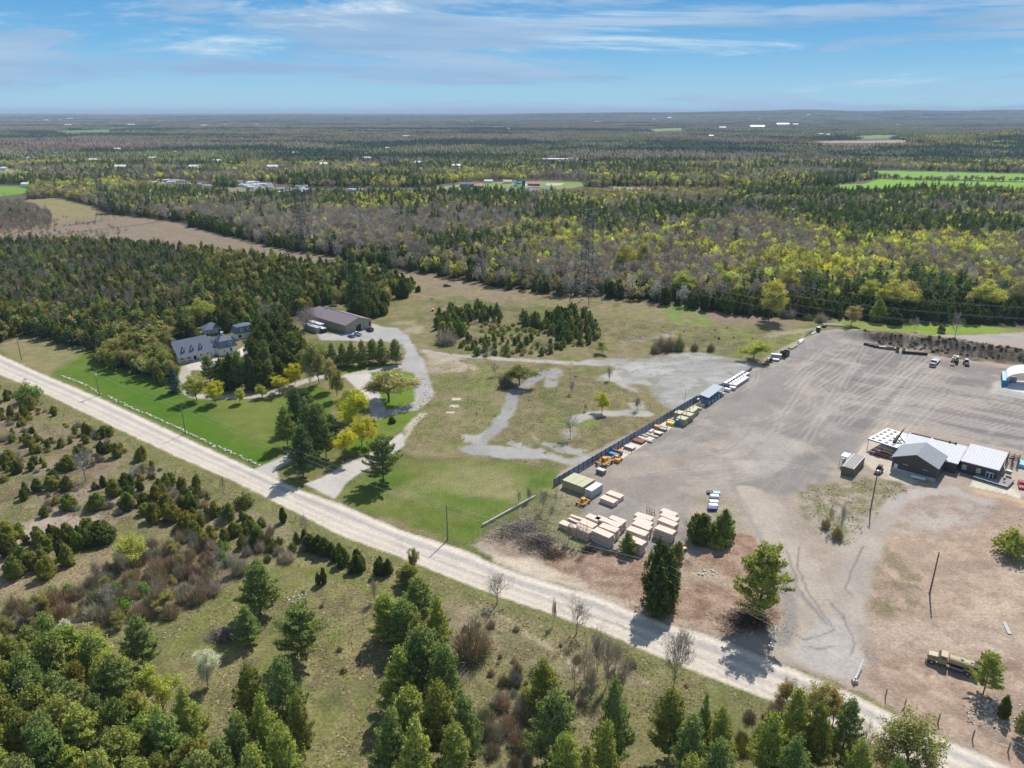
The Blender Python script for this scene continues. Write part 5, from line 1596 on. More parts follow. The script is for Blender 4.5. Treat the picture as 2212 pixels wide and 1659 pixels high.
def stuff_instances(name, label, cat_, meshes, X, Y, Z, sx, sz, tint):
    me = bpy.data.meshes.new(name)
    n = len(X)
    me.vertices.add(n)
    me.vertices.foreach_set('co', np.stack([X, Y, Z], 1).astype(np.float32).ravel())
    rs = np.random.RandomState(n % 1000)
    a = me.attributes.new('scl', 'FLOAT_VECTOR', 'POINT')
    a.data.foreach_set('vector', np.stack([sx, sx, sz], 1).astype(np.float32).ravel())
    a = me.attributes.new('rot', 'FLOAT_VECTOR', 'POINT')
    a.data.foreach_set('vector', np.stack([np.zeros(n), np.zeros(n), rs.uniform(0, 6.28, n)], 1).astype(np.float32).ravel())
    a = me.attributes.new('idx', 'INT', 'POINT')
    a.data.foreach_set('value', rs.randint(0, len(meshes), n).astype(np.int32))
    a = me.attributes.new('tint', 'FLOAT_COLOR', 'POINT')
    a.data.foreach_set('color', np.concatenate([tint, np.ones((n, 1))], 1).astype(np.float32).ravel())
    o = bpy.data.objects.new(name, me)
    COL.objects.link(o)
    tagp(o, label, cat_, None, 'stuff')
    ng = bpy.data.node_groups.new(name + '_nodes', 'GeometryNodeTree')
    ng.interface.new_socket('Geometry', in_out='INPUT', socket_type='NodeSocketGeometry')
    ng.interface.new_socket('Geometry', in_out='OUTPUT', socket_type='NodeSocketGeometry')
    N, K = ng.nodes, ng.links
    gi, go = N.new('NodeGroupInput'), N.new('NodeGroupOutput')
    ip = N.new('GeometryNodeInstanceOnPoints')
    K.new(gi.outputs[0], ip.inputs['Points'])
    jn = N.new('GeometryNodeJoinGeometry')
    for src in meshes:
        oi = N.new('GeometryNodeObjectInfo')
        oi.transform_space = 'ORIGINAL'
        oi.inputs['Object'].default_value = src
        g2 = N.new('GeometryNodeGeometryToInstance')
        K.new(oi.outputs['Geometry'], g2.inputs[0])
        K.new(g2.outputs[0], jn.inputs[0])
    K.new(jn.outputs[0], ip.inputs['Instance'])
    ip.inputs['Pick Instance'].default_value = True

    def named(nm, ty):
        q = N.new('GeometryNodeInputNamedAttribute')
        q.data_type = ty
        q.inputs['Name'].default_value = nm
        return [s for s in q.outputs if s.enabled][0]
    K.new(named('idx', 'INT'), ip.inputs['Instance Index'])
    er = N.new('FunctionNodeEulerToRotation')
    K.new(named('rot', 'FLOAT_VECTOR'), er.inputs[0])
    K.new(er.outputs[0], ip.inputs['Rotation'])
    K.new(named('scl', 'FLOAT_VECTOR'), ip.inputs['Scale'])
    K.new(ip.outputs[0], go.inputs[0])
    md = o.modifiers.new('scatter', 'NODES')
    md.node_group = ng
    return o


CAP = 295
kinds = sorted(set([p['kind'] for p in PLANTS] + [w[0] for w in WOODS]))
SRC = {}
for kd in kinds:
    near = [p for p in PLANTS if p['kind'] == kd]
    for p in near:
        p['key'] = (1e6 if p['forced'] else 0) + p['h'] / math.hypot(p['x'], p['y'])
    near.sort(key=lambda p: -p['key'])
    rest = near[CAP:]
    near = near[:CAP]
    for i, p in enumerate(near):
        if p['y'] < 330 or p['forced'] and p['y'] < 520:
            place_near(p, i + int(p['x']) % 3)
        else:
            SRC.setdefault(kd, []).append(place_far(kd, p['x'], p['y'], p['h'], p['w'], p['tint'], p['label'], p['group'], i, p['name']))
    left = CAP - len(near)
    wl_ = [w for w in WOODS if w[0] == kd]
    if wl_:
        X = np.concatenate([w[1] for w in wl_])
        Y = np.concatenate([w[2] for w in wl_])
        hh = np.concatenate([w[3] for w in wl_])
        ww = np.concatenate([w[4] for w in wl_])
        tt = np.concatenate([w[5] for w in wl_])
        li = np.concatenate([np.full(len(w[1]), i) for i, w in enumerate(wl_)])
    else:
        X = Y = hh = ww = np.zeros(0)
        tt = np.zeros((0, 3))
        li = np.zeros(0, int)
    vis = (np.abs(X) < .72 * (Y * .94 + 40))
    o_ = np.argsort(-(hh / np.maximum(Y, 1)) * vis)
    take = o_[:left]
    rest_i = o_[left:]
    for n_, j in enumerate(take):
        w = wl_[li[j]]
        SRC.setdefault(kd, []).append(place_far(kd, X[j], Y[j], hh[j], ww[j], tt[j], w[6], w[7], n_))
    if rest:
        X = np.concatenate([X[rest_i], [p['x'] for p in rest]])
        Y = np.concatenate([Y[rest_i], [p['y'] for p in rest]])
        hh = np.concatenate([hh[rest_i], [p['h'] for p in rest]])
        ww = np.concatenate([ww[rest_i], [p['w'] for p in rest]])
        tt = np.concatenate([tt[rest_i], np.array([p['tint'] for p in rest])])
    else:
        X, Y, hh, ww, tt = X[rest_i], Y[rest_i], hh[rest_i], ww[rest_i], tt[rest_i]
    if len(X):
        srcs = []
        seen = set()
        for o in SRC.get(kd, []):
            if o.data.name not in seen:
                seen.add(o.data.name)
                srcs.append(o)
        if not srcs:     # every single one of this kind is a near plant: use their crowns
            for o in list(bpy.data.objects):
                if o.name.split('.')[0] == 'crown' and o.data.name.startswith(kd) and o.data.name not in seen:
                    seen.add(o.data.name)
                    srcs.append(o)
        Z = np.where(Y < 900, ground_z(X, Y), hgt_np(X, Y)) - .1
        nm = {'cedar_tree': 'cedar_wood', 'pine_tree': 'pine_wood', 'spruce_tree': 'spruce_wood', 'bare_tree': 'leafless_wood', 'budding_tree': 'budding_wood', 'shrub': 'brushwood', 'green_bush': 'green_brushwood'}[kd]
        lb = {'cedar_tree': 'mass of dark cedars filling the woods', 'pine_tree': 'mass of pines filling the woods', 'spruce_tree': 'mass of narrow spruces in the woods', 'bare_tree': 'mass of leafless grey trees in the woods', 'budding_tree': 'mass of budding yellow and olive trees in the woods', 'shrub': 'mass of leafless brushwood', 'green_bush': 'mass of low green brush'}[kd]
        stuff_instances(nm, lb, 'trees' if 'tree' in kd else 'shrubs', srcs, X, Y, Z, ww / W0[kd], hh / KIND[kd]['h'], tt)
    print('PLANTS', kd, len(near), len(take), len(X))

# ---- distant woods: patches of many small crowns
def patch(kind, seed, sz=62.0):
    rs = np.random.RandomState(seed)
    sp_ = 7.6
    g = []
    xs_ = np.arange(-sz / 2, sz / 2, sp_)
    for a in xs_:
        for b in xs_:
            x, y = a + rs.uniform(0, sp_), b + rs.uniform(0, sp_)
            conif = rs.uniform() < kind
            if conif:
                h, w = rs.uniform(10, 17), rs.uniform(4.5, 7)
                m = 6
                t = np.arange(m) * 2 * math.pi / m + rs.uniform(0, 1)
                v = []
                for zz, rr in ((.12, .8), (.45, .62), (.75, .3)):
                    v += [[x + math.cos(q) * rr * w / 2 * rs.uniform(.7, 1.3), y + math.sin(q) * rr * w / 2 * rs.uniform(.7, 1.3), zz * h + rs.uniform(-.6, .6)] for q in t]
                v.append([x, y, h])
                f = []
                for l_ in range(2):
                    for i in range(m):
                        p, q = l_ * m + i, l_ * m + (i + 1) % m
                        f += [(p, q, q + m), (p, q + m, p + m)]
                f += [(2 * m + i, 2 * m + (i + 1) % m, 3 * m) for i in range(m)]
                g.append((np.array(v), np.array(f)))
            else:
                h, w = rs.uniform(9, 14), rs.uniform(6, 9)
                g.append(blob_leaves((x, y, h * .58), w * .5, 26, 1.25, rs, .85, 1.2, .6))
    return cat(g)


PM = []
for i, k in enumerate((0.08, 0.9, .35, .6)):
    me = mesh_from('wood_patch', [patch(k, 900 + i)], [LEAF])
    PM.append(me)
rs = np.random.RandomState(77)
XX, YY = [], []
y = 1700.0
while y < 26000:
    st = 52 if y < 5000 else 62
    x0 = np.arange(-.86 * y, .86 * y, st)
    XX.append(x0 + rs.uniform(-12, 12, len(x0)))
    YY.append(np.full(len(x0), y) + rs.uniform(-14, 14, len(x0)))
    y += st if y < 6000 else (st * 1.7 if y < 12000 else st * 3)
X, Y = np.concatenate(XX), np.concatenate(YY)
k = ~in_any(GAPS + [PP(p) for p in ([(1385, 279), (1480, 276), (1500, 288), (1400, 291)], [(1560, 298), (1600, 296), (1605, 307), (1565, 309)], [(100, 283), (250, 279), (262, 291), (130, 296)], [(1790, 297), (1900, 291), (1960, 292), (1960, 301), (1850, 305)])], X, Y)
nn = vnoise(X * .5, Y, 330, 71, 5, .6)
k &= (vnoise(X * .45, Y, 300, 73, 3) > .2)
X, Y, nn = X[k], Y[k], nn[k]
n5 = vnoise(X * .4, Y, 260, 74, 4)
typ = np.where(nn + rs.normal(0, .04, len(X)) > .57, 1, np.where(nn > .49, 2, 0))
base = np.array([[.37, .315, .27], [.09, .13, .10], [.31, .305, .19], [.21, .23, .16]])
hill = (np.hypot((X - 2050) / 950, (Y - 2400) / 560) < 1.2)
typ = np.where(hill & (typ == 0), 2, typ)
t = base[typ]
redd = ((n5 > .55) & (typ == 0))[:, None]
t = np.where(redd, np.array([.33, .24, .205]), t)
grn = ((n5 < .36) & (typ != 1))[:, None]
t = np.where(grn, np.array([.29, .305, .15]), t)
t = np.where((hill & (typ == 2))[:, None], np.array([.40, .36, .16]), t)
t = t * rs.uniform(.8, 1.2, (len(X), 1))
Z = hgt_np(X, Y) - .3
PO = []
for i, me in enumerate(PM):
    o = bpy.data.objects.new('wood_patch', me)
    COL.objects.link(o)
    x, y = ((-900 + 520 * i), 1960 + i * 40)
    o.location = (x, y, float(hgt_np(x, y)))
    set_tint(o, base[i])
    tagp(o, 'patch of trees in the distant woodland', 'trees', None, 'stuff')
    PO.append(o)
dw = stuff_instances('distant_woodland', 'endless woodland stretching to the horizon', 'trees', PO, X, Y, Z, np.full(len(X), 1.0) * rs.uniform(.95, 1.25, len(X)), rs.uniform(.85, 1.3, len(X)), t)
mm = dw.data.attributes['idx']
mm.data.foreach_set('value', np.where(typ == 0, 0, np.where(typ == 1, 1, np.where(rs.uniform(size=len(X)) < .6, 2, 3))).astype(np.int32))
print('PATCHES', len(X))

# ------------------------------------------------------------------ built things
def Q(x0, y0, s):
    def f(a, b, z=0.0):
        v = P((x0 + a * s) / 1.736, (y0 + b * s) / 1.736, z)
        return v
    return f


ZL = Q(2060, 1740, .253)       # lumber corner
ZO = Q(3120, 1560, .3255)      # office
ZF = Q(2180, 1360, .3074)      # fence strip
ZH = Q(600, 1180, .1808)       # house
ZB = Q(1160, 1140, .1266)      # barn
ZT = Q(3380, 1300, .208)       # trucks in the yard
ZR = Q(2800, 1180, .1447)      # far left yard edge
ZK = Q(3420, 2380, .1356)      # tank truck
E1, E2 = math.radians(-40), math.radians(50)


def ground_at(v, dz=0.0):
    return (v.x, v.y, gz(v.x, v.y) + dz)


m_white = paint('white_metal', (.60, .62, .66), .45, var=.06)
m_dark = paint('dark_rubber', (.03, .03, .033), .7)
m_black = paint('black_paint', (.025, .025, .03), .35)
m_glass = paint('window_glass', (.03, .04, .055), .08, var=.1, spec=.9)
m_steel = paint('galvanised_steel', (.34, .35, .36), .45, .5, var=.2, scale=3)
m_chrome = paint('bright_steel', (.6, .6, .62), .3, .7)
m_conc = paint('concrete', (.46, .44, .41), .9, var=.15, scale=2)
m_wood = paint('sawn_timber', (.70, .575, .48), .85, var=.22, scale=2.2)
m_woodd = paint('weathered_wood', (.24, .20, .16), .9, var=.3, scale=3)
m_pole = paint('utility_pole_wood', (.20, .165, .13), .9, var=.2, scale=2)
m_polel = paint('pale_pole_wood', (.42, .38, .32), .9, var=.2, scale=2)
m_tan = paint('tan_container', (.37, .34, .205), .6, var=.14, scale=1, stripes=(0, .28, .04))
m_tanroof = paint('tan_roof', (.46, .44, .27), .6, var=.12, scale=.8)
m_olive = paint('olive_drab', (.20, .19, .085), .55, var=.15, scale=1)
m_yel = paint('machine_yellow', (.66, .33, .035), .5, var=.2, scale=2)
m_rust = paint('rusty_steel', (.22, .10, .055), .8, var=.3, scale=3)
m_blue = paint('blue_paint', (.03, .22, .48), .45, var=.12)
m_lblue = paint('pale_blue_roof', (.28, .50, .62), .5, var=.1)
m_red = paint('dark_red_paint', (.20, .012, .018), .3, var=.08, spec=.6)
m_red2 = paint('bright_red_paint', (.50, .02, .025), .3, var=.08, spec=.6)
m_light = paint('lamp_glass', (.8, .8, .76), .2)
m_purp = paint('violet_paint', (.22, .20, .62), .35, var=.1)


# --- vehicles -------------------------------------------------------------
def wheel(parent, x, y, r, w=.28):
    m = MB()
    m.cyl((x, y - w / 2, r), (x, y + w / 2, r), r, n=14)
    t = m.build('wheel', m_dark, parent)
    h = MB()
    h.cyl((x, y - w / 2 - .015, r), (x, y + w / 2 + .015, r), r * .52, n=10)
    h.build('rim', m_chrome, t)
    return t


def lamps(parent, x, y, z, s=.26):
    for k in (-1, 1):
        h = MB()
        h.box(x, k * y, z, .08, s, .16)
        h.build('headlight', m_light, parent)


def pickup(loc, rz, col, label, L_=5.6, suv=False, group=None, car=False):
    name = 'suv' if suv else ('car' if car else 'pickup_truck')
    t = thing(name, label, 'car' if (suv or car) else 'pickup truck', loc, rz, group)
    W = 1.95
    a = L_ / 2
    hb = 1.02 if not car else .86
    b = MB()
    prof = [(-a, .42), (-a, hb), (a * .35, hb), (a * .93, hb - .08), (a, .78), (a, .42)]
    b.prism(prof, -W / 2, W / 2)
    b.build('body', col, t, .07)
    g = MB()
    top = 1.86 if not car else 1.45
    if suv or car:
        c0, c1, r0, r1 = -a * .96, a * .36, -a * .84, a * .02
    else:
        c0, c1, r0, r1 = -a * .16, a * .46, -a * .08, a * .24
    g.prism([(c0, hb), (r0, top - .06), (r1, top - .06), (c1, hb)], -W / 2 + .10, W / 2 - .10)
    g.build('windows', m_glass, t, .03)
    r = MB()
    r.box((r0 + r1) / 2, 0, top - .07, (r1 - r0) + .1, W - .28, .07)
    for x in ((c0 + r0) / 2 + .06, (r0 + r1) / 2):
        r.box(x, -W / 2 + .13, hb, .08, .05, top - hb - .06)
        r.box(x, W / 2 - .13, hb, .08, .05, top - hb - .06)
    r.build('cab_roof', col, t)
    if not (suv or car):
        d = MB()
        d.box(-a * .6, 0, hb - .02, a * .74, W - .34, .025)
        d.build('cargo_bed', m_black, t)
        s = MB()
        for k in (-1, 1):
            s.box(-a * .6, k * (W / 2 - .05), hb, a * .8, .08, .16)
        s.box(-a + .04, 0, hb, .08, W, .16)
        s.build('bed_side', col, t)
    for x in (-a * .62, a * .64):
        for y in (-W / 2 + .1, W / 2 - .1):
            wheel(t, x, y, .38)
    lamps(t, a + .005, .72, .68)
    q = MB()
    q.box(a + .03, 0, .42, .1, W * .96, .2)
    q.box(-a - .03, 0, .42, .1, W * .96, .2)
    q.build('bumper', m_steel, t)
    return t


pickup(tuple(ZO(545, 455)), E1 + math.pi, m_red, 'dark red pickup truck parked beside the white canopy', 5.7)
pickup(tuple(ZO(2185, 815)), math.radians(-118), m_red2, 'bright red car at the right edge of the yard near the office deck', 4.6, car=True)
pickup(tuple(ZB(1790, 800)), E1 + math.pi, m_black, 'black sport utility car parked in front of the barn', 4.9, suv=True)
pickup(tuple(ZB(1410, 930)), math.radians(150), m_white, 'white pickup truck parked near the barn door', 5.5)
pickup(tuple(ZB(1250, 975)), math.radians(140), m_purp, 'violet blue car half hidden by the conifer row at the barn', 4.4, car=True)


def tank_truck():
    v = (ZK(640, 790) + ZK(1500, 1010)) / 2
    t = thing('tank_truck', 'old tan tank truck parked on the scraped ground near the right edge', 'truck', (v.x, v.y, 0), math.radians(-32) + math.pi)
    b = MB()
    b.box(-.2, 0, .75, 8.4, .9, .28)
    b.build('chassis', m_dark, t)
    h = MB()
    h.prism([(2.35, .95), (2.35, 2.05), (4.25, 1.85), (4.35, .95)], -.82, .82)
    h.build('hood', m_olive2, t, .12)
    c = MB()
    c.prism([(.85, .85), (.8, 2.75), (2.05, 2.75), (2.45, 2.0), (2.45, .85)], -1.15, 1.15)
    cab = c.build('cab', m_olive2, t, .08)
    w = MB()
    w.prism([(2.07, 2.68), (2.13, 2.68), (2.5, 2.05), (2.44, 2.05)], -1.0, 1.0)
    for k in (-1, 1):
        w.box(1.55, k * 1.16, 1.95, .75, .04, .6)
    w.build('window', m_glass, cab)
    tk = MB()
    n = 18
    ang = [2 * math.pi * i / n for i in range(n)]
    tk.prism([(math.cos(q) * 1.15, 1.95 + math.sin(q) * .72) for q in ang], -3.7, .55, axis='x')
    tank = tk.build('tank', m_olive2, t, .05)
    tk = MB()
    for x in (-3.2, -1.6, 0):
        tk.prism([(math.cos(q) * 1.17, 1.95 + math.sin(q) * .74) for q in ang], x, x + .06, axis='x')
    tk.cyl((-1.6, 0, 2.6), (-1.6, 0, 2.85), .3, n=12)
    tk.box(-3.3, 0, 2.62, .5, .5, .2)
    tk.build('tank_band', m_olive2, tank)
    r = MB()
    r.box(-4.15, 0, 1.1, .8, 2.2, 1.3)
    r.build('rear_cabinet', m_rustd, t)
    f = MB()
    for k in (-1, 1):
        f.prism([(2.7, 1.0), (2.9, 1.42), (3.9, 1.42), (4.3, 1.0)], k * .8 - .3 if k > 0 else -1.2, 1.2 if k > 0 else -.5)
        f.prism([(-3.7, 1.05), (-3.4, 1.4), (-2.3, 1.4), (-2.0, 1.05)], .8 if k > 0 else -1.2, 1.2 if k > 0 else -.8)
    f.build('fender', m_olive2, t, .04)
    s = MB()
    s.box(-.9, 1.05, .65, 2.4, .3, .35)
    s.box(-.9, -1.05, .65, 2.4, .3, .35)
    s.build('side_box', m_steel, t)
    wheel(t, 3.4, 1.0, .55, .35)
    wheel(t, 3.4, -1.0, .55, .35)
    wheel(t, -2.85, .95, .55, .6)
    wheel(t, -2.85, -.95, .55, .6)
    bm = MB()
    bm.box(4.5, 0, .6, .14, 2.3, .3)
    bm.cyl((4.55, -.8, .8), (4.45, -.8, 1.8), .04, n=6)
    bm.cyl((4.55, .8, .8), (4.45, .8, 1.8), .04, n=6)
    bm.cyl((4.45, -.8, 1.8), (4.45, .8, 1.8), .04, n=6)
    bm.build('bumper', m_olive2, t)
    lamps(t, 4.36, .95, 1.1, .3)


m_olive2 = paint('faded_tan_paint', (.36, .31, .17), .5, var=.12, scale=1)
m_rustd = paint('dark_brown_steel', (.055, .036, .034), .7, var=.2)
tank_truck()


def flatbed():
    v = (ZT(510, 400) + ZT(660, 250)) / 2
    t = thing('flatbed_truck', 'blue and white truck with a long flat deck parked below the berm', 'truck', (v.x, v.y, 0), math.radians(232))
    b = MB()
    b.box(-1, 0, .7, 12, .9, .25)
    b.build('chassis', m_dark, t)
    d = MB()
    d.box(-3.6, 0, 1.05, 7.6, 2.6, .18)
    d.build('deck', m_conc, t)
    c = MB()
    c.prism([(1.0, .8), (1.0, 2.7), (2.4, 2.7), (2.9, 1.85), (4.7, 1.65), (4.8, .6), (2, .6)], -1.15, 1.15)
    cab = c.build('cab', m_white, t, .08)
    w = MB()
    w.prism([(2.42, 2.62), (2.5, 2.62), (2.98, 1.9), (2.9, 1.9)], -1.0, 1.0)
    w.build('windscreen', m_glass, cab)
    w = MB()
    for k in (-1, 1):
        w.box(1.75, k * 1.16, 1.85, .8, .03, .6)
    w.build('side_window', m_glass, cab)
    h = MB()
    h.prism([(3.0, 1.90), (4.75, 1.70), (4.85, .7), (4.0, .7), (3.0, 1.2)], -1.17, 1.17)
    h.build('hood', m_bluet, t, .06)
    for x in (-6, -4.8, 3.7):
        for k in (-1, 1):
            wheel(t, x, k * 1.0, .5, .4)
    m = MB()
    m.box(4.95, 0, .5, .2, 2.3, .35)
    m.build('bumper', m_chrome, t)
    lamps(t, 4.87, .9, 1.0, .3)


m_bluet = paint('dark_blue_paint', (.04, .045, .22), .3, var=.1, spec=.6)
flatbed()


def excavator():
    v = ZT(960, 290)
    t = thing('wheeled_excavator', 'pale green wheeled excavator with its boom lowered in front', 'excavator', (v.x, v.y, 0), math.radians(235))
    mg = paint('faded_green_paint', (.42, .44, .28), .6, var=.15)
    b = MB()
    b.box(0, 0, .8, 5.0, 1.9, .5)
    b.build('undercarriage', m_dark, t)
    b = MB()
    b.box(-.6, 0, 1.35, 4.2, 2.5, 1.1)
    b.box(-1.6, .0, 2.45, 1.8, 2.3, .45)
    body = b.build('upper_body', mg, t, .08)
    c = MB()
    c.box(.9, .75, 1.4, 1.3, .95, 1.75)
    cab = c.build('cab', mg, t, .05)
    g = MB()
    g.box(.9, .75, 2.05, 1.34, .8, .85)
    g.box(.9, .75, 2.05, 1.0, 1.0, .85)
    g.build('window', m_glass, cab)
    a = MB()
    a.cyl((.8, -.35, 1.8), (3.2, -.35, 3.5), .28, .24, 6)
    a.build('boom', mg, t)
    a = MB()
    a.cyl((3.2, -.35, 3.5), (5.4, -.35, 1.0), .22, .16, 6)
    arm = a.build('stick', mg, t)
    a = MB()
    a.cyl((1.4, -.35, 2.7), (3.0, -.35, 3.8), .09, n=6)
    a.build('hydraulic_ram', m_chrome, arm)
    k = MB()
    k.prism([(5.1, .1), (5.3, 1.1), (5.8, 1.0), (6.2, .35), (5.8, .05)], -1.2, .5)
    k.build('bucket', m_wood, t)
    for x in (-1.7, 1.7):
        for s in (-1, 1):
            wheel(t, x, s * 1.15, .62, .45)


excavator()


def tractor(v, rz, name, label, col, cat_='tractor', s=1.0, group=None):
    t = thing(name, label, cat_, (v.x, v.y, 0), rz, group)
    t.scale = (s, s, s)
    b = MB()
    b.prism([(-.6, .8), (-.6, 1.5), (.9, 1.45), (2.0, 1.3), (2.1, .7)], -.45, .45)
    b.build('engine_hood', col, t, .06)
    c = MB()
    for x in (-1.3, .05):
        for y in (-.6, .6):
            c.cyl((x, y, 1.1), (x, y, 2.45), .05, n=6)
    c.build('cab_frame', m_dark, t)
    r = MB()
    r.box(-.62, 0, 2.45, 1.6, 1.4, .12)
    r.build('canopy', m_white if s == 1 else col, t, .04)
    g = MB()
    g.box(-.62, 0, 1.45, 1.2, 1.15, .95)
    g.build('window', m_glass, t)
    for y in (-.85, .85):
        wheel(t, -.8, y, .78, .45)
        wheel(t, 1.55, y * .9, .45, .3)
    k = MB()
    k.box(2.6, 0, .25, .5, 1.9, .55, taper=.8)
    k.cyl((1.2, -.6, 1.1), (2.5, -.6, .6), .07, n=6)
    k.cyl((1.2, .6, 1.1), (2.5, .6, .6), .07, n=6)
    k.build('loader_bucket', m_dark, t)
    lamps(t, 2.1, .3, 1.0, .2)
    return t


tractor(ZT(1165, 330), math.radians(250), 'tractor', 'white roofed tractor parked to the right of the excavator', m_black)
tractor(ZR(520, 1290), math.radians(200), 'tractor', 'small yellow fronted tractor at the end of the guard rail', paint('tractor_yellow', (.45, .36, .06), .5), s=.7)
tractor(ZR(600, 1230), math.radians(200), 'tractor', 'small dark tractor with a pale roof beside the guard rail', m_black, s=.75)
tractor(ZO(538, 650), math.radians(230), 'skid_steer_loader', 'black compact loader parked in front of the dark gable building', m_black, 'loader', s=.9)


# --- containers, sheds ------------------------------------------------------
def container(corner, rz, L_, W_, H_, wall, roof, name, label, cat_='container', group=None, door_end=-1, doors=True, z0=0.0):
    """corner = near corner on the ground, x along the length, y to the left"""
    t = thing(name, label, cat_, (corner[0], corner[1], z0), rz, group)
    b = MB()
    b.box(L_ / 2, W_ / 2, .12, L_, W_, H_ - .16)
    b.build('body', wall, t)
    r = MB()
    r.box(L_ / 2, W_ / 2, H_ - .04, L_ + .06, W_ + .06, .06)
    r.build('roof', roof, t)
    f = MB()
    for x in (0.05, L_ - .05):
        for y in (.05, W_ - .05):
            f.box(x, y, 0, .16, .16, H_ + .01)
    for y in (0.04, W_ - .04):
        f.box(L_ / 2, y, .02, L_, .12, .16)
    f.build('corner_post', wall, t)
    if doors:
        for k in (0, 1):
            d = MB()
            x = 0 if door_end < 0 else L_
            d.box(x + door_end * .03, W_ * (.27 + .46 * k), .25, .05, W_ * .42, H_ - .45)
            dd = d.build('door', wall, t)
            q = MB()
            q.cyl((x + door_end * .08, W_ * (.40 + .2 * k), .3), (x + door_end * .08, W_ * (.40 + .2 * k), H_ - .3), .025, n=5)
            q.build('handle', m_steel, dd)
    return t


for i, (a, b) in enumerate(((495, 345), (394, 308), (293, 271))):
    v = ZL(a, b, 2.6)
    container(v, E2, 6.06, 2.44, 2.6, m_tan, m_tanroof, 'shipping_container', ['tan container touching the white one, right hand of the three tan containers', 'middle one of the three tan containers side by side', 'left hand tan container against the slate blue fence'][i], group='three tan containers')
v = ZL(630, 405, 2.6)
container(v, E2, 5.7, 2.35, 2.6, paint('pale_grey_container', (.42, .45, .53), .5, stripes=(0, .28, .04)), m_white, 'shipping_container', 'white container beside the three tan containers')
# office trailer with a dark roof panel
v = ZO(250, 612, 2.9)
t = container(v, E2, 11.6, 3.4, 2.9, paint('olive_siding', (.15, .14, .065), .6, stripes=(0, .3, .03)), m_white, 'site_trailer', 'olive trailer with a dark panelled roof near the entrance lane', 'trailer')
r = MB()
r.box(5.8, 1.7, 2.96, 11.2, 3.0, .05)
r.build('roof_panel', paint('dark_roof_membrane', (.16, .14, .145), .45, var=.25), t)
m = MB()
for x in (1.5, 5.5, 9.5):
    m.box(x, 1.7, .0, .5, 2.6, .15)
m.build('foundation_block', m_conc, t)
# leaning lean-to with tanks by its left side
t = thing('fuel_rack', 'small grey roofed rack with white caps left of the olive trailer', 'rack', tuple(ZO(140, 600)), E2)
for k, (x, y) in enumerate(((0, 0), (0, 1.6), (3.6, 0), (3.6, 1.6))):
    m = MB()
    m.cyl((x, y, 0), (x, y, 3.2), .07, n=6)
    m.build('post', m_steel, t)
m = MB()
m.box(3.0, .8, 3.2, 3.4, 2.2, .1)
m.build('roof', m_steel, t)
for x in (0.2, 1.3):
    m = MB()
    m.cyl((x, .7, 0), (x, .7, 2.9), .35, n=12)
    m.sphere((x, .7, 2.9), .42, .42, .25, half=True)
    m.build('tank', m_white, t)

# --- lumber stacks ----------------------------------------------------------
STK = [(975, 440, 1.4, 4.7, 2.4, 'low stack of pale boards beside the white container, the rear one'), (885, 510, 1.5, 4.7, 2.4, 'low stack of pale boards beside the white container, the front one'),
       (270, 885, 1.6, 4.7, 2.1, 'board stack at the left end of the lumber group'), (425, 790, .9, 4.2, 1.0, 'narrow bundle of boards behind the left end of the lumber group'), (370, 828, .7, 3.8, .9, 'thinnest low bundle of boards on the left of the lumber group'),
       (505, 950, 2.6, 5.0, 2.5, 'broad front board stack in the left block of lumber'), (575, 875, 2.6, 4.6, 2.5, 'broad second board stack in the left block of lumber'),
       (655, 785, 2.2, 3.8, 2.3, 'rearmost board stack of the left block'), (790, 808, 2.2, 4.2, 2.2, 'board stack in the middle rear of the left lumber block'), (1000, 812, 2.8, 4.6, 2.3, 'rear right board stack of the left lumber block'),
       (940, 868, 2.8, 4.8, 2.3, 'third board stack from the front at the right of the left block'), (885, 935, 3.0, 5.0, 2.3, 'second board stack from the front at the right of the left block'), (800, 1012, 3.2, 5.4, 2.5, 'tall front board stack at the right of the left block'),
       (1400, 765, 2.0, 5.0, 2.2, 'rear board stack of the middle row'), (1395, 838, 2.6, 5.0, 2.3, 'second board stack of the middle row'), (1370, 905, 2.8, 5.2, 2.3, 'third board stack of the middle row'), (1315, 988, 3.1, 5.4, 2.5, 'fourth board stack of the middle row'), (1285, 1125, 3.1, 4.6, 2.5, 'front board stack of the middle row behind the young pine'),
       (1775, 712, 2.0, 4.6, 2.0, 'rear board stack of the right hand row'), (1785, 778, 2.4, 5.0, 2.1, 'second board stack of the right hand row'), (1757, 848, 2.7, 5.2, 2.3, 'third board stack of the right hand row'), (1712, 965, 2.9, 5.2, 2.4, 'front board stack of the right hand row')]
rs = np.random.RandomState(8)
for a, b, h, l_, w_, lab in STK:
    v = ZL(a, b, h)
    t = thing('lumber_stack', lab, 'lumber stack', (v.x, v.y, 0), E1 + rs.normal(0, .035), 'stacks of pale boards')
    nl = max(2, int(h / .32))
    packs = max(1, int(round(h / 1.1)))
    per = h / packs
    for p_ in range(packs):
        m = MB()
        n = max(2, int(per / .17))
        ox, oy = rs.normal(0, .07, 2)
        for j in range(n):
            m.box(ox + rs.normal(0, .07), oy + rs.normal(0, .05), p_ * per + .10 + (per - .1) * j / n, l_ + rs.normal(0, .05), w_ + rs.normal(0, .03), (per - .1) / n - .04)
        m.build('board_pack', m_wood, t)
        m = MB()
        for x in (-l_ * .36, 0, l_ * .36):
            m.box(x, 0, p_ * per, .12, w_ * .96, .10)
        m.build('spacer', m_woodd, t)
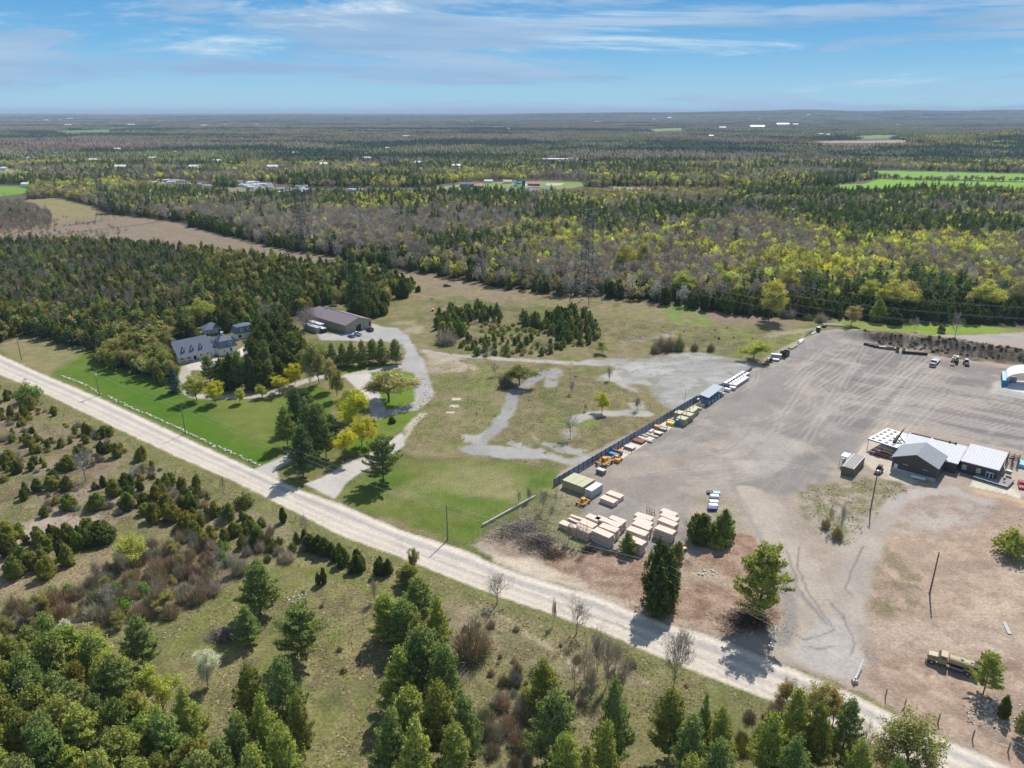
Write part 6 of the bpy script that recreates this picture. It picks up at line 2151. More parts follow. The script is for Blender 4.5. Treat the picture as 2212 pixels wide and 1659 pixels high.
# black rack, orange machine
t = thing('steel_rack', 'small black steel rack standing behind the middle row of stacks', 'rack', tuple(ZL(1495, 760)), E1)
for x in (-1.2, -.4, .4, 1.2):
    m = MB()
    m.cyl((x, 0, 0), (x, 0, 2.2), .06, n=6)
    m.cyl((x, .9, 0), (x, 0, 1.4), .05, n=6)
    m.build('post', m_black, t)
m = MB()
for z in (.4, 1.2, 2.0):
    m.cyl((-1.2, 0, z), (1.2, 0, z), .05, n=6)
m.build('crossbar', m_black, t)


def machine(v, rz, label, s=1.0, seed=0, name='field_machine'):
    """yellow lifting frame: open frame of beams with an engine box"""
    t = thing(name, label, 'machine', (v.x, v.y, 0), rz)
    t.scale = (s, s, s)
    rs = np.random.RandomState(seed)
    for k in (-1, 1):
        m = MB()
        m.box(0, k * 1.1, .7, 3.6, .22, .25)
        m.cyl((-1.5, k * 1.1, .8), (-.3, k * .5, 1.9), .1, n=6)
        m.cyl((1.5, k * 1.1, .8), (.3, k * .5, 1.7), .1, n=6)
        m.build('side_beam', m_yel, t)
    m = MB()
    for x in (-1.7, -.6, .6, 1.7):
        m.box(x, 0, .72, .18, 2.3, .2)
    m.build('cross_beam', m_yel, t)
    m = MB()
    m.box(.1, 0, .95, 1.3, 1.1, .85)
    m.build('engine_box', m_yel, t, .06)
    m = MB()
    m.cyl((-.9, 0, 1.0), (-1.0, 0, 2.1), .12, n=8)
    m.cyl((.5, .2, 1.8), (.5, .2, 2.3), .05, n=6)
    m.build('exhaust', m_rust, t)
    for x in (-1.3, 1.3):
        for k in (-1, 1):
            wheel(t, x, k * 1.25, .42, .3)


machine(ZL(500, 590), E2, 'yellow machine parked at the corner of the white container', 1.0, 1)
machine(ZF(280, 1240), E2, 'yellow steel frame machine at the lower end of the slate fence', 1.35, 2)
machine(ZF(430, 1190), E2 + 1.5, 'yellow machine with a raised engine box beside the frame machine', .9, 3)


def crate(v, rz, sx, sy, sz, mat, name, label, cat_, z0=0, lid=None, group=None):
    t = thing(name, label, cat_, (v.x, v.y, z0), rz, group)
    m = MB()
    m.box(0, 0, .12, sx, sy, sz - .12)
    n = max(2, int(sx / .6))
    for i in range(n + 1):
        m.box(-sx / 2 + sx * i / n, 0, .10, .07, sy + .06, sz - .08)
    m.build('box', mat, t)
    m = MB()
    for y in (-sy * .38, 0, sy * .38):
        m.box(0, y, 0, sx, .12, .11)
    m.build('skid', m_woodd, t)
    if lid:
        m = MB()
        m.box(0, 0, sz + .005, sx + .08, sy + .08, .05)
        m.build('lid', lid, t)
    return t


# row of goods on the concrete strip in front of the slate fence
m_pink = paint('faded_pink_board', (.55, .42, .36), .85, var=.15)
crate(ZF(240, 1350), E1, 2.6, 1.6, 1.4, m_woodd, 'wooden_crate', 'dark crate with a grey lid at the lower end of the fence', 'crate', lid=m_steel)
crate(ZF(440, 1215), E1, 1.6, 1.3, 1.2, m_yel, 'tool_box', 'yellow box beside the machines at the fence', 'box')
crate(ZF(395, 1135), E1, 3.6, 1.6, .9, m_blue, 'tarped_bundle', 'bundle under a blue tarp behind the yellow machines', 'bundle', lid=None)
crate(ZF(440, 1115), E1, 3.4, .9, 1.3, m_rust, 'steel_bundle', 'rusty red steel bundle next to the blue tarp', 'bundle')
crate(ZF(590, 1050), E1, 3.4, 2.0, .9, m_steel, 'steel_bundle', 'grey steel bundle against the fence, above the rack of posts', 'bundle')
crate(ZF(700, 970), E1, 3.8, 2.6, .8, m_rust, 'steel_bundle', 'flat heap of brown rusty steel beside the fence', 'bundle')
crate(ZF(770, 940), E1, 4.8, .8, .6, m_white, 'pipe_bundle', 'long white bundle, upper one of the pair on the concrete strip', 'bundle')
crate(ZF(800, 960), E1, 4.0, .9, .6, m_pink, 'pipe_bundle', 'long pinkish bundle, lower one of the pair on the concrete strip', 'bundle')
crate(ZF(860, 895), E1, 4.6, 1.0, .5, m_tanroof, 'board_bundle', 'low tan board bundle in the middle of the concrete strip', 'bundle')
crate(ZF(775, 900), E1, 2.2, .8, .5, m_pink, 'board_bundle', 'short pink board bundle against the fence', 'bundle')
crate(ZF(855, 848), E1 + 1.57, 2.2, 1.0, .8, m_white, 'white_crate', 'small white crate against the fence', 'crate')
crate(ZF(935, 875), E1, 2.6, 1.6, .8, m_woodd, 'flat_crate', 'grey topped flat crate in the middle of the strip', 'crate', lid=m_steel)
crate(ZF(925, 805), E1, 2.0, 1.4, 1.2, m_yel, 'generator_box', 'yellow topped dark box against the fence', 'box')
crate(ZF(990, 825), E1, 2.8, 1.4, .8, m_woodd, 'flat_crate', 'brown crate with a pale lid right of the yellow topped box', 'crate', lid=m_conc)
crate(ZF(1000, 790), E1, 3.0, 1.2, .6, m_tanroof, 'board_bundle', 'tan board bundle below the yellow crate', 'bundle')
crate(ZF(1085, 760), E1, 2.6, 1.5, 1.1, paint('yellow_paint', (.72, .52, .06), .5), 'yellow_crate', 'bright yellow crate left of the blue toilet cabin', 'crate')
crate(ZF(1105, 728), E1, 3.4, .7, .7, m_wood, 'board_bundle', 'timber bundle behind the bright yellow crate', 'bundle')
crate(ZF(1312, 720), E1, 1.8, 1.2, 1.1, m_woodd, 'wooden_crate', 'lone dark crate standing out in the yard', 'crate')
crate(ZF(1430, 570), E1, 2.2, 1.3, .8, m_pink, 'pallet_load', 'pink pallet load behind the tan cabins', 'pallet')
crate(ZF(1455, 530), E1, 2.6, 1.3, 1.0, m_wood, 'pallet_load', 'timber pallet load between the cabins and the carport', 'pallet')
t = thing('post_rack', 'open rack of brown posts on the concrete strip', 'rack', tuple(ZF(545, 1085)), E1)
for i in range(5):
    m = MB()
    m.cyl((-2 + i, 0, 0), (-2 + i, 0, 1.7), .08, n=6)
    m.build('post', m_rust, t)
m = MB()
m.cyl((-2, 0, 1.5), (2, 0, 1.5), .07, n=6)
m.cyl((-2, 0, .5), (2, 0, .5), .07, n=6)
m.build('rail', m_rust, t)
# concrete strip
t = MB()
a, b = ZF(460, 1195), ZF(1150, 760)
L_ = math.hypot(b.x - a.x, b.y - a.y)
ang = math.atan2(b.y - a.y, b.x - a.x)
t.box(L_ / 2, 2.2, -.2, L_, 4.6, .26)
o = t.build('concrete_strip', paint('pale_concrete', (.62, .53, .44), .9, var=.12))
o.location = (a.x, a.y, 0)
o.rotation_euler = (0, 0, ang)
tagp(o, 'pale concrete strip along the slate fence', 'slab')
# tan cabins with vent pipes
for i, (a, b) in enumerate(((1235, 672), (1303, 625), (1345, 580), (1385, 548), (1195, 603))):
    v = ZF(a, b, 2.5)
    t = thing('storage_cabin', ['tan cabin nearest the blue toilet, front of its row', 'second tan cabin of the row at the fence', 'third tan cabin of the row at the fence', 'rear tan cabin of the row, next to the carport', 'tan cabin squeezed against the slate fence'][i], 'cabin', (v.x, v.y, 0), E2, 'tan cabins with vent pipes')
    m = MB()
    m.box(0, 0, .0, 3.0, 3.2 if i < 2 else 2.5, 2.5)
    m.build('wall', m_tan, t)
    r = MB()
    r.box(0, 0, 2.51, 3.1, 3.3 if i < 2 else 2.6, .08)
    r.build('roof', m_tanroof, t)
    q = MB()
    q.cyl((-.6, .4, 2.6), (-.6, .4, 3.3), .1, n=8)
    q.cyl((-.6, .4, 3.3), (-.6, .4, 3.42), .18, n=8)
    q.build('vent_pipe', m_dark, t)
t = thing('portable_toilet', 'bright blue portable toilet in front of the tan cabins', 'portable toilet', tuple(ZF(1165, 762)), E2)
m = MB()
m.box(0, 0, 0, 1.15, 1.15, 2.1)
m.build('cabin', m_blue, t, .04)
m = MB()
m.box(0, 0, 2.1, 1.2, 1.2, .18, taper=.8)
m.build('roof', m_lblue, t)
m = MB()
m.box(-.6, 0, .15, .05, .8, 1.8)
m.build('door', m_blue, t)
# slate blue fence with dark posts
m_slate = paint('slate_blue_panel', (.205, .245, .33), .55, var=.12, scale=.7, stripes=(2, .5, .03))
m_slated = paint('slate_post', (.045, .06, .10), .6)


def panel_fence(a, b, h, name, label, step, panel, post, rows=1):
    L_ = math.hypot(b.x - a.x, b.y - a.y)
    t = thing(name, label, 'fence', (a.x, a.y, 0), math.atan2(b.y - a.y, b.x - a.x))
    n = max(1, int(round(L_ / step)))
    for i in range(n):
        m = MB()
        x0 = L_ * i / n
        m.box(x0 + L_ / n / 2, 0, .12, L_ / n - .1, .07, h - .12)
        m.box(x0 + L_ / n / 2, 0, h * .5, L_ / n - .1, .11, .06)
        m.build('panel', panel, t)
    for i in range(n + 1):
        m = MB()
        m.box(L_ * i / n, -.03, 0, .15, .2, h + .1)
        m.build('post', post, t)
    return t


fa, fb = P(1196, 1052), ZF(1330, 500)
panel_fence(fa, ZF(1400, 478, 0), 2.6, 'panel_fence', 'long slate blue panel fence with dark posts along the yard', 2.5, m_slate, m_slated)
panel_fence(ZF(1400, 478), ZF(1720, 305), 2.2, 'panel_fence', 'grey continuation of the fence behind the open carport', 3.0, m_steel, m_slated)
panel_fence(ZF(1985, 148), ZF(2075, 90), 1.3, 'low_barrier', 'short dark barrier beyond the white wrapped pallets', 3.0, m_woodd, m_woodd)
# carport
c0, c1, c2, c3 = ZF(1425, 425, 3.4), ZF(1555, 432, 3.4), ZF(1750, 300, 3.4), ZF(1610, 292, 3.4)
ang = math.atan2(c3.y - c0.y, c3.x - c0.x)
t = thing('open_carport', 'open carport with a flat blue grey roof over wrapped loads', 'carport', (c1.x, c1.y, 0), ang)
L_ = (math.hypot(c3.x - c0.x, c3.y - c0.y) + math.hypot(c2.x - c1.x, c2.y - c1.y)) / 2
W_ = math.hypot(c1.x - c0.x, c1.y - c0.y)
m = MB()
m.add([(0, 0, 3.4), (L_, 0, 3.4), (L_, W_, 3.9), (0, W_, 3.9), (0, 0, 3.5), (L_, 0, 3.5), (L_, W_, 4.0), (0, W_, 4.0)], [(3, 2, 1, 0), (4, 5, 6, 7), (0, 1, 5, 4), (1, 2, 6, 5), (2, 3, 7, 6), (3, 0, 4, 7)])
m.build('roof', paint('blue_grey_roof', (.22, .27, .33), .5, var=.06), t)
for i in range(4):
    for y in (.15, W_ - .15):
        m = MB()
        m.cyl((.3 + (L_ - .6) * i / 3, y, 0), (.3 + (L_ - .6) * i / 3, y, 3.4 + .5 * y / W_), .08, n=6)
        m.build('post', m_steel, t)
m_wrapb = paint('blue_green_wrap', (.16, .26, .32), .35, var=.2)
m_wrapw = paint('white_wrap', (.78, .76, .80), .4, var=.06)


def wrapped(v, rz, sx, sy, sz, mat, name, label, group, side=None):
    t = thing(name, label, 'wrapped load', (v.x, v.y, 0), rz, group)
    m = MB()
    m.box(0, 0, .14, sx, sy, sz - .14, taper=.94)
    m.build('load', side or mat, t, .1)
    if side:
        m = MB()
        m.box(0, 0, sz + .003, sx * .96, sy * .96, .05)
        m.build('cover', mat, t)
    m = MB()
    for y in (-sy * .35, sy * .35):
        m.box(0, y, 0, sx * .95, .12, .14)
    m.build('pallet', m_woodd, t)


for i in range(5):
    v = P(0, 0)
    f = .1 + i * .19
    q = c1.lerp(c2, f)
    wrapped(Vector((q.x - .8 * math.sin(-ang) * -1 - .7, q.y + .9, 0)), ang + 1.57, 3.6, 1.9, 1.7, m_wrapb, 'wrapped_load', 'rounded blue green wrapped load under the edge of the carport roof', 'blue green loads under the carport')
for (a, b, lab) in ((1400, 470, 'white wrapped load at the lower end of the carport'), (1700, 400, 'white wrapped load at the upper end of the carport'), (1780, 348, 'single white wrapped pallet between the carport and the pallet rows'), (1845, 330, 'dark sided wrapped pallet next to the single white pallet')):
    wrapped(ZF(a, b), E1, 2.4, 1.8, 1.2, m_wrapw, 'wrapped_pallet', lab, None, m_steel if b != 348 else None)
for r_, (x0, y0, x1, y1, n) in enumerate(((1775, 280, 1975, 152, 7), (1810, 290, 2010, 162, 7), (1870, 300, 2000, 215, 6))):
    for i in range(n):
        f = i / (n - 1)
        wrapped(ZF(x0 + (x1 - x0) * f, y0 + (y1 - y0) * f), E1, 2.3, 1.9 * 1.25, 1.35, m_wrapw, 'wrapped_pallet', 'white topped wrapped pallet in the rows at the top of the fence line', 'rows of white wrapped pallets', paint('wrap_side', (.30, .28, .36), .5))
# far left edge of the yard
crate(ZR(760, 1130), math.radians(-20), 4.4, 2.2, 2.0, paint('pale_violet_grey', (.42, .41, .48), .5), 'box_trailer', 'pale grey box trailer near the guard rail', 'trailer', lid=m_white)
crate(ZR(700, 1190), math.radians(-20), 4.6, 2.2, .9, m_steel, 'flat_trailer', 'low flat grey trailer below the box trailer', 'trailer')
t = thing('dump_trailer', 'dark green open dump box with a raised front plate at the yard edge', 'dump box', tuple(ZR(985, 1080)), E2)
m = MB()
for y in (-1.2, 1.2):
    m.box(0, y, .9, 5.2, .1, 1.5)
m.box(2.6, 0, .9, .1, 2.4, 1.5)
m.box(0, 0, .8, 5.2, 2.4, .12)
m.build('box', paint('dark_green_steel', (.05, .06, .035), .6), t)
m = MB()
m.box(-2.6, 0, .8, .14, 2.8, 2.4)
m.build('front_plate', paint('dark_green_steel', (.05, .06, .035), .6), t)
for x in (1.0, 2.0):
    for k in (-1, 1):
        wheel(t, x, k * 1.1, .5, .35)
wheel(t, -1.8, 1.0, .5, .35)
wheel(t, -1.8, -1.0, .5, .35)
t = thing('slatted_pallet_row', 'long slatted timber platform at the meadow edge', 'platform', tuple(ZR(1195, 850)), E2)
for i in range(9):
    m = MB()
    m.box(-3.6 + i * .9, 0, .5, .45, 2.3, .25)
    m.build('slat', m_tanroof, t)
m = MB()
m.box(0, .9, 0, 7.8, .2, .5)
m.box(0, -.9, 0, 7.8, .2, .5)
m.build('bearer', m_woodd, t)
crate(ZR(1410, 690), E2, 5.0, 1.4, .6, m_wrapw, 'sheet_bundle', 'bundle of white sheets beyond the timber platform', 'bundle')
crate(ZR(1395, 740), E2, 4.4, 1.2, .5, m_conc, 'sheet_bundle', 'grey bundle just below the bundle of white sheets', 'bundle')
crate(ZR(1740, 490), E2, 6.0, 1.0, .5, m_lblue, 'sheet_bundle', 'pale blue bundle beside the red soil', 'bundle')
crate(ZR(1850, 440), E2, 2.0, 1.6, 2.4, m_black, 'storage_box', 'dark upright box with a white top at the end of the post row', 'box', lid=m_white)
crate(ZR(2010, 320), E2, 3.0, 1.6, 1.0, m_dark, 'scrap_heap', 'dark heap of scrap beyond the upright box', 'scrap')
t = thing('log_pile', 'pile of pale logs on the grass at the top of the yard', 'log pile', ground_at(Q(2880, 1100, .434)(560, 275)), math.radians(-12))
for i in range(7):
    m = MB()
    m.cyl((-5, -2 + i * .65, .3), (5, -2 + i * .65, .3), .3, n=8)
    m.build('log', m_polel, t)
for i in range(9):
    v = ZR(1520 + i * 20, 590 - i * 16)
    m = MB()
    m.cyl((0, 0, 0), (0, 0, 1.6), .09, n=6)
    o = m.build('fence_post', m_pole)
    o.location = (v.x, v.y, 0)
    tagp(o, 'dark wooden post in the row beside the red soil', 'post', 'dark post row beside the red soil')
t = thing('guard_rail', 'tan steel guard rail at the corner of the gravel pad', 'guard rail', (0, 0, 0))
a, b = ZR(295, 1310), ZR(600, 1130)
for i in range(5):
    q = a.lerp(b, i / 4)
    m = MB()
    m.cyl((q.x, q.y, 0), (q.x, q.y, .9), .09, n=6)
    m.build('post', m_woodd, t)
m = MB()
m.cyl((a.x, a.y, .8), (b.x, b.y, .8), .16, n=6)
m.build('rail', m_tanroof, t)
ZY = Q(2880, 1100, .434)
for i, (a, b) in enumerate(((890, 450), (932, 462), (975, 472), (1022, 480), (1060, 485))):
    crate(ZY(a, b), math.radians(-25), 6.5 if i < 4 else 4, 1.6, 1.0, m_rustd if i < 3 else m_woodd, 'steel_trough', ['leftmost dark trough at the foot of the berm', 'second dark trough from the left at the berm', 'third dark trough from the left at the berm', 'fourth pale rimmed trough at the berm', 'short pale trough at the right end of the trough row'][i], 'trough', lid=None if i < 3 else m_conc, group='troughs at the foot of the berm')
for i, (a, b) in enumerate(((1106, 505), (1116, 506), (1126, 508), (1160, 515), (1175, 517))):
    v = ZY(a, b)
    m = MB()
    m.cyl((0, 0, 0), (0, 0, 2.6), .3, n=8)
    m.cyl((0, 0, 2.6), (0, 0, 2.75), .42, n=8)
    o = m.build('green_bollard', m_olive)
    o.location = (v.x, v.y, 0)
    tagp(o, 'upright green pipe at the foot of the berm', 'pipe', 'green pipes at the berm')
crate(ZY(1270, 525), math.radians(-15), 10, 1.6, 1.2, m_rustd, 'steel_trough', 'long dark red steel trough right of the green pipes', 'trough')

# ------------------------------------------------------------------ buildings
m_siding = paint('pale_siding', (.86, .87, .88), .7, var=.05, stripes=(2, .25, .02))
m_shing = paint('blue_grey_shingles', (.135, .16, .215), .85, var=.13, scale=4)
m_brick = paint('red_brick', (.17, .045, .04), .9, var=.2, scale=6)
m_trim = paint('white_trim', (.74, .75, .76), .55, var=.04)
m_tansid = paint('tan_metal_siding', (.34, .30, .235), .6, var=.06, stripes=(0, .3, .03))
m_brroof = paint('mauve_brown_roof', (.235, .185, .205), .6, var=.06, stripes=(0, .35, .02))


def window(parent, x, y, z, w, h, face='y', mat=None, name='window', arch=False):
    """window on a wall; face 'y' = wall plane along x at y, 'x' = wall plane along y at x"""
    m = MB()
    s = -1 if face.startswith('-') else 1
    if face[-1] == 'y':
        m.box(x, y + s * .02, z, w, .08, h)
    else:
        m.box(x + s * .02, y, z, .08, w, h)
    g = m.build(name, mat or m_glass, parent)
    f = MB()
    b = .09
    for dx, dz, ww, hh in ((0, -b, w + 2 * b, b), (0, h, w + 2 * b, b), (-w / 2 - b / 2, 0, b, h), (w / 2 + b / 2, 0, b, h), (0, 0, .05, h)):
        if face[-1] == 'y':
            f.box(x + dx, y + s * .05, z + dz, ww, .09, hh)
        else:
            f.box(x + s * .05, y + dx, z + dz, .09, ww, hh)
    f.build('frame', m_trim, g)
    return g


def gable_roof(L_, D_, z0, zr, over=.4, ridge=None, th=.16, x0=0.0):
    """ridge along x"""
    m = MB()
    r = D_ / 2 if ridge is None else ridge
    sl = (zr - z0) / r
    sb = (zr - z0) / (D_ - r)
    pf = [(-over, z0 - over * sl), (r, zr), (r, zr + th), (-over, z0 - over * sl + th)]
    pb = [(D_ + over, z0 - over * sb), (D_ + over, z0 - over * sb + th), (r, zr + th), (r, zr)]
    m.prism(pf, x0 - over, x0 + L_ + over, axis='x')
    m.prism(pb, x0 - over, x0 + L_ + over, axis='x')
    return m


def gable_wall(L_, D_, z0, zr, ridge=None, x0=0.0):
    m = MB()
    r = D_ / 2 if ridge is None else ridge
    m.prism([(0, 0), (D_, 0), (D_, z0), (r, zr - .02), (0, z0)], x0, x0 + L_, axis='x')
    return m


# --- barn
v = P((1160 + 1100 * .1266) / 1.736, (1140 + 880 * .1266) / 1.736)
W_, L_ = 15.8, 34.0
t = thing('barn', 'long tan metal barn with a mauve brown roof and an open door', 'barn', (v.x, v.y, 0), math.radians(138))
m = MB()
m.prism([(0, 0), (-W_, 0), (-W_, 4.3), (-W_ / 2, 6.9), (0, 4.3)], 0, L_, axis='x')
wl2 = m.build('wall', m_tansid, t)
m = MB()
for s0, s1 in ((0, 1), (1, 0)):
    pass
m.prism([(.5, 4.13), (-W_ / 2, 6.92), (-W_ / 2, 7.08), (.5, 4.3)], -.5, L_ + .5, axis='x')
m.prism([(-W_ - .5, 4.13), (-W_ - .5, 4.3), (-W_ / 2, 7.08), (-W_ / 2, 6.92)], -.5, L_ + .5, axis='x')
m.build('roof', m_brroof, t)
m = MB()
m.box(L_ / 2, -W_ / 2 - .25, 7.0, L_ + 1, .25, .22)
m.build('ridge_cap', m_dark, t)
m = MB()
m.box(-.02, -W_ * .48, 0, .08, 3.6, 3.6)
m.build('doorway_shade_panel', m_black, t)  # flat black panel on the wall, painted-in shade of the open doorway
m = MB()
m.box(-.06, -W_ * .48, 3.6, .14, 3.9, .15)
m.box(-.06, -W_ * .48 - 1.87, 0, .14, .15, 3.6)
m.box(-.06, -W_ * .48 + 1.87, 0, .14, .15, 3.6)
m.build('door_frame', m_trim, t)
m = MB()
m.box(-.02, -W_ * .93, 1.2, .08, 1.1, 2.0)
m.build('window', m_rustd, t)
v = ZB(380, 830)
crate(Vector((v.x, v.y, 0)), math.radians(138), 5, 2.4, 2.3, m_rustd, 'box_trailer', 'dark box trailer with a white top beside the barn', 'trailer', lid=m_white)
v = P(735, 690)
m = MB()
rs = np.random.RandomState(4)
m.sphere((0, 0, -.2), 5.5, 4.5, 4.0, 22, 9, half=True)
m.v = [(x * (1 + rs.normal(0, .05)), y * (1 + rs.normal(0, .05)), z * (1 + rs.normal(0, .06))) for x, y, z in m.v]
v = P(727, 684)
o = m.build('sand_heap', paint('sand', (.36, .26, .19), .95, var=.2, scale=.8))
o.location = (v.x, v.y, 0)
tagp(o, 'reddish sand heap behind the barn', 'heap')

# --- white house
v = ZH(385, 900, 3.3)
t = thing('white_house', 'white house with a blue grey roof, dormers and a columned porch', 'house', (v.x, v.y, 0), math.radians(45))
t.scale = (1.04, 1.1, 1.16)
ML, MD = 15.0, 10.6
m = MB()
m.prism([(2.0, 0), (MD, 0), (MD, 3.3), (5.6, 7.9), (2.0, 4.3)], 0, ML, axis='x')
m.build('wall', m_siding, t)
m = MB()
m.prism([(-.1, 2.85), (5.6, 8.0), (5.6, 8.2), (-.35, 2.95)], -.35, ML + .35, axis='x')
m.prism([(MD + .4, 3.1), (MD + .4, 3.3), (5.6, 8.2), (5.6, 8.0)], -.35, ML + .35, axis='x')
rf = m.build('roof', m_shing, t)
m = MB()
m.box(ML / 2, .12, 2.55, ML + .3, .22, .35)
m.build('porch_beam', m_trim, t)
m = MB()
m.box(ML / 2, 1.0, .0, ML, 2.0, .35)
m.build('porch_floor', m_conc, t)
for i in range(6):
    m = MB()
    m.box(.15 + (ML - .3) * i / 5, .15, .35, .24, .24, 2.2)
    m.build('porch_column', m_trim, t)
m = MB()
for z in (.55, 1.15):
    m.box(1.6, .12, z, 3.0, .06, .08)
    m.box(ML - 3.5, .12, z, 6.0, .06, .08)
m.build('porch_railing', m_trim, t)
for x in (2.0, 5.0, 10.2, 13):
    window(t, x, 2.0, 1.2, 1.1, 1.5, '-y')
m = MB()
m.box(7.6, 1.97, .35, 1.2, .08, 2.2)
m.build('door', m_black, t)
window(t, 0, 4.2, 1.2, 1.0, 1.4, '-x')
window(t, 0, 5.4, 4.6, .9, 1.3, '-x')
window(t, 0, 8.2, 1.2, 1.0, 1.4, '-x')
ch = MB()
ch.box(-.55, 5.6, 0, 1.1, 2.0, 6.0)
ch.box(-.55, 5.6, 6.0, .9, 1.3, 3.2)
c_ = ch.build('chimney', m_brick, t)
m = MB()
m.cyl((-.55, 5.3, 9.2), (-.55, 5.3, 9.6), .18, n=8)
m.cyl((-.55, 5.9, 9.2), (-.55, 5.9, 9.6), .18, n=8)
m.build('chimney_pot', m_brick, c_)


def dormer(parent, x, y, z, w=1.5, h=1.9, d=3.0):
    """front face at y, facing -y"""
    m = MB()
    m.prism([(x - w / 2, z), (x + w / 2, z), (x + w / 2, z + h * .62), (x, z + h), (x - w / 2, z + h * .62)], y, y + d)
    o = m.build('dormer', m_trim, parent)
    r = MB()
    e = .14
    r.prism([(x - w / 2 - e, z + h * .62 - e), (x, z + h + .02), (x, z + h + .12), (x - w / 2 - e, z + h * .62)], y - .15, y + d)
    r.prism([(x + w / 2 + e, z + h * .62 - e), (x + w / 2 + e, z + h * .62), (x, z + h + .12), (x, z + h + .02)], y - .15, y + d)
    r.build('dormer_roof', m_shing, o)
    g = MB()
    g.box(x, y - .02, z + .25, w * .42, .06, h * .38)
    g.cyl((x, y - .05, z + .25 + h * .38), (x, y + .01, z + .25 + h * .38), w * .21, n=12)
    g.build('window', m_glass, o)
    return o


for x in (3.2, 7.0, 10.8):
    dormer(t, x, 1.35, 4.1)
# link and hipped wing
m = MB()
m.prism([(3.0, 0), (9.0, 0), (9.0, 3.2), (6.0, 6.4), (3.0, 3.2)], ML, ML + 4.2, axis='x')
m.build('link_wall', m_siding, t)
m = MB()
m.prism([(2.6, 2.9), (6.0, 6.5), (6.0, 6.68), (2.6, 3.1)], ML + .36, ML + 4.2, axis='x')
m.prism([(9.4, 2.9), (9.4, 3.1), (6.0, 6.68), (6.0, 6.5)], ML + .36, ML + 4.2, axis='x')
m.build('link_roof', m_shing, t)
dormer(t, ML + 1.9, 3.2, 3.7, 1.4, 1.9, 2.2)
WX, WY, WW, WD = ML + 2.6, -.4, 8.0, 8.6
m = MB()
m.box(WX + WW / 2, WY + WD / 2, 0, WW, WD, 3.0)
m.build('wing_wall', m_siding, t)


def mansard(x0, y0, w, d, z0, z1, ins, zt):
    m = MB()
    e = .3
    a = [(x0 - e, y0 - e, z0), (x0 + w + e, y0 - e, z0), (x0 + w + e, y0 + d + e, z0), (x0 - e, y0 + d + e, z0)]
    b = [(x0 + ins, y0 + ins, z1), (x0 + w - ins, y0 + ins, z1), (x0 + w - ins, y0 + d - ins, z1), (x0 + ins, y0 + d - ins, z1)]
    c = [(x0 + w / 2 - .4, y0 + d / 2, zt), (x0 + w / 2 + .4, y0 + d / 2, zt)]
    m.add(a + b + c, [(3, 2, 1, 0), (0, 1, 5, 4), (1, 2, 6, 5), (2, 3, 7, 6), (3, 0, 4, 7), (4, 5, 9, 8), (5, 6, 9), (6, 7, 8, 9), (7, 4, 8)])
    return m


mansard(WX, WY, WW, WD, 3.0, 5.6, .75, 7.6).build('wing_roof', m_shing, t)
m = MB()
m.box(WX + WW / 2, WY + WD / 2, 7.4, .9, .9, .9)
m.box(WX + WW / 2, WY + WD / 2, 8.3, 1.1, 1.1, .15)
m.build('cupola', m_trim, t)
dormer(t, WX + 5.0, WY - .05, 3.5, 1.5, 2.0, 2.2)
window(t, WX + 2.2, WY, 1.6, .5, .5, '-y')
window(t, WX + 5.2, WY, 1.0, 1.0, 1.5, '-y')
# back pavilion
v = ZH(935, 440, 0)
t = thing('porch_pavilion', 'white pavilion with columns and a hipped roof behind the white house', 'pavilion', (v.x, v.y, 0), math.radians(35))
for i in range(5):
    m = MB()
    m.box(.2 + i * 1.9, .1, 0, .22, .22, 2.9)
    m.build('column', m_trim, t)
m = MB()
m.box(4.0, 4.8, 0, 7.6, 4.0, 2.9)
m.box(4.0, .1, 2.6, 8.2, .24, .3)
m.build('wall', m_siding, t)
mansard(0, 0, 8.2, 7.0, 2.9, 3.0, -.2, 5.6).build('roof', m_shing, t)
m = MB()
m.cyl((7.6, 5.4, 2.9), (7.6, 5.4, 7.2), .14, n=8)
m.build('flue_pipe', m_trim, t)
# garage
v = ZH(1590, 525, 0)
t = thing('coach_house', 'white coach house with two dormers in a steep grey roof, right of the white house', 'garage', (v.x, v.y, 0), math.radians(40))
m = MB()
m.box(5, 3.5, 0, 10, 7, 2.9)
m.build('wall', m_siding, t)
mansard(0, 0, 10, 7, 2.9, 6.0, .9, 7.2).build('roof', m_shing, t)
dormer(t, 3.0, -.05, 3.7, 1.3, 2.0, 2.2)
dormer(t, 6.6, -.05, 3.7, 1.3, 2.0, 2.2)
window(t, 1.8, 0, .8, 1.5, 1.5, '-y')
m = MB()
m.box(6.3, -.02, 0, 4.6, .1, 2.3)
m.build('garage_door', m_trim, t)

# --- office complex
m_darksid = paint('charcoal_siding', (.085, .075, .072), .6, var=.1, stripes=(0, .3, .02))
m_groof = paint('grey_metal_roof', (.30, .31, .33), .45, var=.06, stripes=(0, .4, .03))
m_wroof = paint('white_metal_roof', (.60, .60, .62), .5, var=.1, stripes=(0, .5, .05))
gl, gp, gr_, gb = ZO(690, 470, 4.6), ZO(975, 461, 7.2), ZO(1230, 612, 4.6), ZO(1110, 290, 7.2)
W_ = math.hypot(gr_.x - gl.x, gr_.y - gl.y)
ang = math.atan2(gr_.y - gl.y, gr_.x - gl.x)
D_ = 11.5
t = thing('office_building', 'charcoal gable building with a grey metal roof', 'building', (gl.x, gl.y, 0), ang)
m = MB()
m.prism([(0.3, 0), (W_ - .3, 0), (W_ - .3, 4.4), (W_ / 2, 7.0), (.3, 4.4)], .3, D_)
m.build('wall', m_darksid, t)
m = MB()
m.box(W_ / 2, .22, 0, W_ - .5, .2, 1.15)
m.build('plinth', m_conc, t)
m = MB()
m.prism([(-.1, 4.35), (W_ / 2, 7.15), (W_ / 2, 7.32), (-.1, 4.55)], 0, D_ + .4)
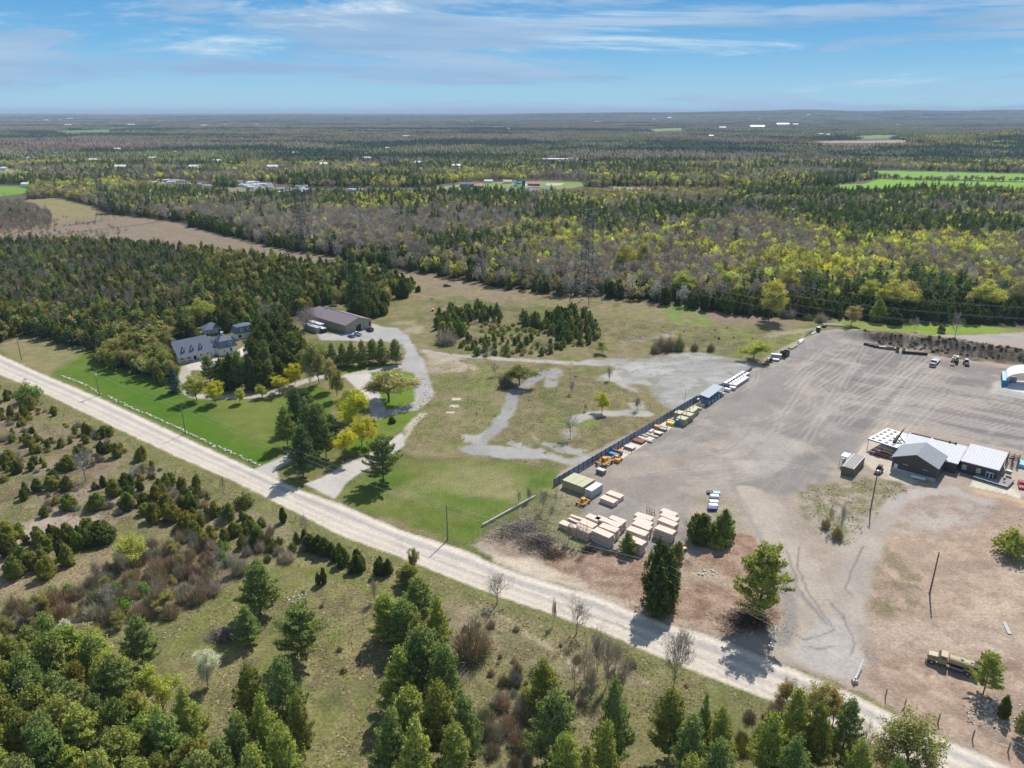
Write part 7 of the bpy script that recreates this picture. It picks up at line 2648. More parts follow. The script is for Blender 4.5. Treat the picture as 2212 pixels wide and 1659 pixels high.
m.prism([(W_ + .1, 4.35), (W_ + .1, 4.55), (W_ / 2, 7.32), (W_ / 2, 7.15)], 0, D_ + .4)
m.build('roof', paint('grey_gable_roof', (.30, .31, .33), .45, var=.06, stripes=(1, .4, .03)), t)
m = MB()
m.box(1.5, .2, .5, 1.0, .1, 2.1)
d = m.build('door', m_trim, t)
m = MB()
m.box(1.85, .12, 1.4, .08, .08, .15)
m.build('handle', m_steel, d)
for x, w in ((4.1, 1.5), (9.6, 1.5)):
    m = MB()
    m.box(x, .27, 3.0 if x < 5 else 2.9, w, .08, .22)
    m.build('high_window', m_tanroof, t)
# long low building behind, white roof
a0, a1, a2 = ZO(760, 375, 3.6), ZO(870, 205, 3.6), ZO(1535, 365, 3.6)
ang2 = math.atan2(a2.y - a1.y, a2.x - a1.x)
L_ = math.hypot(a2.x - a1.x, a2.y - a1.y)
D_ = math.hypot(a1.x - a0.x, a1.y - a0.y)
t = thing('workshop_building', 'long low charcoal building with a white ribbed roof behind the gable', 'building', (a0.x, a0.y, 0), ang2)
m = MB()
m.box(L_ / 2, D_ / 2, 0, L_ - .6, D_ - .6, 3.3)
m.build('wall', m_darksid, t)
m = MB()
m.add([(0, 0, 3.3), (L_, 0, 3.3), (L_, D_, 4.0), (0, D_, 4.0), (0, 0, 3.5), (L_, 0, 3.5), (L_, D_, 4.2), (0, D_, 4.2)], [(3, 2, 1, 0), (4, 5, 6, 7), (0, 1, 5, 4), (1, 2, 6, 5), (2, 3, 7, 6), (3, 0, 4, 7)])
for i_ in range(int(L_ / .75) + 1):
    x_ = min(L_ - .06, i_ * .75)
    z_ = 3.5 if 'workshop' in t.name else 3.8
    z2_ = 4.2 if 'workshop' in t.name else 4.7
    m.add([(x_, 0, z_), (x_ + .12, 0, z_), (x_ + .12, D_, z2_), (x_, D_, z2_), (x_, 0, z_ + .09), (x_ + .12, 0, z_ + .09), (x_ + .12, D_, z2_ + .09), (x_, D_, z2_ + .09)], [(4, 5, 6, 7), (0, 1, 5, 4), (1, 2, 6, 5), (2, 3, 7, 6), (3, 0, 4, 7)])
m.build('roof', m_wroof, t)
m = MB()
m.box(L_ * .2, D_ - .3, 4.2, L_ * .35, .25, .25)
m.box(L_ * .62, D_ - .3, 4.2, L_ * .4, .25, .25)
m.build('parapet', m_dark, t)
for x in (.70, .80):
    m = MB()
    m.box(L_ * x, D_ - .5, 4.2, .45, .3, .7)
    m.build('red_vent', m_red, t)
# right hand office
b0, b1, b2 = ZO(1480, 510, 3.9), ZO(1560, 335, 3.9), ZO(2010, 440, 3.9)
b3 = ZO(1930, 625, 3.9)
ang3 = math.atan2(b3.y - b0.y, b3.x - b0.x)
L_ = math.hypot(b3.x - b0.x, b3.y - b0.y)
D_ = math.hypot(b1.x - b0.x, b1.y - b0.y)
t = thing('front_office', 'charcoal office with a white ribbed roof and glazed double doors', 'building', (b0.x, b0.y, 0), ang3)
m = MB()
m.box(L_ / 2, D_ / 2, 0, L_ - .6, D_ - .6, 3.6)
m.build('wall', m_darksid, t)
m = MB()
m.add([(0, 0, 3.6), (L_, 0, 3.6), (L_, D_, 4.5), (0, D_, 4.5), (0, 0, 3.8), (L_, 0, 3.8), (L_, D_, 4.7), (0, D_, 4.7)], [(3, 2, 1, 0), (4, 5, 6, 7), (0, 1, 5, 4), (1, 2, 6, 5), (2, 3, 7, 6), (3, 0, 4, 7)])
for i_ in range(int(L_ / .75) + 1):
    x_ = min(L_ - .06, i_ * .75)
    z_ = 3.5 if 'workshop' in t.name else 3.8
    z2_ = 4.2 if 'workshop' in t.name else 4.7
    m.add([(x_, 0, z_), (x_ + .12, 0, z_), (x_ + .12, D_, z2_), (x_, D_, z2_), (x_, 0, z_ + .09), (x_ + .12, 0, z_ + .09), (x_ + .12, D_, z2_ + .09), (x_, D_, z2_ + .09)], [(4, 5, 6, 7), (0, 1, 5, 4), (1, 2, 6, 5), (2, 3, 7, 6), (3, 0, 4, 7)])
m.build('roof', m_wroof, t)
m = MB()
m.box(L_ / 2, -.02, 3.5, L_, .1, .22)
m.build('eave_trim', paint('violet_trim', (.22, .19, .42), .5), t)
for x in (.13, .50):
    window(t, L_ * x, .3, 1.2, .95, 1.4, '-y', m_tanroof)
for x in (.74, .84):
    m = MB()
    m.box(L_ * x, .24, .15, .95, .1, 2.25)
    d = m.build('door', m_trim, t)
    m = MB()
    m.box(L_ * x, .17, .45, .6, .06, 1.7)
    m.build('pane', m_glass, d)
# deck
d0, d1, d2 = ZO(1625, 700, .6), ZO(2022, 822, .6), ZO(2092, 655, .6)
angd = math.atan2(d1.y - d0.y, d1.x - d0.x)
t = thing('timber_deck', 'raised grey deck with black edges in front of the glazed doors', 'deck', (d0.x, d0.y, 0), angd)
L_, D_ = math.hypot(d1.x - d0.x, d1.y - d0.y), 6.5
m = MB()
m.box(L_ / 2, D_ / 2 - 1.2 + 1.2, .0, L_, D_ - .3, .6)
m.build('floor', paint('grey_decking', (.27, .25, .255), .8, var=.1), t)
m = MB()
m.box(L_ / 2, -.08, .5, L_, .12, .35)
m.box(L_ + .05, D_ / 2, .5, .12, D_, .35)
m.build('edge_rail', m_black, t)
m = MB()
m.box(L_ / 2, -.2, .82, L_, .2, .06)
m.build('cap_rail', m_white, t)
v = ZO(1975, 775)
t = thing('round_barbecue', 'small black round grill on the deck corner', 'grill', (v.x, v.y, .6), 0)
m = MB()
m.sphere((0, 0, .9), .4, .4, .3, 12, 8)
m.build('bowl', m_black, t)
for k in range(3):
    m = MB()
    q = k * 2.1
    m.cyl((math.cos(q) * .4, math.sin(q) * .4, 0), (0, 0, .8), .03, n=5)
    m.build('leg', m_black, t)
crate(ZO(2030, 690), angd, 1.3, .9, 1.2, m_steel, 'air_unit', 'grey service box at the upper corner of the deck', 'service box', z0=.6)
# lattice gate / pipe racks on the right
t = thing('pipe_rack', 'dark tangled steel rack behind the front office', 'rack', tuple(ZO(2070, 560)), E2)
for i in range(4):
    for k in range(3):
        m = MB()
        m.cyl((-2.5 + i * 1.7, -1.5 + k * 1.5, 0), (-2.5 + i * 1.7, -1.5 + k * 1.5, 3.0), .1, n=6)
        m.build('post', m_rust, t)
m = MB()
for k in range(3):
    for z in (1.0, 2.0, 3.0):
        m.cyl((-2.6, -1.5 + k * 1.5, z), (2.8, -1.5 + k * 1.5, z), .07, n=6)
for i in range(14):
    m.cyl((-2.5 + i * .4, -1.6, 2.0 + (i % 3) * .4), (-2.3 + i * .4, 1.7, 1.0 + (i % 4) * .5), .06, n=5)
m.build('shelf', m_dark, t)
crate(ZO(2190, 575), E2, 4, 2, 1.2, m_lblue, 'pale_machine', 'pale blue covered machine at the right edge behind the front office', 'machine')
# canopy with dark panels and a leaning frame
k0, k1, k2, k3 = ZO(415, 262, 3.6), ZO(550, 120, 3.6), ZO(860, 205, 3.6), ZO(748, 370, 3.6)
angk = math.atan2(k3.y - k0.y, k3.x - k0.x)
t = thing('flat_canopy', 'white ribbed canopy dotted with dark skylights, left of the workshop', 'canopy', (k0.x, k0.y, 0), angk)
L_ = math.hypot(k3.x - k0.x, k3.y - k0.y)
D_ = math.hypot(k1.x - k0.x, k1.y - k0.y)
m = MB()
nR = 5
for i in range(nR):
    y0, y1 = D_ * i / nR, D_ * (i + 1) / nR - .04
    m.add([(0, y0, 3.55), (L_, y0, 3.55), (L_, y1, 3.75), (0, y1, 3.75), (0, y0, 3.65), (L_, y0, 3.65), (L_, y1, 3.85), (0, y1, 3.85)], [(3, 2, 1, 0), (4, 5, 6, 7), (0, 1, 5, 4), (1, 2, 6, 5), (2, 3, 7, 6), (3, 0, 4, 7)])
m.build('roof', m_white, t)
m = MB()
m.box(L_ / 2, -.06, 3.3, L_, .1, .4)
m.build('front_edge', paint('violet_trim', (.22, .19, .42), .5), t)
for i in range(nR):
    for j in range(4):
        if (i + j) % 7 == 6:
            continue
        m = MB()
        x = L_ * (j + .55) / 4.4
        y0 = D_ * i / nR
        w = D_ / nR
        m.add([(x - .5, y0 + w * .25, 3.71), (x + .5, y0 + w * .25, 3.71), (x + .5, y0 + w * .75, 3.81), (x - .5, y0 + w * .75, 3.81), (x - .5, y0 + w * .25, 3.74), (x + .5, y0 + w * .25, 3.74), (x + .5, y0 + w * .75, 3.84), (x - .5, y0 + w * .75, 3.84)], [(3, 2, 1, 0), (4, 5, 6, 7), (0, 1, 5, 4), (1, 2, 6, 5), (2, 3, 7, 6), (3, 0, 4, 7)])
        m.build('skylight', m_woodd, t)
for x in (.2, L_ / 2, L_ - .2):
    for y in (.2, D_ - .2):
        m = MB()
        m.cyl((x, y, 0), (x, y, 3.5), .1, n=6)
        m.build('post', m_steel, t)
# leaning dark frame standing over the canopy roof
u0, u1 = ZO(700, 310, 3.9), ZO(812, 262, 3.9)
top_ = ZO(860, 112, 8.4)
t = thing('folded_crane', 'dark pointed crane boom rising diagonally over the canopy', 'crane', (u0.x, u0.y, 3.9), 0)
m = MB()
q = Vector((top_.x - u0.x, top_.y - u0.y, 4.5))
m.add([(-.1, 0, 0), (.7, -.5, .0), q, (.1, .5, .5), (.9, 0, .9)], [(0, 1, 2), (1, 4, 2), (4, 3, 2), (3, 0, 2), (0, 3, 4, 1)])
m.build('boom', paint('dark_bronze', (.07, .06, .05), .6), t)
for a, b in ((.25, 1.3), (.45, 1.5)):
    m = MB()
    p_ = q * a
    m.cyl((p_.x, p_.y, p_.z), (p_.x + b, p_.y - b, .0), .14, n=6)
    m.build('strut', m_dark, t)
# propane tank
v = ZO(985, 735)
t = thing('propane_tank', 'white propane tank lying at the foot of the charcoal gable wall', 'tank', (v.x, v.y, 0), math.radians(-35))
m = MB()
m.cyl((-1.7, 0, .75), (1.7, 0, .75), .5, n=16, cap=False)
m.sphere((-1.7, 0, .75), .35, .5, .5, 16, 8)
m.sphere((1.7, 0, .75), .35, .5, .5, 16, 8)
m.build('tank', m_white, t)
for x in (-1.1, 1.1):
    m = MB()
    m.box(x, 0, 0, .25, .8, .35)
    m.build('foot', m_conc, t)
m = MB()
m.cyl((0, 0, 1.2), (0, 0, 1.45), .16, n=8)
m.build('valve_cap', m_white, t)
# arched tent over blue containers
v = ZT(1800, 680)
t = thing('arched_shelter', 'white arched shelter spanning blue containers at the right edge', 'shelter', (v.x, v.y, 0), math.radians(-8))
m_cont = paint('blue_container', (.035, .19, .36), .5, var=.15, stripes=(1, .28, .04))
for i, x in enumerate((1.25, 14.5)):
    m = MB()
    m.box(x, 3.6, 0, 2.5, 7.2 + 5, 2.6)
    m.v = [(a + (b - 0) * .42, b, c) for a, b, c in m.v]
    c_ = m.build('container', m_cont, t)
    m = MB()
    m.box(x, 3.6, 2.6, 2.52, 12.2, .06)
    m.v = [(a + b * .42, b, c) for a, b, c in m.v]
    m.build('container_roof', m_lblue, c_)
m = MB()
n = 18
R1, R2 = 6.7, 6.62
vs = []
for y in (-1.8, 9.2):
    for rr in (1.0, .985):
        for i in range(n + 1):
            q = math.pi * i / n
            vs.append((7.9 - math.cos(q) * 6.7 * rr + y * .42, y, 2.65 + math.sin(q) * 3.3 * rr))
k = n + 1
fs = []
for i in range(n):
    fs += [(i, i + 1, 2 * k + i + 1, 2 * k + i), (k + i + 1, k + i, 3 * k + i, 3 * k + i + 1), (i + 1, i, k + i, k + i + 1), (2 * k + i, 2 * k + i + 1, 3 * k + i + 1, 3 * k + i)]
fs += [(0, 2 * k, 3 * k, k), (k + n, 3 * k + n, 2 * k + n, n)]
m.add(vs, fs)
m.build('canvas_arch', paint('white_canvas', (.82, .82, .84), .6, var=.03), t)
crate(ZT(2010, 620), math.radians(60), 3.2, 2.2, 1.6, m_steel, 'grey_machine', 'grey machine parked in the mouth of the arched shelter', 'machine')

# ------------------------------------------------------------------ poles, wires, gates
def pole(bx, by, ty, label, mat=None, lean=0.0, arm=True, transformer=False, lamp=False, r=.15, cat_='utility pole', name='utility_pole'):
    v = P(bx, by)
    h = pxh(bx, by, ty)
    t = thing(name, label, cat_, (v.x, v.y, 0), math.radians(-35))
    m = MB()
    m.cyl((0, 0, -.3), (0, 0, h), r * 1.25, r * .8, 10)
    m.build('shaft', mat or m_pole, t)
    if arm:
        m = MB()
        m.cyl((0, 0, h), (0, 0, h + .3), .05, n=6)
        m.cyl((.12, 0, h - 1.5), (.3, 0, h - 1.5), .05, n=6)
        m.build('insulator', m_steel, t)
    if transformer:
        m = MB()
        m.cyl((.45, 0, h - 2.9), (.45, 0, h - 1.9), .32, n=12)
        m.build('transformer', m_white, t)
    if lamp:
        m = MB()
        m.cyl((0, 0, h), (1.0, 0, h + .15), .06, n=6)
        m.box(1.2, 0, h + .05, .6, .25, .12)
        m.build('lamp_head', m_steel, t)
    return Vector((v.x, v.y, h))


tp = [pole(47, 778, 731, 'wooden utility pole at the left edge beyond the lawn'),
      pole(215, 854, 797, 'utility pole with a white transformer beside the stone row', transformer=True),
      pole(401, 937, 876, 'thin grey green utility pole at the lower lawn edge'),
      pole(644, 1034, 972, 'pale utility pole by the small road entrance', m_polel),
      pole(967, 1167, 1092, 'slender utility pole on the mown lawn right of the driveway'),
      pole(1433, 1318, 1222, 'pale utility pole in front of the large roadside cedar clump', m_polel)]
tq = [pole(1880, 1104, 1021, 'dark utility pole with fittings between the two entrance lanes', lamp=False, r=.17),
      pole(2008, 1283, 1193, 'dark utility pole on the scraped tan slope', arm=False, r=.17)]
pole(1478, 881, 840, 'thin steel light pole behind the slate fence', m_steel, arm=False, r=.08, cat_='light pole', name='light_pole')


def wire(a, b, sag, label, r=.03, mat=None, group=None, name='overhead_wire', n=14, cat_='wire'):
    a, b = Vector(a), Vector(b)
    m = MB()
    pts = []
    for i in range(n + 1):
        f = i / n
        p_ = a.lerp(b, f)
        p_.z -= sag * 4 * f * (1 - f)
        pts.append(p_)
    for i in range(n):
        m.cyl(pts[i], pts[i + 1], r, n=4, cap=False)
    o = m.build(name, mat or m_chrome)
    return tagp(o, label, cat_, group)


off = P(2300, 1760)
ends = tp + [Vector((off.x, off.y, 10.5))]
for i in range(len(ends) - 1):
    for k, dz in enumerate((.3, -1.5)):
        wire(ends[i] + Vector((0, 0, dz)), ends[i + 1] + Vector((0, 0, dz)), .7, '%s roadside wire, span %s' % ('upper' if k == 0 else 'lower', ['at the left edge', 'beside the stone row', 'over the lower lawn', 'over the driveway mouths', 'in front of the brush heap', 'over the yard entrance'][i]), .022, group='roadside wires')
for j, (a, dx, dy, nm) in enumerate(((tq[0], 9, -7, 'between the entrance lanes'), (tq[1], 11, -9, 'on the tan slope'))):
    for k in (0, 1):
        wire(a - Vector((0, 0, .6 + k * 1.5)), (a.x + dx + k * 2.2, a.y + dy + k, 0.0), 0, '%s guy wire of the dark pole %s' % ('upper' if k == 0 else 'lower', nm), .02, name='guy_wire')

# gate posts: long white counterweighted barrier arms at the entrance
for i, (bx, by, tx_, ty, lab) in enumerate(((1664, 1400, 1680, 1340, 'raised white barrier arm left of the entrance, beside the mulch mound'), (1846, 1475, 1870, 1414, 'raised white barrier arm right of the entrance, on a concrete block'))):
    v = P(bx, by)
    t = thing('barrier_gate', lab, 'gate', (v.x, v.y, 0), 0)
    m = MB()
    m.box(0, 0, 0, 1.1, .9, .7, taper=.85)
    m.build('base_block', m_conc, t)
    m = MB()
    m.cyl((0, 0, .6), (0, 0, 1.4), .12, n=8)
    m.build('hinge_post', m_steel, t)
    q = P(tx_, ty, 1.6)
    d = Vector((q.x - v.x, q.y - v.y, 0))
    d = d.normalized() * 6.0
    m = MB()
    m.cyl((-d.x * .1, -d.y * .1, .9), (d.x, d.y, 1.5), .13, .09, n=8)
    arm_ = m.build('barrier_arm', m_white, t)
    m = MB()
    m.box(-.4, -.5, 0, .3, .3, .7, taper=.4)
    m.build('orange_marker', paint('safety_orange', (.75, .16, .03), .5), t)
# fence posts along the right
PF = [(1912, 1508, 1486), (1953, 1530, 1506), (2026, 1562, 1536), (2100, 1598, 1568), (2177, 1625, 1598), (2240, 1660, 1630)]
prev = None
for i, (x, y, ty) in enumerate(PF):
    v = P(x, y)
    m = MB()
    h = 2.2
    m.cyl((0, 0, -.2), (.06, .05, h), .13, .11, 8)
    o = m.build('fence_post', m_woodd)
    o.location = (v.x, v.y, 0)
    tagp(o, ['first weathered fence post right of the entrance, tied by a rail', 'second weathered fence post right of the entrance, tied by a rail', 'third weathered fence post right of the entrance', 'fourth weathered fence post right of the entrance', 'fifth weathered fence post, near the right edge', 'last weathered fence post at the right edge'][i], 'post', 'weathered posts right of the entrance')
    if prev is not None:
        wire((prev.x, prev.y, 1.9 if i == 1 else 1.3), (v.x, v.y, 1.7 if i == 1 else 1.3), .1, ['', 'pale rail tying the first two weathered posts', 'fence wire between the second and third weathered posts', 'fence wire between the third and fourth weathered posts', 'fence wire between the fourth and fifth weathered posts', 'fence wire between the last two weathered posts'][i], .05 if i == 1 else .018, name='fence_rail' if i == 1 else 'fence_wire', n=4, mat=m_wood if i == 1 else None, cat_='rail' if i == 1 else 'wire')
    prev = v
# field fence on the left slope
rs = np.random.RandomState(12)
FL = [(88, 876), (107, 888), (138, 900), (172, 913), (200, 931), (228, 947), (262, 966), (300, 985), (340, 1004), (380, 1024), (420, 1045), (590, 1105), (620, 1118), (640, 1126)]
for i, (x, y) in enumerate(FL):
    v = P(x, y)
    m = MB()
    m.cyl((0, 0, -.1), (rs.normal(0, .05), rs.normal(0, .05), 1.35), .08, .07, 6)
    o = m.build('fence_post', m_woodd)
    o.location = (v.x, v.y, 0)
    tagp(o, 'grey field fence post on the slope south of the road', 'post', 'field fence posts south of the road')
for i, (p_, q_) in enumerate(((0, 1), (1, 2))):
    a, b = P(*FL[p_]), P(*FL[q_])
    for z in (.6, 1.1):
        pass
# row of white boulders along the lawn
m_stone = paint('white_limestone', (.62, .60, .52), .9, var=.2, scale=2)
SM = []
for k in range(5):
    rs = np.random.RandomState(40 + k)
    m = MB()
    m.sphere((0, 0, .12), .55, .42, .34, 9, 6)
    m.v = [(x * (1 + rs.normal(0, .14)), y * (1 + rs.normal(0, .14)), z * (1 + rs.normal(0, .12))) for x, y, z in m.v]
    me = bpy.data.meshes.new('boulder')
    me.from_pydata(m.v, [], m.f)
    me.materials.append(m_stone)
    SM.append(me)
SR = [(131, 812), (160, 822), (190, 835), (216, 850), (232, 857), (262, 872), (290, 885), (330, 900), (347, 909), (370, 918), (400, 934), (440, 952), (480, 970), (520, 988), (548, 1000), (562, 1008)]
rs = np.random.RandomState(44)
for i in range(len(SR) - 1):
    a, b = P(*SR[i]), P(*SR[i + 1])
    d = (b - a).length
    n = max(1, int(d / 1.25))
    for j in range(n):
        if i == 3 and j > 0:
            continue
        q = a.lerp(b, (j + rs.uniform(.1, .9)) / n)
        o = bpy.data.objects.new('boulder', SM[rs.randint(5)])
        COL.objects.link(o)
        o.location = (q.x + rs.normal(0, .25), q.y + rs.normal(0, .25), 0)
        o.rotation_euler = (0, 0, rs.uniform(0, 6.28))
        s = rs.uniform(.65, 1.25)
        o.scale = (s, s, s)
        tagp(o, 'pale boulder in the long stone row along the lawn', 'boulder', 'stone row along the lawn')
# low concrete wall between lawn and bank
a, b = P(1042, 1138), P(1180, 1062)
t = thing('low_wall', 'low grey concrete wall running from the lawn corner to the fence', 'wall', (a.x, a.y, 0), math.atan2(b.y - a.y, b.x - a.x))
L_ = (b - a).length
for i in range(9):
    m = MB()
    m.box(L_ * (i + .5) / 9, 0, -.2, L_ / 9 - .04, .4, 1.0)
    m.build('block', m_conc, t)
# brush heaps
def brush(v, rx, ry, h, n, label, col, seed, name='brush_heap'):
    rs = np.random.RandomState(seed)
    p0 = np.stack([rs.normal(0, rx * .4, n), rs.normal(0, ry * .4, n), np.zeros(n)], 1)
    rr = np.exp(-(p0[:, 0] / rx) ** 2 - (p0[:, 1] / ry) ** 2)
    p0[:, 2] = rs.uniform(0, 1, n) * h * rr
    d = unit(rs.normal(0, 1, (n, 3)) * [1, 1, .35])
    L_ = rs.uniform(.5, 1.8, n)[:, None]
    b = unit(np.cross(d, rs.normal(0, 1, (n, 3)))) * rs.uniform(.02, .07, (n, 1))
    vv = np.stack([p0 - b - d * L_ * .5, p0 + b - d * L_ * .5, p0 + d * L_ * .5], 1).reshape(-1, 3)
    me = mesh_from(name, [(vv, np.arange(len(vv)).reshape(-1, 3))], [TWIG])
    o = bpy.data.objects.new(name, me)
    COL.objects.link(o)
    o.location = (v.x, v.y, gz(v.x, v.y))
    set_tint(o, col)
    tagp(o, label, 'brush heap')


brush(P(1130, 1150), 9, 5, 1.8, 2600, 'heap of grey dead branches on the bank by the lawn corner', (.27, .23, .19), 1)
brush(P(1170, 1180), 6, 3.5, 1.4, 1500, 'darker heap of dead branches nearer the brown soil', (.16, .13, .11), 2)
brush(P(1195, 1200), 4, 3, 1.2, 900, 'smallest dark branch heap at the edge of the graded soil', (.14, .10, .08), 8)
brush(P(482, 1375), 3.6, 2.6, 1.8, 1300, 'purple grey brush pile in the mown clearing', (.26, .21, .20), 3)
brush(P(1272, 1190), 2.6, 1.6, 1.2, 700, 'dark root heap, left one behind the graded soil', (.10, .075, .06), 4)
brush(P(1318, 1196), 3.2, 1.6, 1.0, 700, 'dark root heap, right one behind the graded soil', (.15, .12, .10), 5)
brush(P(1616, 1352), 7.5, 5.0, 1.6, 2600, 'dark mulch heap under the open limbed pine', (.075, .06, .05), 6, 'mulch_heap')
v = P(1475, 1190)
crate(v, math.radians(20), 1.6, 1.1, .9, m_blue, 'small_engine', 'small orange and blue machine beside the thin cedar', 'machine', lid=m_yel)
# stone scatter heaps
def stones(cx, cy, rad, n, label, seed, s0=.3):
    rs = np.random.RandomState(seed)
    m = MB()
    v = P(cx, cy)
    for i in range(n):
        a, r_ = rs.uniform(0, 6.28), rad * rs.uniform(0, 1) ** .6
        s = s0 * rs.uniform(.4, 1.3)
        m.sphere((math.cos(a) * r_, math.sin(a) * r_ * .7, s * .3), s, s * .8, s * .6, 6, 4)
    o = m.build('rubble', m_stone)
    o.location = (v.x, v.y, gz(v.x, v.y))
    tagp(o, label, 'stones', None, 'stuff')


stones(637, 1290, 3, 40, 'loose stones around a dark heap in the clearing', 1, .22)
stones(2150, 1545, 6, 160, 'stony rubble around the small pines below the tank truck', 2, .2)
stones(1500, 1210, 4, 50, 'loose pale rocks near the clump by the yard lane', 3, .17)
stones(90, 1410, 5, 90, 'stony ground beside the brown shed', 4, .35)
stones(1530, 1235, 3, 30, 'loose rocks on the brown slope', 5)
v = P(172, 1378)
t = thing('small_shed', 'small brown roofed shed half hidden in the thicket', 'shed', (v.x, v.y, 0), math.radians(10))
m = MB()
m.box(0, 0, 0, 4.6, 3.4, 2.2)
m.build('wall', m_woodd, t)
m = MB()
m.prism([(-2.0, 2.2), (0, 3.0), (2.0, 2.2), (2.0, 2.3), (0, 3.12), (-2.0, 2.3)], -2.6, 2.6, axis='x')
m.build('roof', paint('brown_roof', (.14, .09, .085), .8), t)
# table / yellow thing in meadow and car at corridor
v = P(935, 672)
t = thing('yellow_bin', 'small yellow topped bin alone in the meadow', 'bin', (v.x, v.y, 0), 0)
m = MB()
m.cyl((0, 0, 0), (0, 0, 1.1), .45, n=10)
m.build('body', m_black, t)
m = MB()
m.cyl((0, 0, 1.1), (0, 0, 1.45), 1.0, .7, 12)
m.build('lid', paint('yellow_paint', (.72, .52, .06), .5), t)
pickup(tuple(P(966, 619)), math.radians(8), m_black, 'dark car parked far out in the corridor meadow', 5.0, car=True)
# weathered small sign / mailbox at road
v = P(550, 1016)
t = thing('blue_sign', 'small blue marker at the mouth of the small road entrance', 'marker', (v.x, v.y, 0), .5)
m = MB()
m.cyl((0, 0, 0), (0, 0, 1.0), .04, n=6)
m.build('post', m_steel, t)
m = MB()
m.box(0, 0, .8, .6, .06, .5)
m.build('plate', paint('violet_blue_paint', (.08, .07, .5), .4), t)

# ------------------------------------------------------------------ transmission line
m_lwire = paint('weathered_cable', (.36, .37, .38), .6)
m_lat = paint('tower_steel', (.10, .10, .10), .6, .2, var=.1)


def tower(x, y, h, label, base=7.2, rz=0.0, r=.17):
    t = thing('transmission_tower', label, 'pylon', (x, y, 0), rz, 'lattice towers of the power line')
    m = MB()

    def hw(z):
        f = z / h
        return base * (1 - f / .52) * .72 + 1.9 if f < .40 else 1.9 + base * .166 * max(0, (1 - (f - .40) / .6)) * .4

    lv = [0, .13, .22, .30, .36, .42, .48, .54, .60, .66, .72, .78, .84, .90, .95]
    lv = [q * h for q in lv]
    for i in range(len(lv) - 1):
        z0, z1 = lv[i], lv[i + 1]
        a, b = hw(z0), hw(z1)
        for k in range(4):
            c, s = [(1, 1), (-1, 1), (-1, -1), (1, -1)][k]
            c2, s2 = [(1, 1), (-1, 1), (-1, -1), (1, -1)][(k + 1) % 4]
            m.cyl((c * a, s * a, z0), (c * b, s * b, z1), r, n=4, cap=False)
            if i > 0:
                m.cyl((c * a, s * a, z0), (c2 * b, s2 * b, z1), r * .6, n=3, cap=False)
                m.cyl((c2 * a, s2 * a, z0), (c * b, s * b, z1), r * .6, n=3, cap=False)
            else:
                for f in (.25, .5, .75):
                    zz = z0 + (z1 - z0) * f
                    q = a + (b - a) * f
                    m.cyl((c * q, s * q, zz), (c * b * .45 + c2 * b * .55, s * b * .45 + s2 * b * .55, z1), r * .45, n=3, cap=False)
            m.cyl((c * b, s * b, z1), (c2 * b, s2 * b, z1), r * .7, n=3, cap=False)
    m.build('lattice_body', m_lat, t)
    tips = []
    for z, w in ((.52, 7.5), (.68, 11.0), (.84, 7.5)):
        z *= h
        a = hw(z)
        for sx in (-1, 1):
            m = MB()
            tip = (sx * w, 0, z + 1.0)
            for s in (-1, 1):
                m.cyl((sx * a, s * a, z), tip, r * .8, n=3, cap=False)
                m.cyl((sx * a, s * a, z + 2.6), tip, r * .8, n=3, cap=False)
                for f in (.33, .66):
                    q = Vector((sx * a, s * a, z)).lerp(Vector(tip), f)
                    q2 = Vector((sx * a, s * a, z + 2.6)).lerp(Vector(tip), f)
                    m.cyl(q, q2, r * .5, n=3, cap=False)
            ar = m.build('crossarm', m_lat, t)
            m = MB()
            m.cyl((tip[0], 0, z + .9), (tip[0], 0, z - 2.4), .16, n=6)
            m.build('insulator', m_white, ar)
            tips.append(Vector((tip[0], 0, z - 2.5)))
    m = MB()
    for sx in (-1, 1):
        for s in (-1, 1):
            m.cyl((sx * hw(.95 * h), s * hw(.95 * h), .95 * h), (sx * 4.6, 0, h), r * .7, n=3, cap=False)
    m.cyl((-4.6, 0, h), (4.6, 0, h), r * .6, n=3, cap=False)
    m.build('peak', m_lat, t)
    for c, s in ((1, 1), (-1, 1), (-1, -1), (1, -1)):
        m = MB()
        m.cyl((c * hw(0), s * hw(0), -.3), (c * hw(0), s * hw(0), .5), .7, n=10)
        m.build('footing', m_conc, t)
    tips += [Vector((-4.6, 0, h)), Vector((4.6, 0, h))]
    M_ = Matrix.Rotation(rz, 3, 'Z')
    return [M_ @ q + Vector((x, y, 0)) for q in tips]


T1, T2, T3 = P(1265, 656), P(655, 541), P(228, 476)
dl = (T1 - T2).normalized()
rzt = math.atan2(dl.y, dl.x) + math.pi / 2
T0 = T1 + dl * (T1 - T2).length * .9
W1 = tower(T1.x, T1.y, 54, 'nearest lattice transmission tower beyond the meadow', rz=rzt)
W2 = tower(T2.x, T2.y, 50, 'second lattice tower in the corridor left of the nearest one', rz=rzt)
W3 = tower(T3.x, T3.y, 50, 'far lattice tower at the left of the corridor', rz=rzt)
W0_ = [p + (T0 - T1) for p in W1]
W4_ = [p + (T3 - T2) * 1.0 for p in W3]
nmw = ['lower left', 'lower right', 'middle left', 'middle right', 'upper left', 'upper right', 'left earth', 'right earth']
for A, B, sp_ in ((W0_, W1, 'right of the nearest tower'), (W1, W2, 'between the nearest and second towers'), (W2, W3, 'between the second and far towers')):
    for k, (a, b) in enumerate(zip(A, B)):
        two = (0, .45) if (sp_.startswith('right') and k < 6) else (0,)
        for q, dx in enumerate(two):
            wire(a + Vector((0, 0, dx)), b + Vector((0, 0, dx)), 9 if k < 6 else 6, '%s%s transmission wire %s' % (nmw[k], (' twin' if q else ''), sp_), .03, mat=m_lwire, group='transmission wires', n=26)

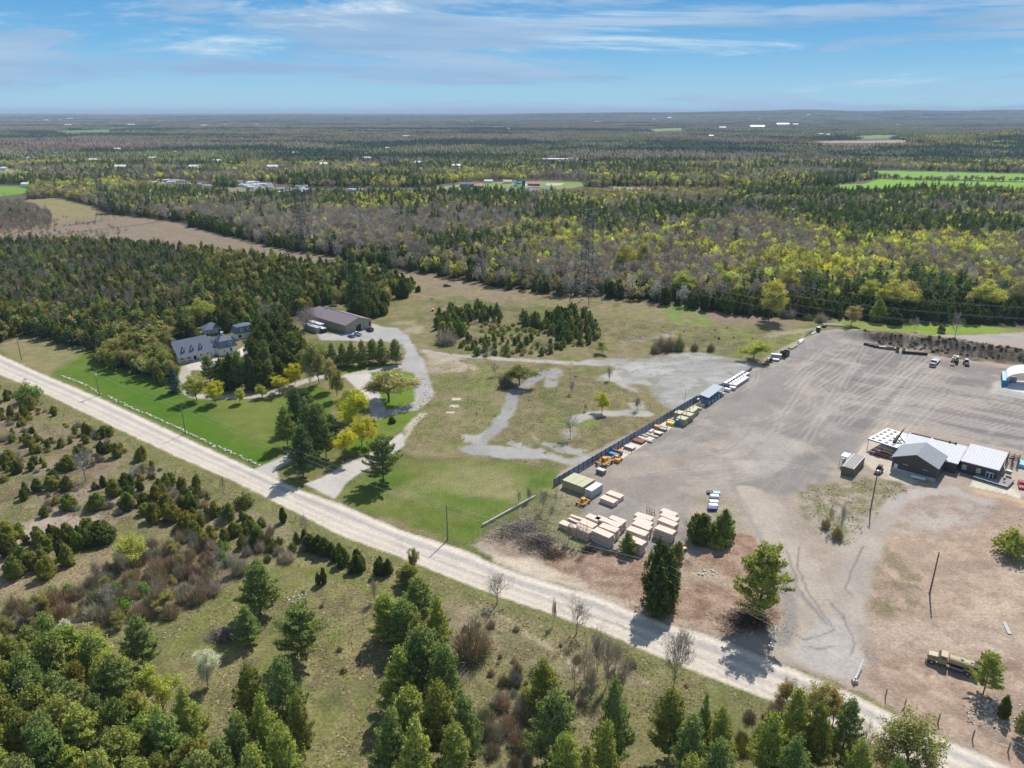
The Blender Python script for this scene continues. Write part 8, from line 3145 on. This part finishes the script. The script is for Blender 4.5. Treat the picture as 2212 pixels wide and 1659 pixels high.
Z3 = Q(2000, 1700, .434)
for i, (a, b, mt_, lb_) in enumerate(((1575, 350, m_lblue, 'pale blue crate at the head of the white pallet line'), (1565, 385, m_white, 'second white pallet of the line north of the cedar clump'), (1560, 425, m_white, 'third white pallet of the line north of the cedar clump'), (1555, 465, m_white, 'lowest white pallet of the line north of the cedar clump'), (1525, 345, m_black, 'dark scrap frame left of the pale blue crate'), (1545, 490, m_bluet, 'dark blue drum crate at the foot of the white pallet line'))):
    crate(Z3(a, b), math.radians(-5), 2.4 if i != 4 else 1.6, 1.5, .6 + .3 * (i % 2), mt_, 'pallet_load', lb_, 'pallet')
v = P(2175, 1357)
m = MB()
m.box(0, 0, .01, .8, 4.2, .14)
o = m.build('concrete_slab', m_conc)
o.location = (v.x, v.y, gz(v.x, v.y))
o.rotation_euler = (0, 0, math.radians(-18))
tagp(o, 'narrow pale slab lying on the tan slope near the right edge', 'slab')
for a, b, l_, lb_ in ((215, 700, 11, 'long white topped trailer behind the bare tree, nearer the barn'), (90, 790, 12, 'long pale trailer behind the bare tree, further from the barn')):
    crate(ZB(a, b), math.radians(138), l_, 2.6, 2.8, m_conc, 'parked_trailer', lb_, 'trailer', lid=m_white)
# far buildings ------------------------------------------------------
def far_building(px_, py_, w, d, h, roof, wall, label, rz=0.0, flat=False, group=None, name='farm_building', cat_='building'):
    v = P(px_, py_)
    z = float(hgt_np(v.x, v.y))
    t = thing(name, label, cat_, (v.x, v.y, z), rz, group)
    m = MB()
    m.box(0, 0, -.5, w, d, h + .5)
    m.build('wall', wall, t)
    m = MB()
    if flat:
        m.box(0, 0, h, w + .6, d + .6, .4)
    else:
        m.prism([(-d / 2 - .4, h), (0, h + d * .28), (d / 2 + .4, h)], -w / 2 - .4, w / 2 + .4, axis='x')
    m.build('roof', roof, t)
    return t


m_froof = paint('far_white_roof', (.85, .86, .88), .5, var=.03)
m_fred = paint('red_tin_roof', (.52, .17, .12), .6, var=.08)
m_fgrey = paint('grey_wall', (.35, .34, .33), .8)
m_slide = paint('slide_blue', (.03, .28, .60), .35)
far_building(1200, 349, 150, 26, 6, m_froof, m_fgrey, 'long white roofed warehouse in the far woods', flat=True)
far_building(1034, 406, 13, 9, 3.2, m_fred, m_fgrey, 'small red roofed hut left of the blue slides', .1)
far_building(1153, 401, 18, 10, 3.2, m_fred, m_woodd, 'red roofed long hut right of the blue slides', -.1)
far_building(1096, 396, 13, 9, 3.0, paint('pale_red_roof', (.6, .36, .26), .6), m_trim, 'pale orange roofed hut behind the park lawn', .05)
far_building(1055, 395, 13, 8, 3.0, m_steel, m_trim, 'grey white hut behind the park lawn', .1)
far_building(912, 394, 10, 5, 2.6, m_fred, m_fgrey, 'tiny red roofed hut left of the park', -.1)
t = thing('water_slide', 'blue spiral water slide in the distant park', 'water slide', tuple(P(1118, 403)), 0)
m = MB()
pts = [Vector((5.5 * math.cos(q), 4.5 * math.sin(q), 9 - q * .72)) for q in [i * .35 for i in range(32)]]
for a, b in zip(pts, pts[1:]):
    m.cyl(a, b, .9, n=6)
m.build('slide_tube', m_slide, t)
for k in range(5):
    m = MB()
    q = k * 1.25
    m.cyl((5 * math.cos(q), 4 * math.sin(q), 0), (5 * math.cos(q), 4 * math.sin(q), 7.5), .3, n=6)
    m.build('support', m_steel, t)
m = MB()
m.box(9, 3, 0, 4.5, 4.5, 9)
m.build('stair_tower', paint('dark_blue_grey', (.05, .09, .14), .6), t)
t = far_building(1012, 404, 26, 9, 4.5, m_woodd, m_blue, 'bright blue walled pool building in the distant park', .05)
# pond of the park
m = MB()
pts = PP([(978, 412), (1010, 410), (1045, 412), (1080, 411), (1105, 406), (1130, 405), (1180, 404), (1225, 408), (1218, 414), (1170, 416), (1100, 419), (1030, 418), (985, 416)])
m.add([(a, b, .25) for a, b in pts] + [(a, b, .05) for a, b in pts], [tuple(range(len(pts)))[::-1], tuple(range(len(pts), 2 * len(pts)))])
o = m.build('pond', paint('pond_water', (.10, .15, .20), .12, spec=.8, var=.05))
o['kind'] = 'structure'
rs = np.random.RandomState(31)
FB = [(152, 259, 80, 'white farm building, larger one of the pair far at the left'), (130, 260, 36, 'small white farm building left of the larger one at the left'), (148, 273, 46, 'white barn below the far left pair'), (284, 272, 50, 'white barn in the far woods above the red hill'),
      (441, 274, 44, 'white house in the far woods, left of centre'), (486, 272, 20, 'tiny white house in the far woods'), (556, 271, 26, 'small white house right of the tiny one'), (100, 261, 60, 'pale low building at the far left horizon'),
      (878, 300, 28, 'pale blue roofed barn in the middle distance'), (838, 329, 10, 'small white house in the trees, centre left'), (1098, 281, 24, 'small white house beyond the middle woods'), (1020, 263, 26, 'far white farmhouse, centre'), (1445, 259, 55, 'far white farm, right of centre'), (1412, 260, 40, 'smaller white farm left of the right of centre farm'),
      (1689, 250, 110, 'long white building near the right horizon'), (1635, 278, 90, 'white industrial roof, lower left of the far cluster'), (1690, 272, 95, 'longest white industrial roof of the far cluster'), (1718, 271, 40, 'short white roof at the right end of the far cluster'), (1560, 279, 40, 'white roof left of the far cluster'),
      (1744, 258, 40, 'white barn above the far cluster'), (1912, 251, 60, 'white barn near the right horizon'), (1888, 252, 30, 'small white barn left of the one near the right horizon'), (1940, 272, 26, 'white house above the brown field'), (1536, 299, 22, 'small house beside the small green field'),
      (1772, 295, 22, 'left white house above the brown field'), (1788, 296, 14, 'right white house above the brown field'), (1290, 264, 34, 'far pale building, centre right'), (139, 361, 14, 'white roof among the trees at the left'), (10, 367, 10, 'white roof at the left edge'), (61, 403, 16, 'grey farmhouse beside the left green field'), (1023, 420, 1, ''), (667, 354, 12, 'pale roof among the trees above the camp')]
for x, y, w, lab in FB:
    if not lab:
        continue
    far_building(x, y + 1.5, w, max(8, w * .35), (13 + w * .05) if y < 345 else 5, m_froof, m_trim, lab, rs.uniform(-.25, .25), group='far white buildings')
for i, (x0, x1, y0, y1, n) in enumerate(((310, 360, 396, 402, 9), (345, 400, 391, 397, 8), (395, 450, 400, 410, 8), (515, 560, 394, 404, 12), (535, 585, 400, 411, 12), (583, 662, 411, 420, 17), (640, 665, 402, 412, 6), (745, 830, 409, 414, 6), (1010 - 200, 1000 - 60, 399, 402, 8))):
    for j in range(n):
        x, y = rs.uniform(x0, x1), rs.uniform(y0, y1)
        far_building(x, y, rs.uniform(9, 13), 3.4, 2.9, m_froof, m_trim, 'white trailer in the distant camp', rs.choice([-.15, .1, .3]), flat=True, group='white trailers of the distant camp', name='camp_trailer', cat_='trailer')
for x, y in ((70, 352), (118, 348), (205, 356), (262, 372), (330, 352), (420, 372), (470, 358), (590, 372), (700, 366), (792, 352), (905, 362), (985, 370), (640, 340), (380, 338), (255, 330)):
    far_building(x, y, rs.uniform(12, 20), 10, 10.5, m_froof, m_trim, 'pale roofed house among the trees above the camp', rs.uniform(-.3, .3), group='houses among the trees above the camp', name='distant_house', cat_='house')
v = P(2204, 332)
far_building(2204, 334, 34, 14, 5, m_froof, m_trim, 'white roof on the wooded hill at the right edge', .2)

# ------------------------------------------------------------------ ground cover
def tuft_mesh():
    rs = np.random.RandomState(2)
    n = 16
    a = rs.uniform(0, 6.28, n)
    d = np.stack([np.cos(a) * .5, np.sin(a) * .5, rs.uniform(.25, .7, n)], 1)
    p0 = rs.normal(0, .10, (n, 3)) * [1, 1, 0]
    b = unit(np.cross(d, [0, 0, 1.0])) * .07
    v = np.stack([p0 - b, p0 + b, p0 + d * rs.uniform(.5, 1.0, (n, 1))], 1).reshape(-1, 3)
    return mesh_from('grass_tuft', [(v, np.arange(len(v)).reshape(-1, 3))], [TWIG])


tm = tuft_mesh()
to = bpy.data.objects.new('grass_tuft', tm)
COL.objects.link(to)
v = P(700, 1300)
to.location = (v.x, v.y, 0)
set_tint(to, (.2, .18, .08))
tagp(to, 'tuft of dry grass in the clearing', 'grass', None, 'stuff')
rs = np.random.RandomState(91)
ys_ = 60 + (400 - 60) * rs.uniform(0, 1, 150000) ** 1.0
xs_ = rs.uniform(-1, 1, len(ys_)) * (.8 * ys_ + 15)
AR = [PP(p) for p in ([(0, 815), (95, 856), (250, 932), (375, 994), (525, 1060), (737, 1170), (887, 1228), (1037, 1290), (1290, 1372), (1475, 1455), (1625, 1512), (1800, 1580), (2000, 1680), (2200, 2400), (-900, 2400), (-500, 1000)],
                      [(930, 800), (1230, 790), (1300, 830), (1400, 850), (1420, 900), (1220, 1010), (1010, 980), (900, 960), (890, 900)],
                      [(1030, 1165), (1180, 1100), (1210, 1050), (1245, 1080), (1230, 1145), (1290, 1190), (1200, 1190), (1090, 1190)],
                      [(1725, 1060), (1880, 1035), (1980, 1052), (1900, 1110), (1840, 1180), (1780, 1170)],
                      [(900, 640), (1300, 690), (1700, 720), (1640, 770), (1300, 745), (930, 760)])]
k = in_any(AR, xs_, ys_)
kd_ = vnoise(xs_, ys_, 7, 92, 3)
k &= kd_ > .42
for rb in ([(1176, 806), (1112, 850), (1080, 915), (1020, 968)], [(1200, 800), (1190, 832)], [(988, 968), (1110, 974), (1210, 985)], [(1160, 948), (1275, 980)], [(1245, 906), (1395, 893)], [(915, 758), (1106, 777), (1300, 790)]):
    k &= line_d(xs_, ys_, PP(rb)) > 5.5
xs_, ys_ = xs_[k], ys_[k]
tt = np.array([(.46, .38, .20), (.36, .31, .15), (.27, .30, .09), (.55, .47, .30), (.24, .20, .12)])[rs.choice(5, len(xs_), p=[.3, .25, .2, .15, .1])] * rs.uniform(.8, 1.2, (len(xs_), 1))
stuff_instances('dry_grass', 'tufts of dry and green grass over the rough ground', 'grass', [to], xs_, ys_, ground_z(xs_, ys_), rs.uniform(.35, .85, len(xs_)), rs.uniform(.3, .7, len(xs_)), tt)
print('TUFTS', len(xs_))

# ------------------------------------------------------------------ haze
m, nt, b = newmat('haze_air')
nt.nodes.remove(b)
pv = nt.nodes.new('ShaderNodeVolumePrincipled')
pv.inputs['Color'].default_value = (.60, .78, 1.0, 1)
pv.inputs['Density'].default_value = 5.2e-5
pv.inputs['Anisotropy'].default_value = 0.0
nt.links.new(pv.outputs[0], nt.nodes['Material Output'].inputs['Volume'])
mb = MB()
mb.box(0, 26900, -4, 110000, 54400, 190)
o = mb.build('haze', m)
o['kind'] = 'stuff'

# ------------------------------------------------------------------ tell look-alikes of small groups apart by their place
def ordn(i):
    w = ('first', 'second', 'third', 'fourth', 'fifth', 'sixth', 'seventh', 'eighth', 'ninth', 'tenth', 'eleventh', 'twelfth')
    return w[i] if i < 12 else '%d%s' % (i + 1, 'th' if (i + 1) % 100 in (11, 12, 13) else {1: 'st', 2: 'nd', 3: 'rd'}.get((i + 1) % 10, 'th'))


same = {}
for o in COL.objects:
    if o.parent is None and 'label' in o.keys() and o.get('kind') is None:
        same.setdefault((o.get('group'), o['label']), []).append(o)
for (g, l_), os_ in same.items():
    if 1 < len(os_) <= 45:
        os_.sort(key=lambda o: o.location.x / max(1.0, o.location.y * CP + H * SP))
        n = len(os_)
        for i, o in enumerate(os_):
            q = 'leftmost one' if i == 0 else ('rightmost one' if i == n - 1 else ordn(i) + ' from the left')
            ws = l_.split()
            o['label'] = ' '.join(ws[:12]) + ', ' + q if len(ws) > 12 else l_ + ', ' + q
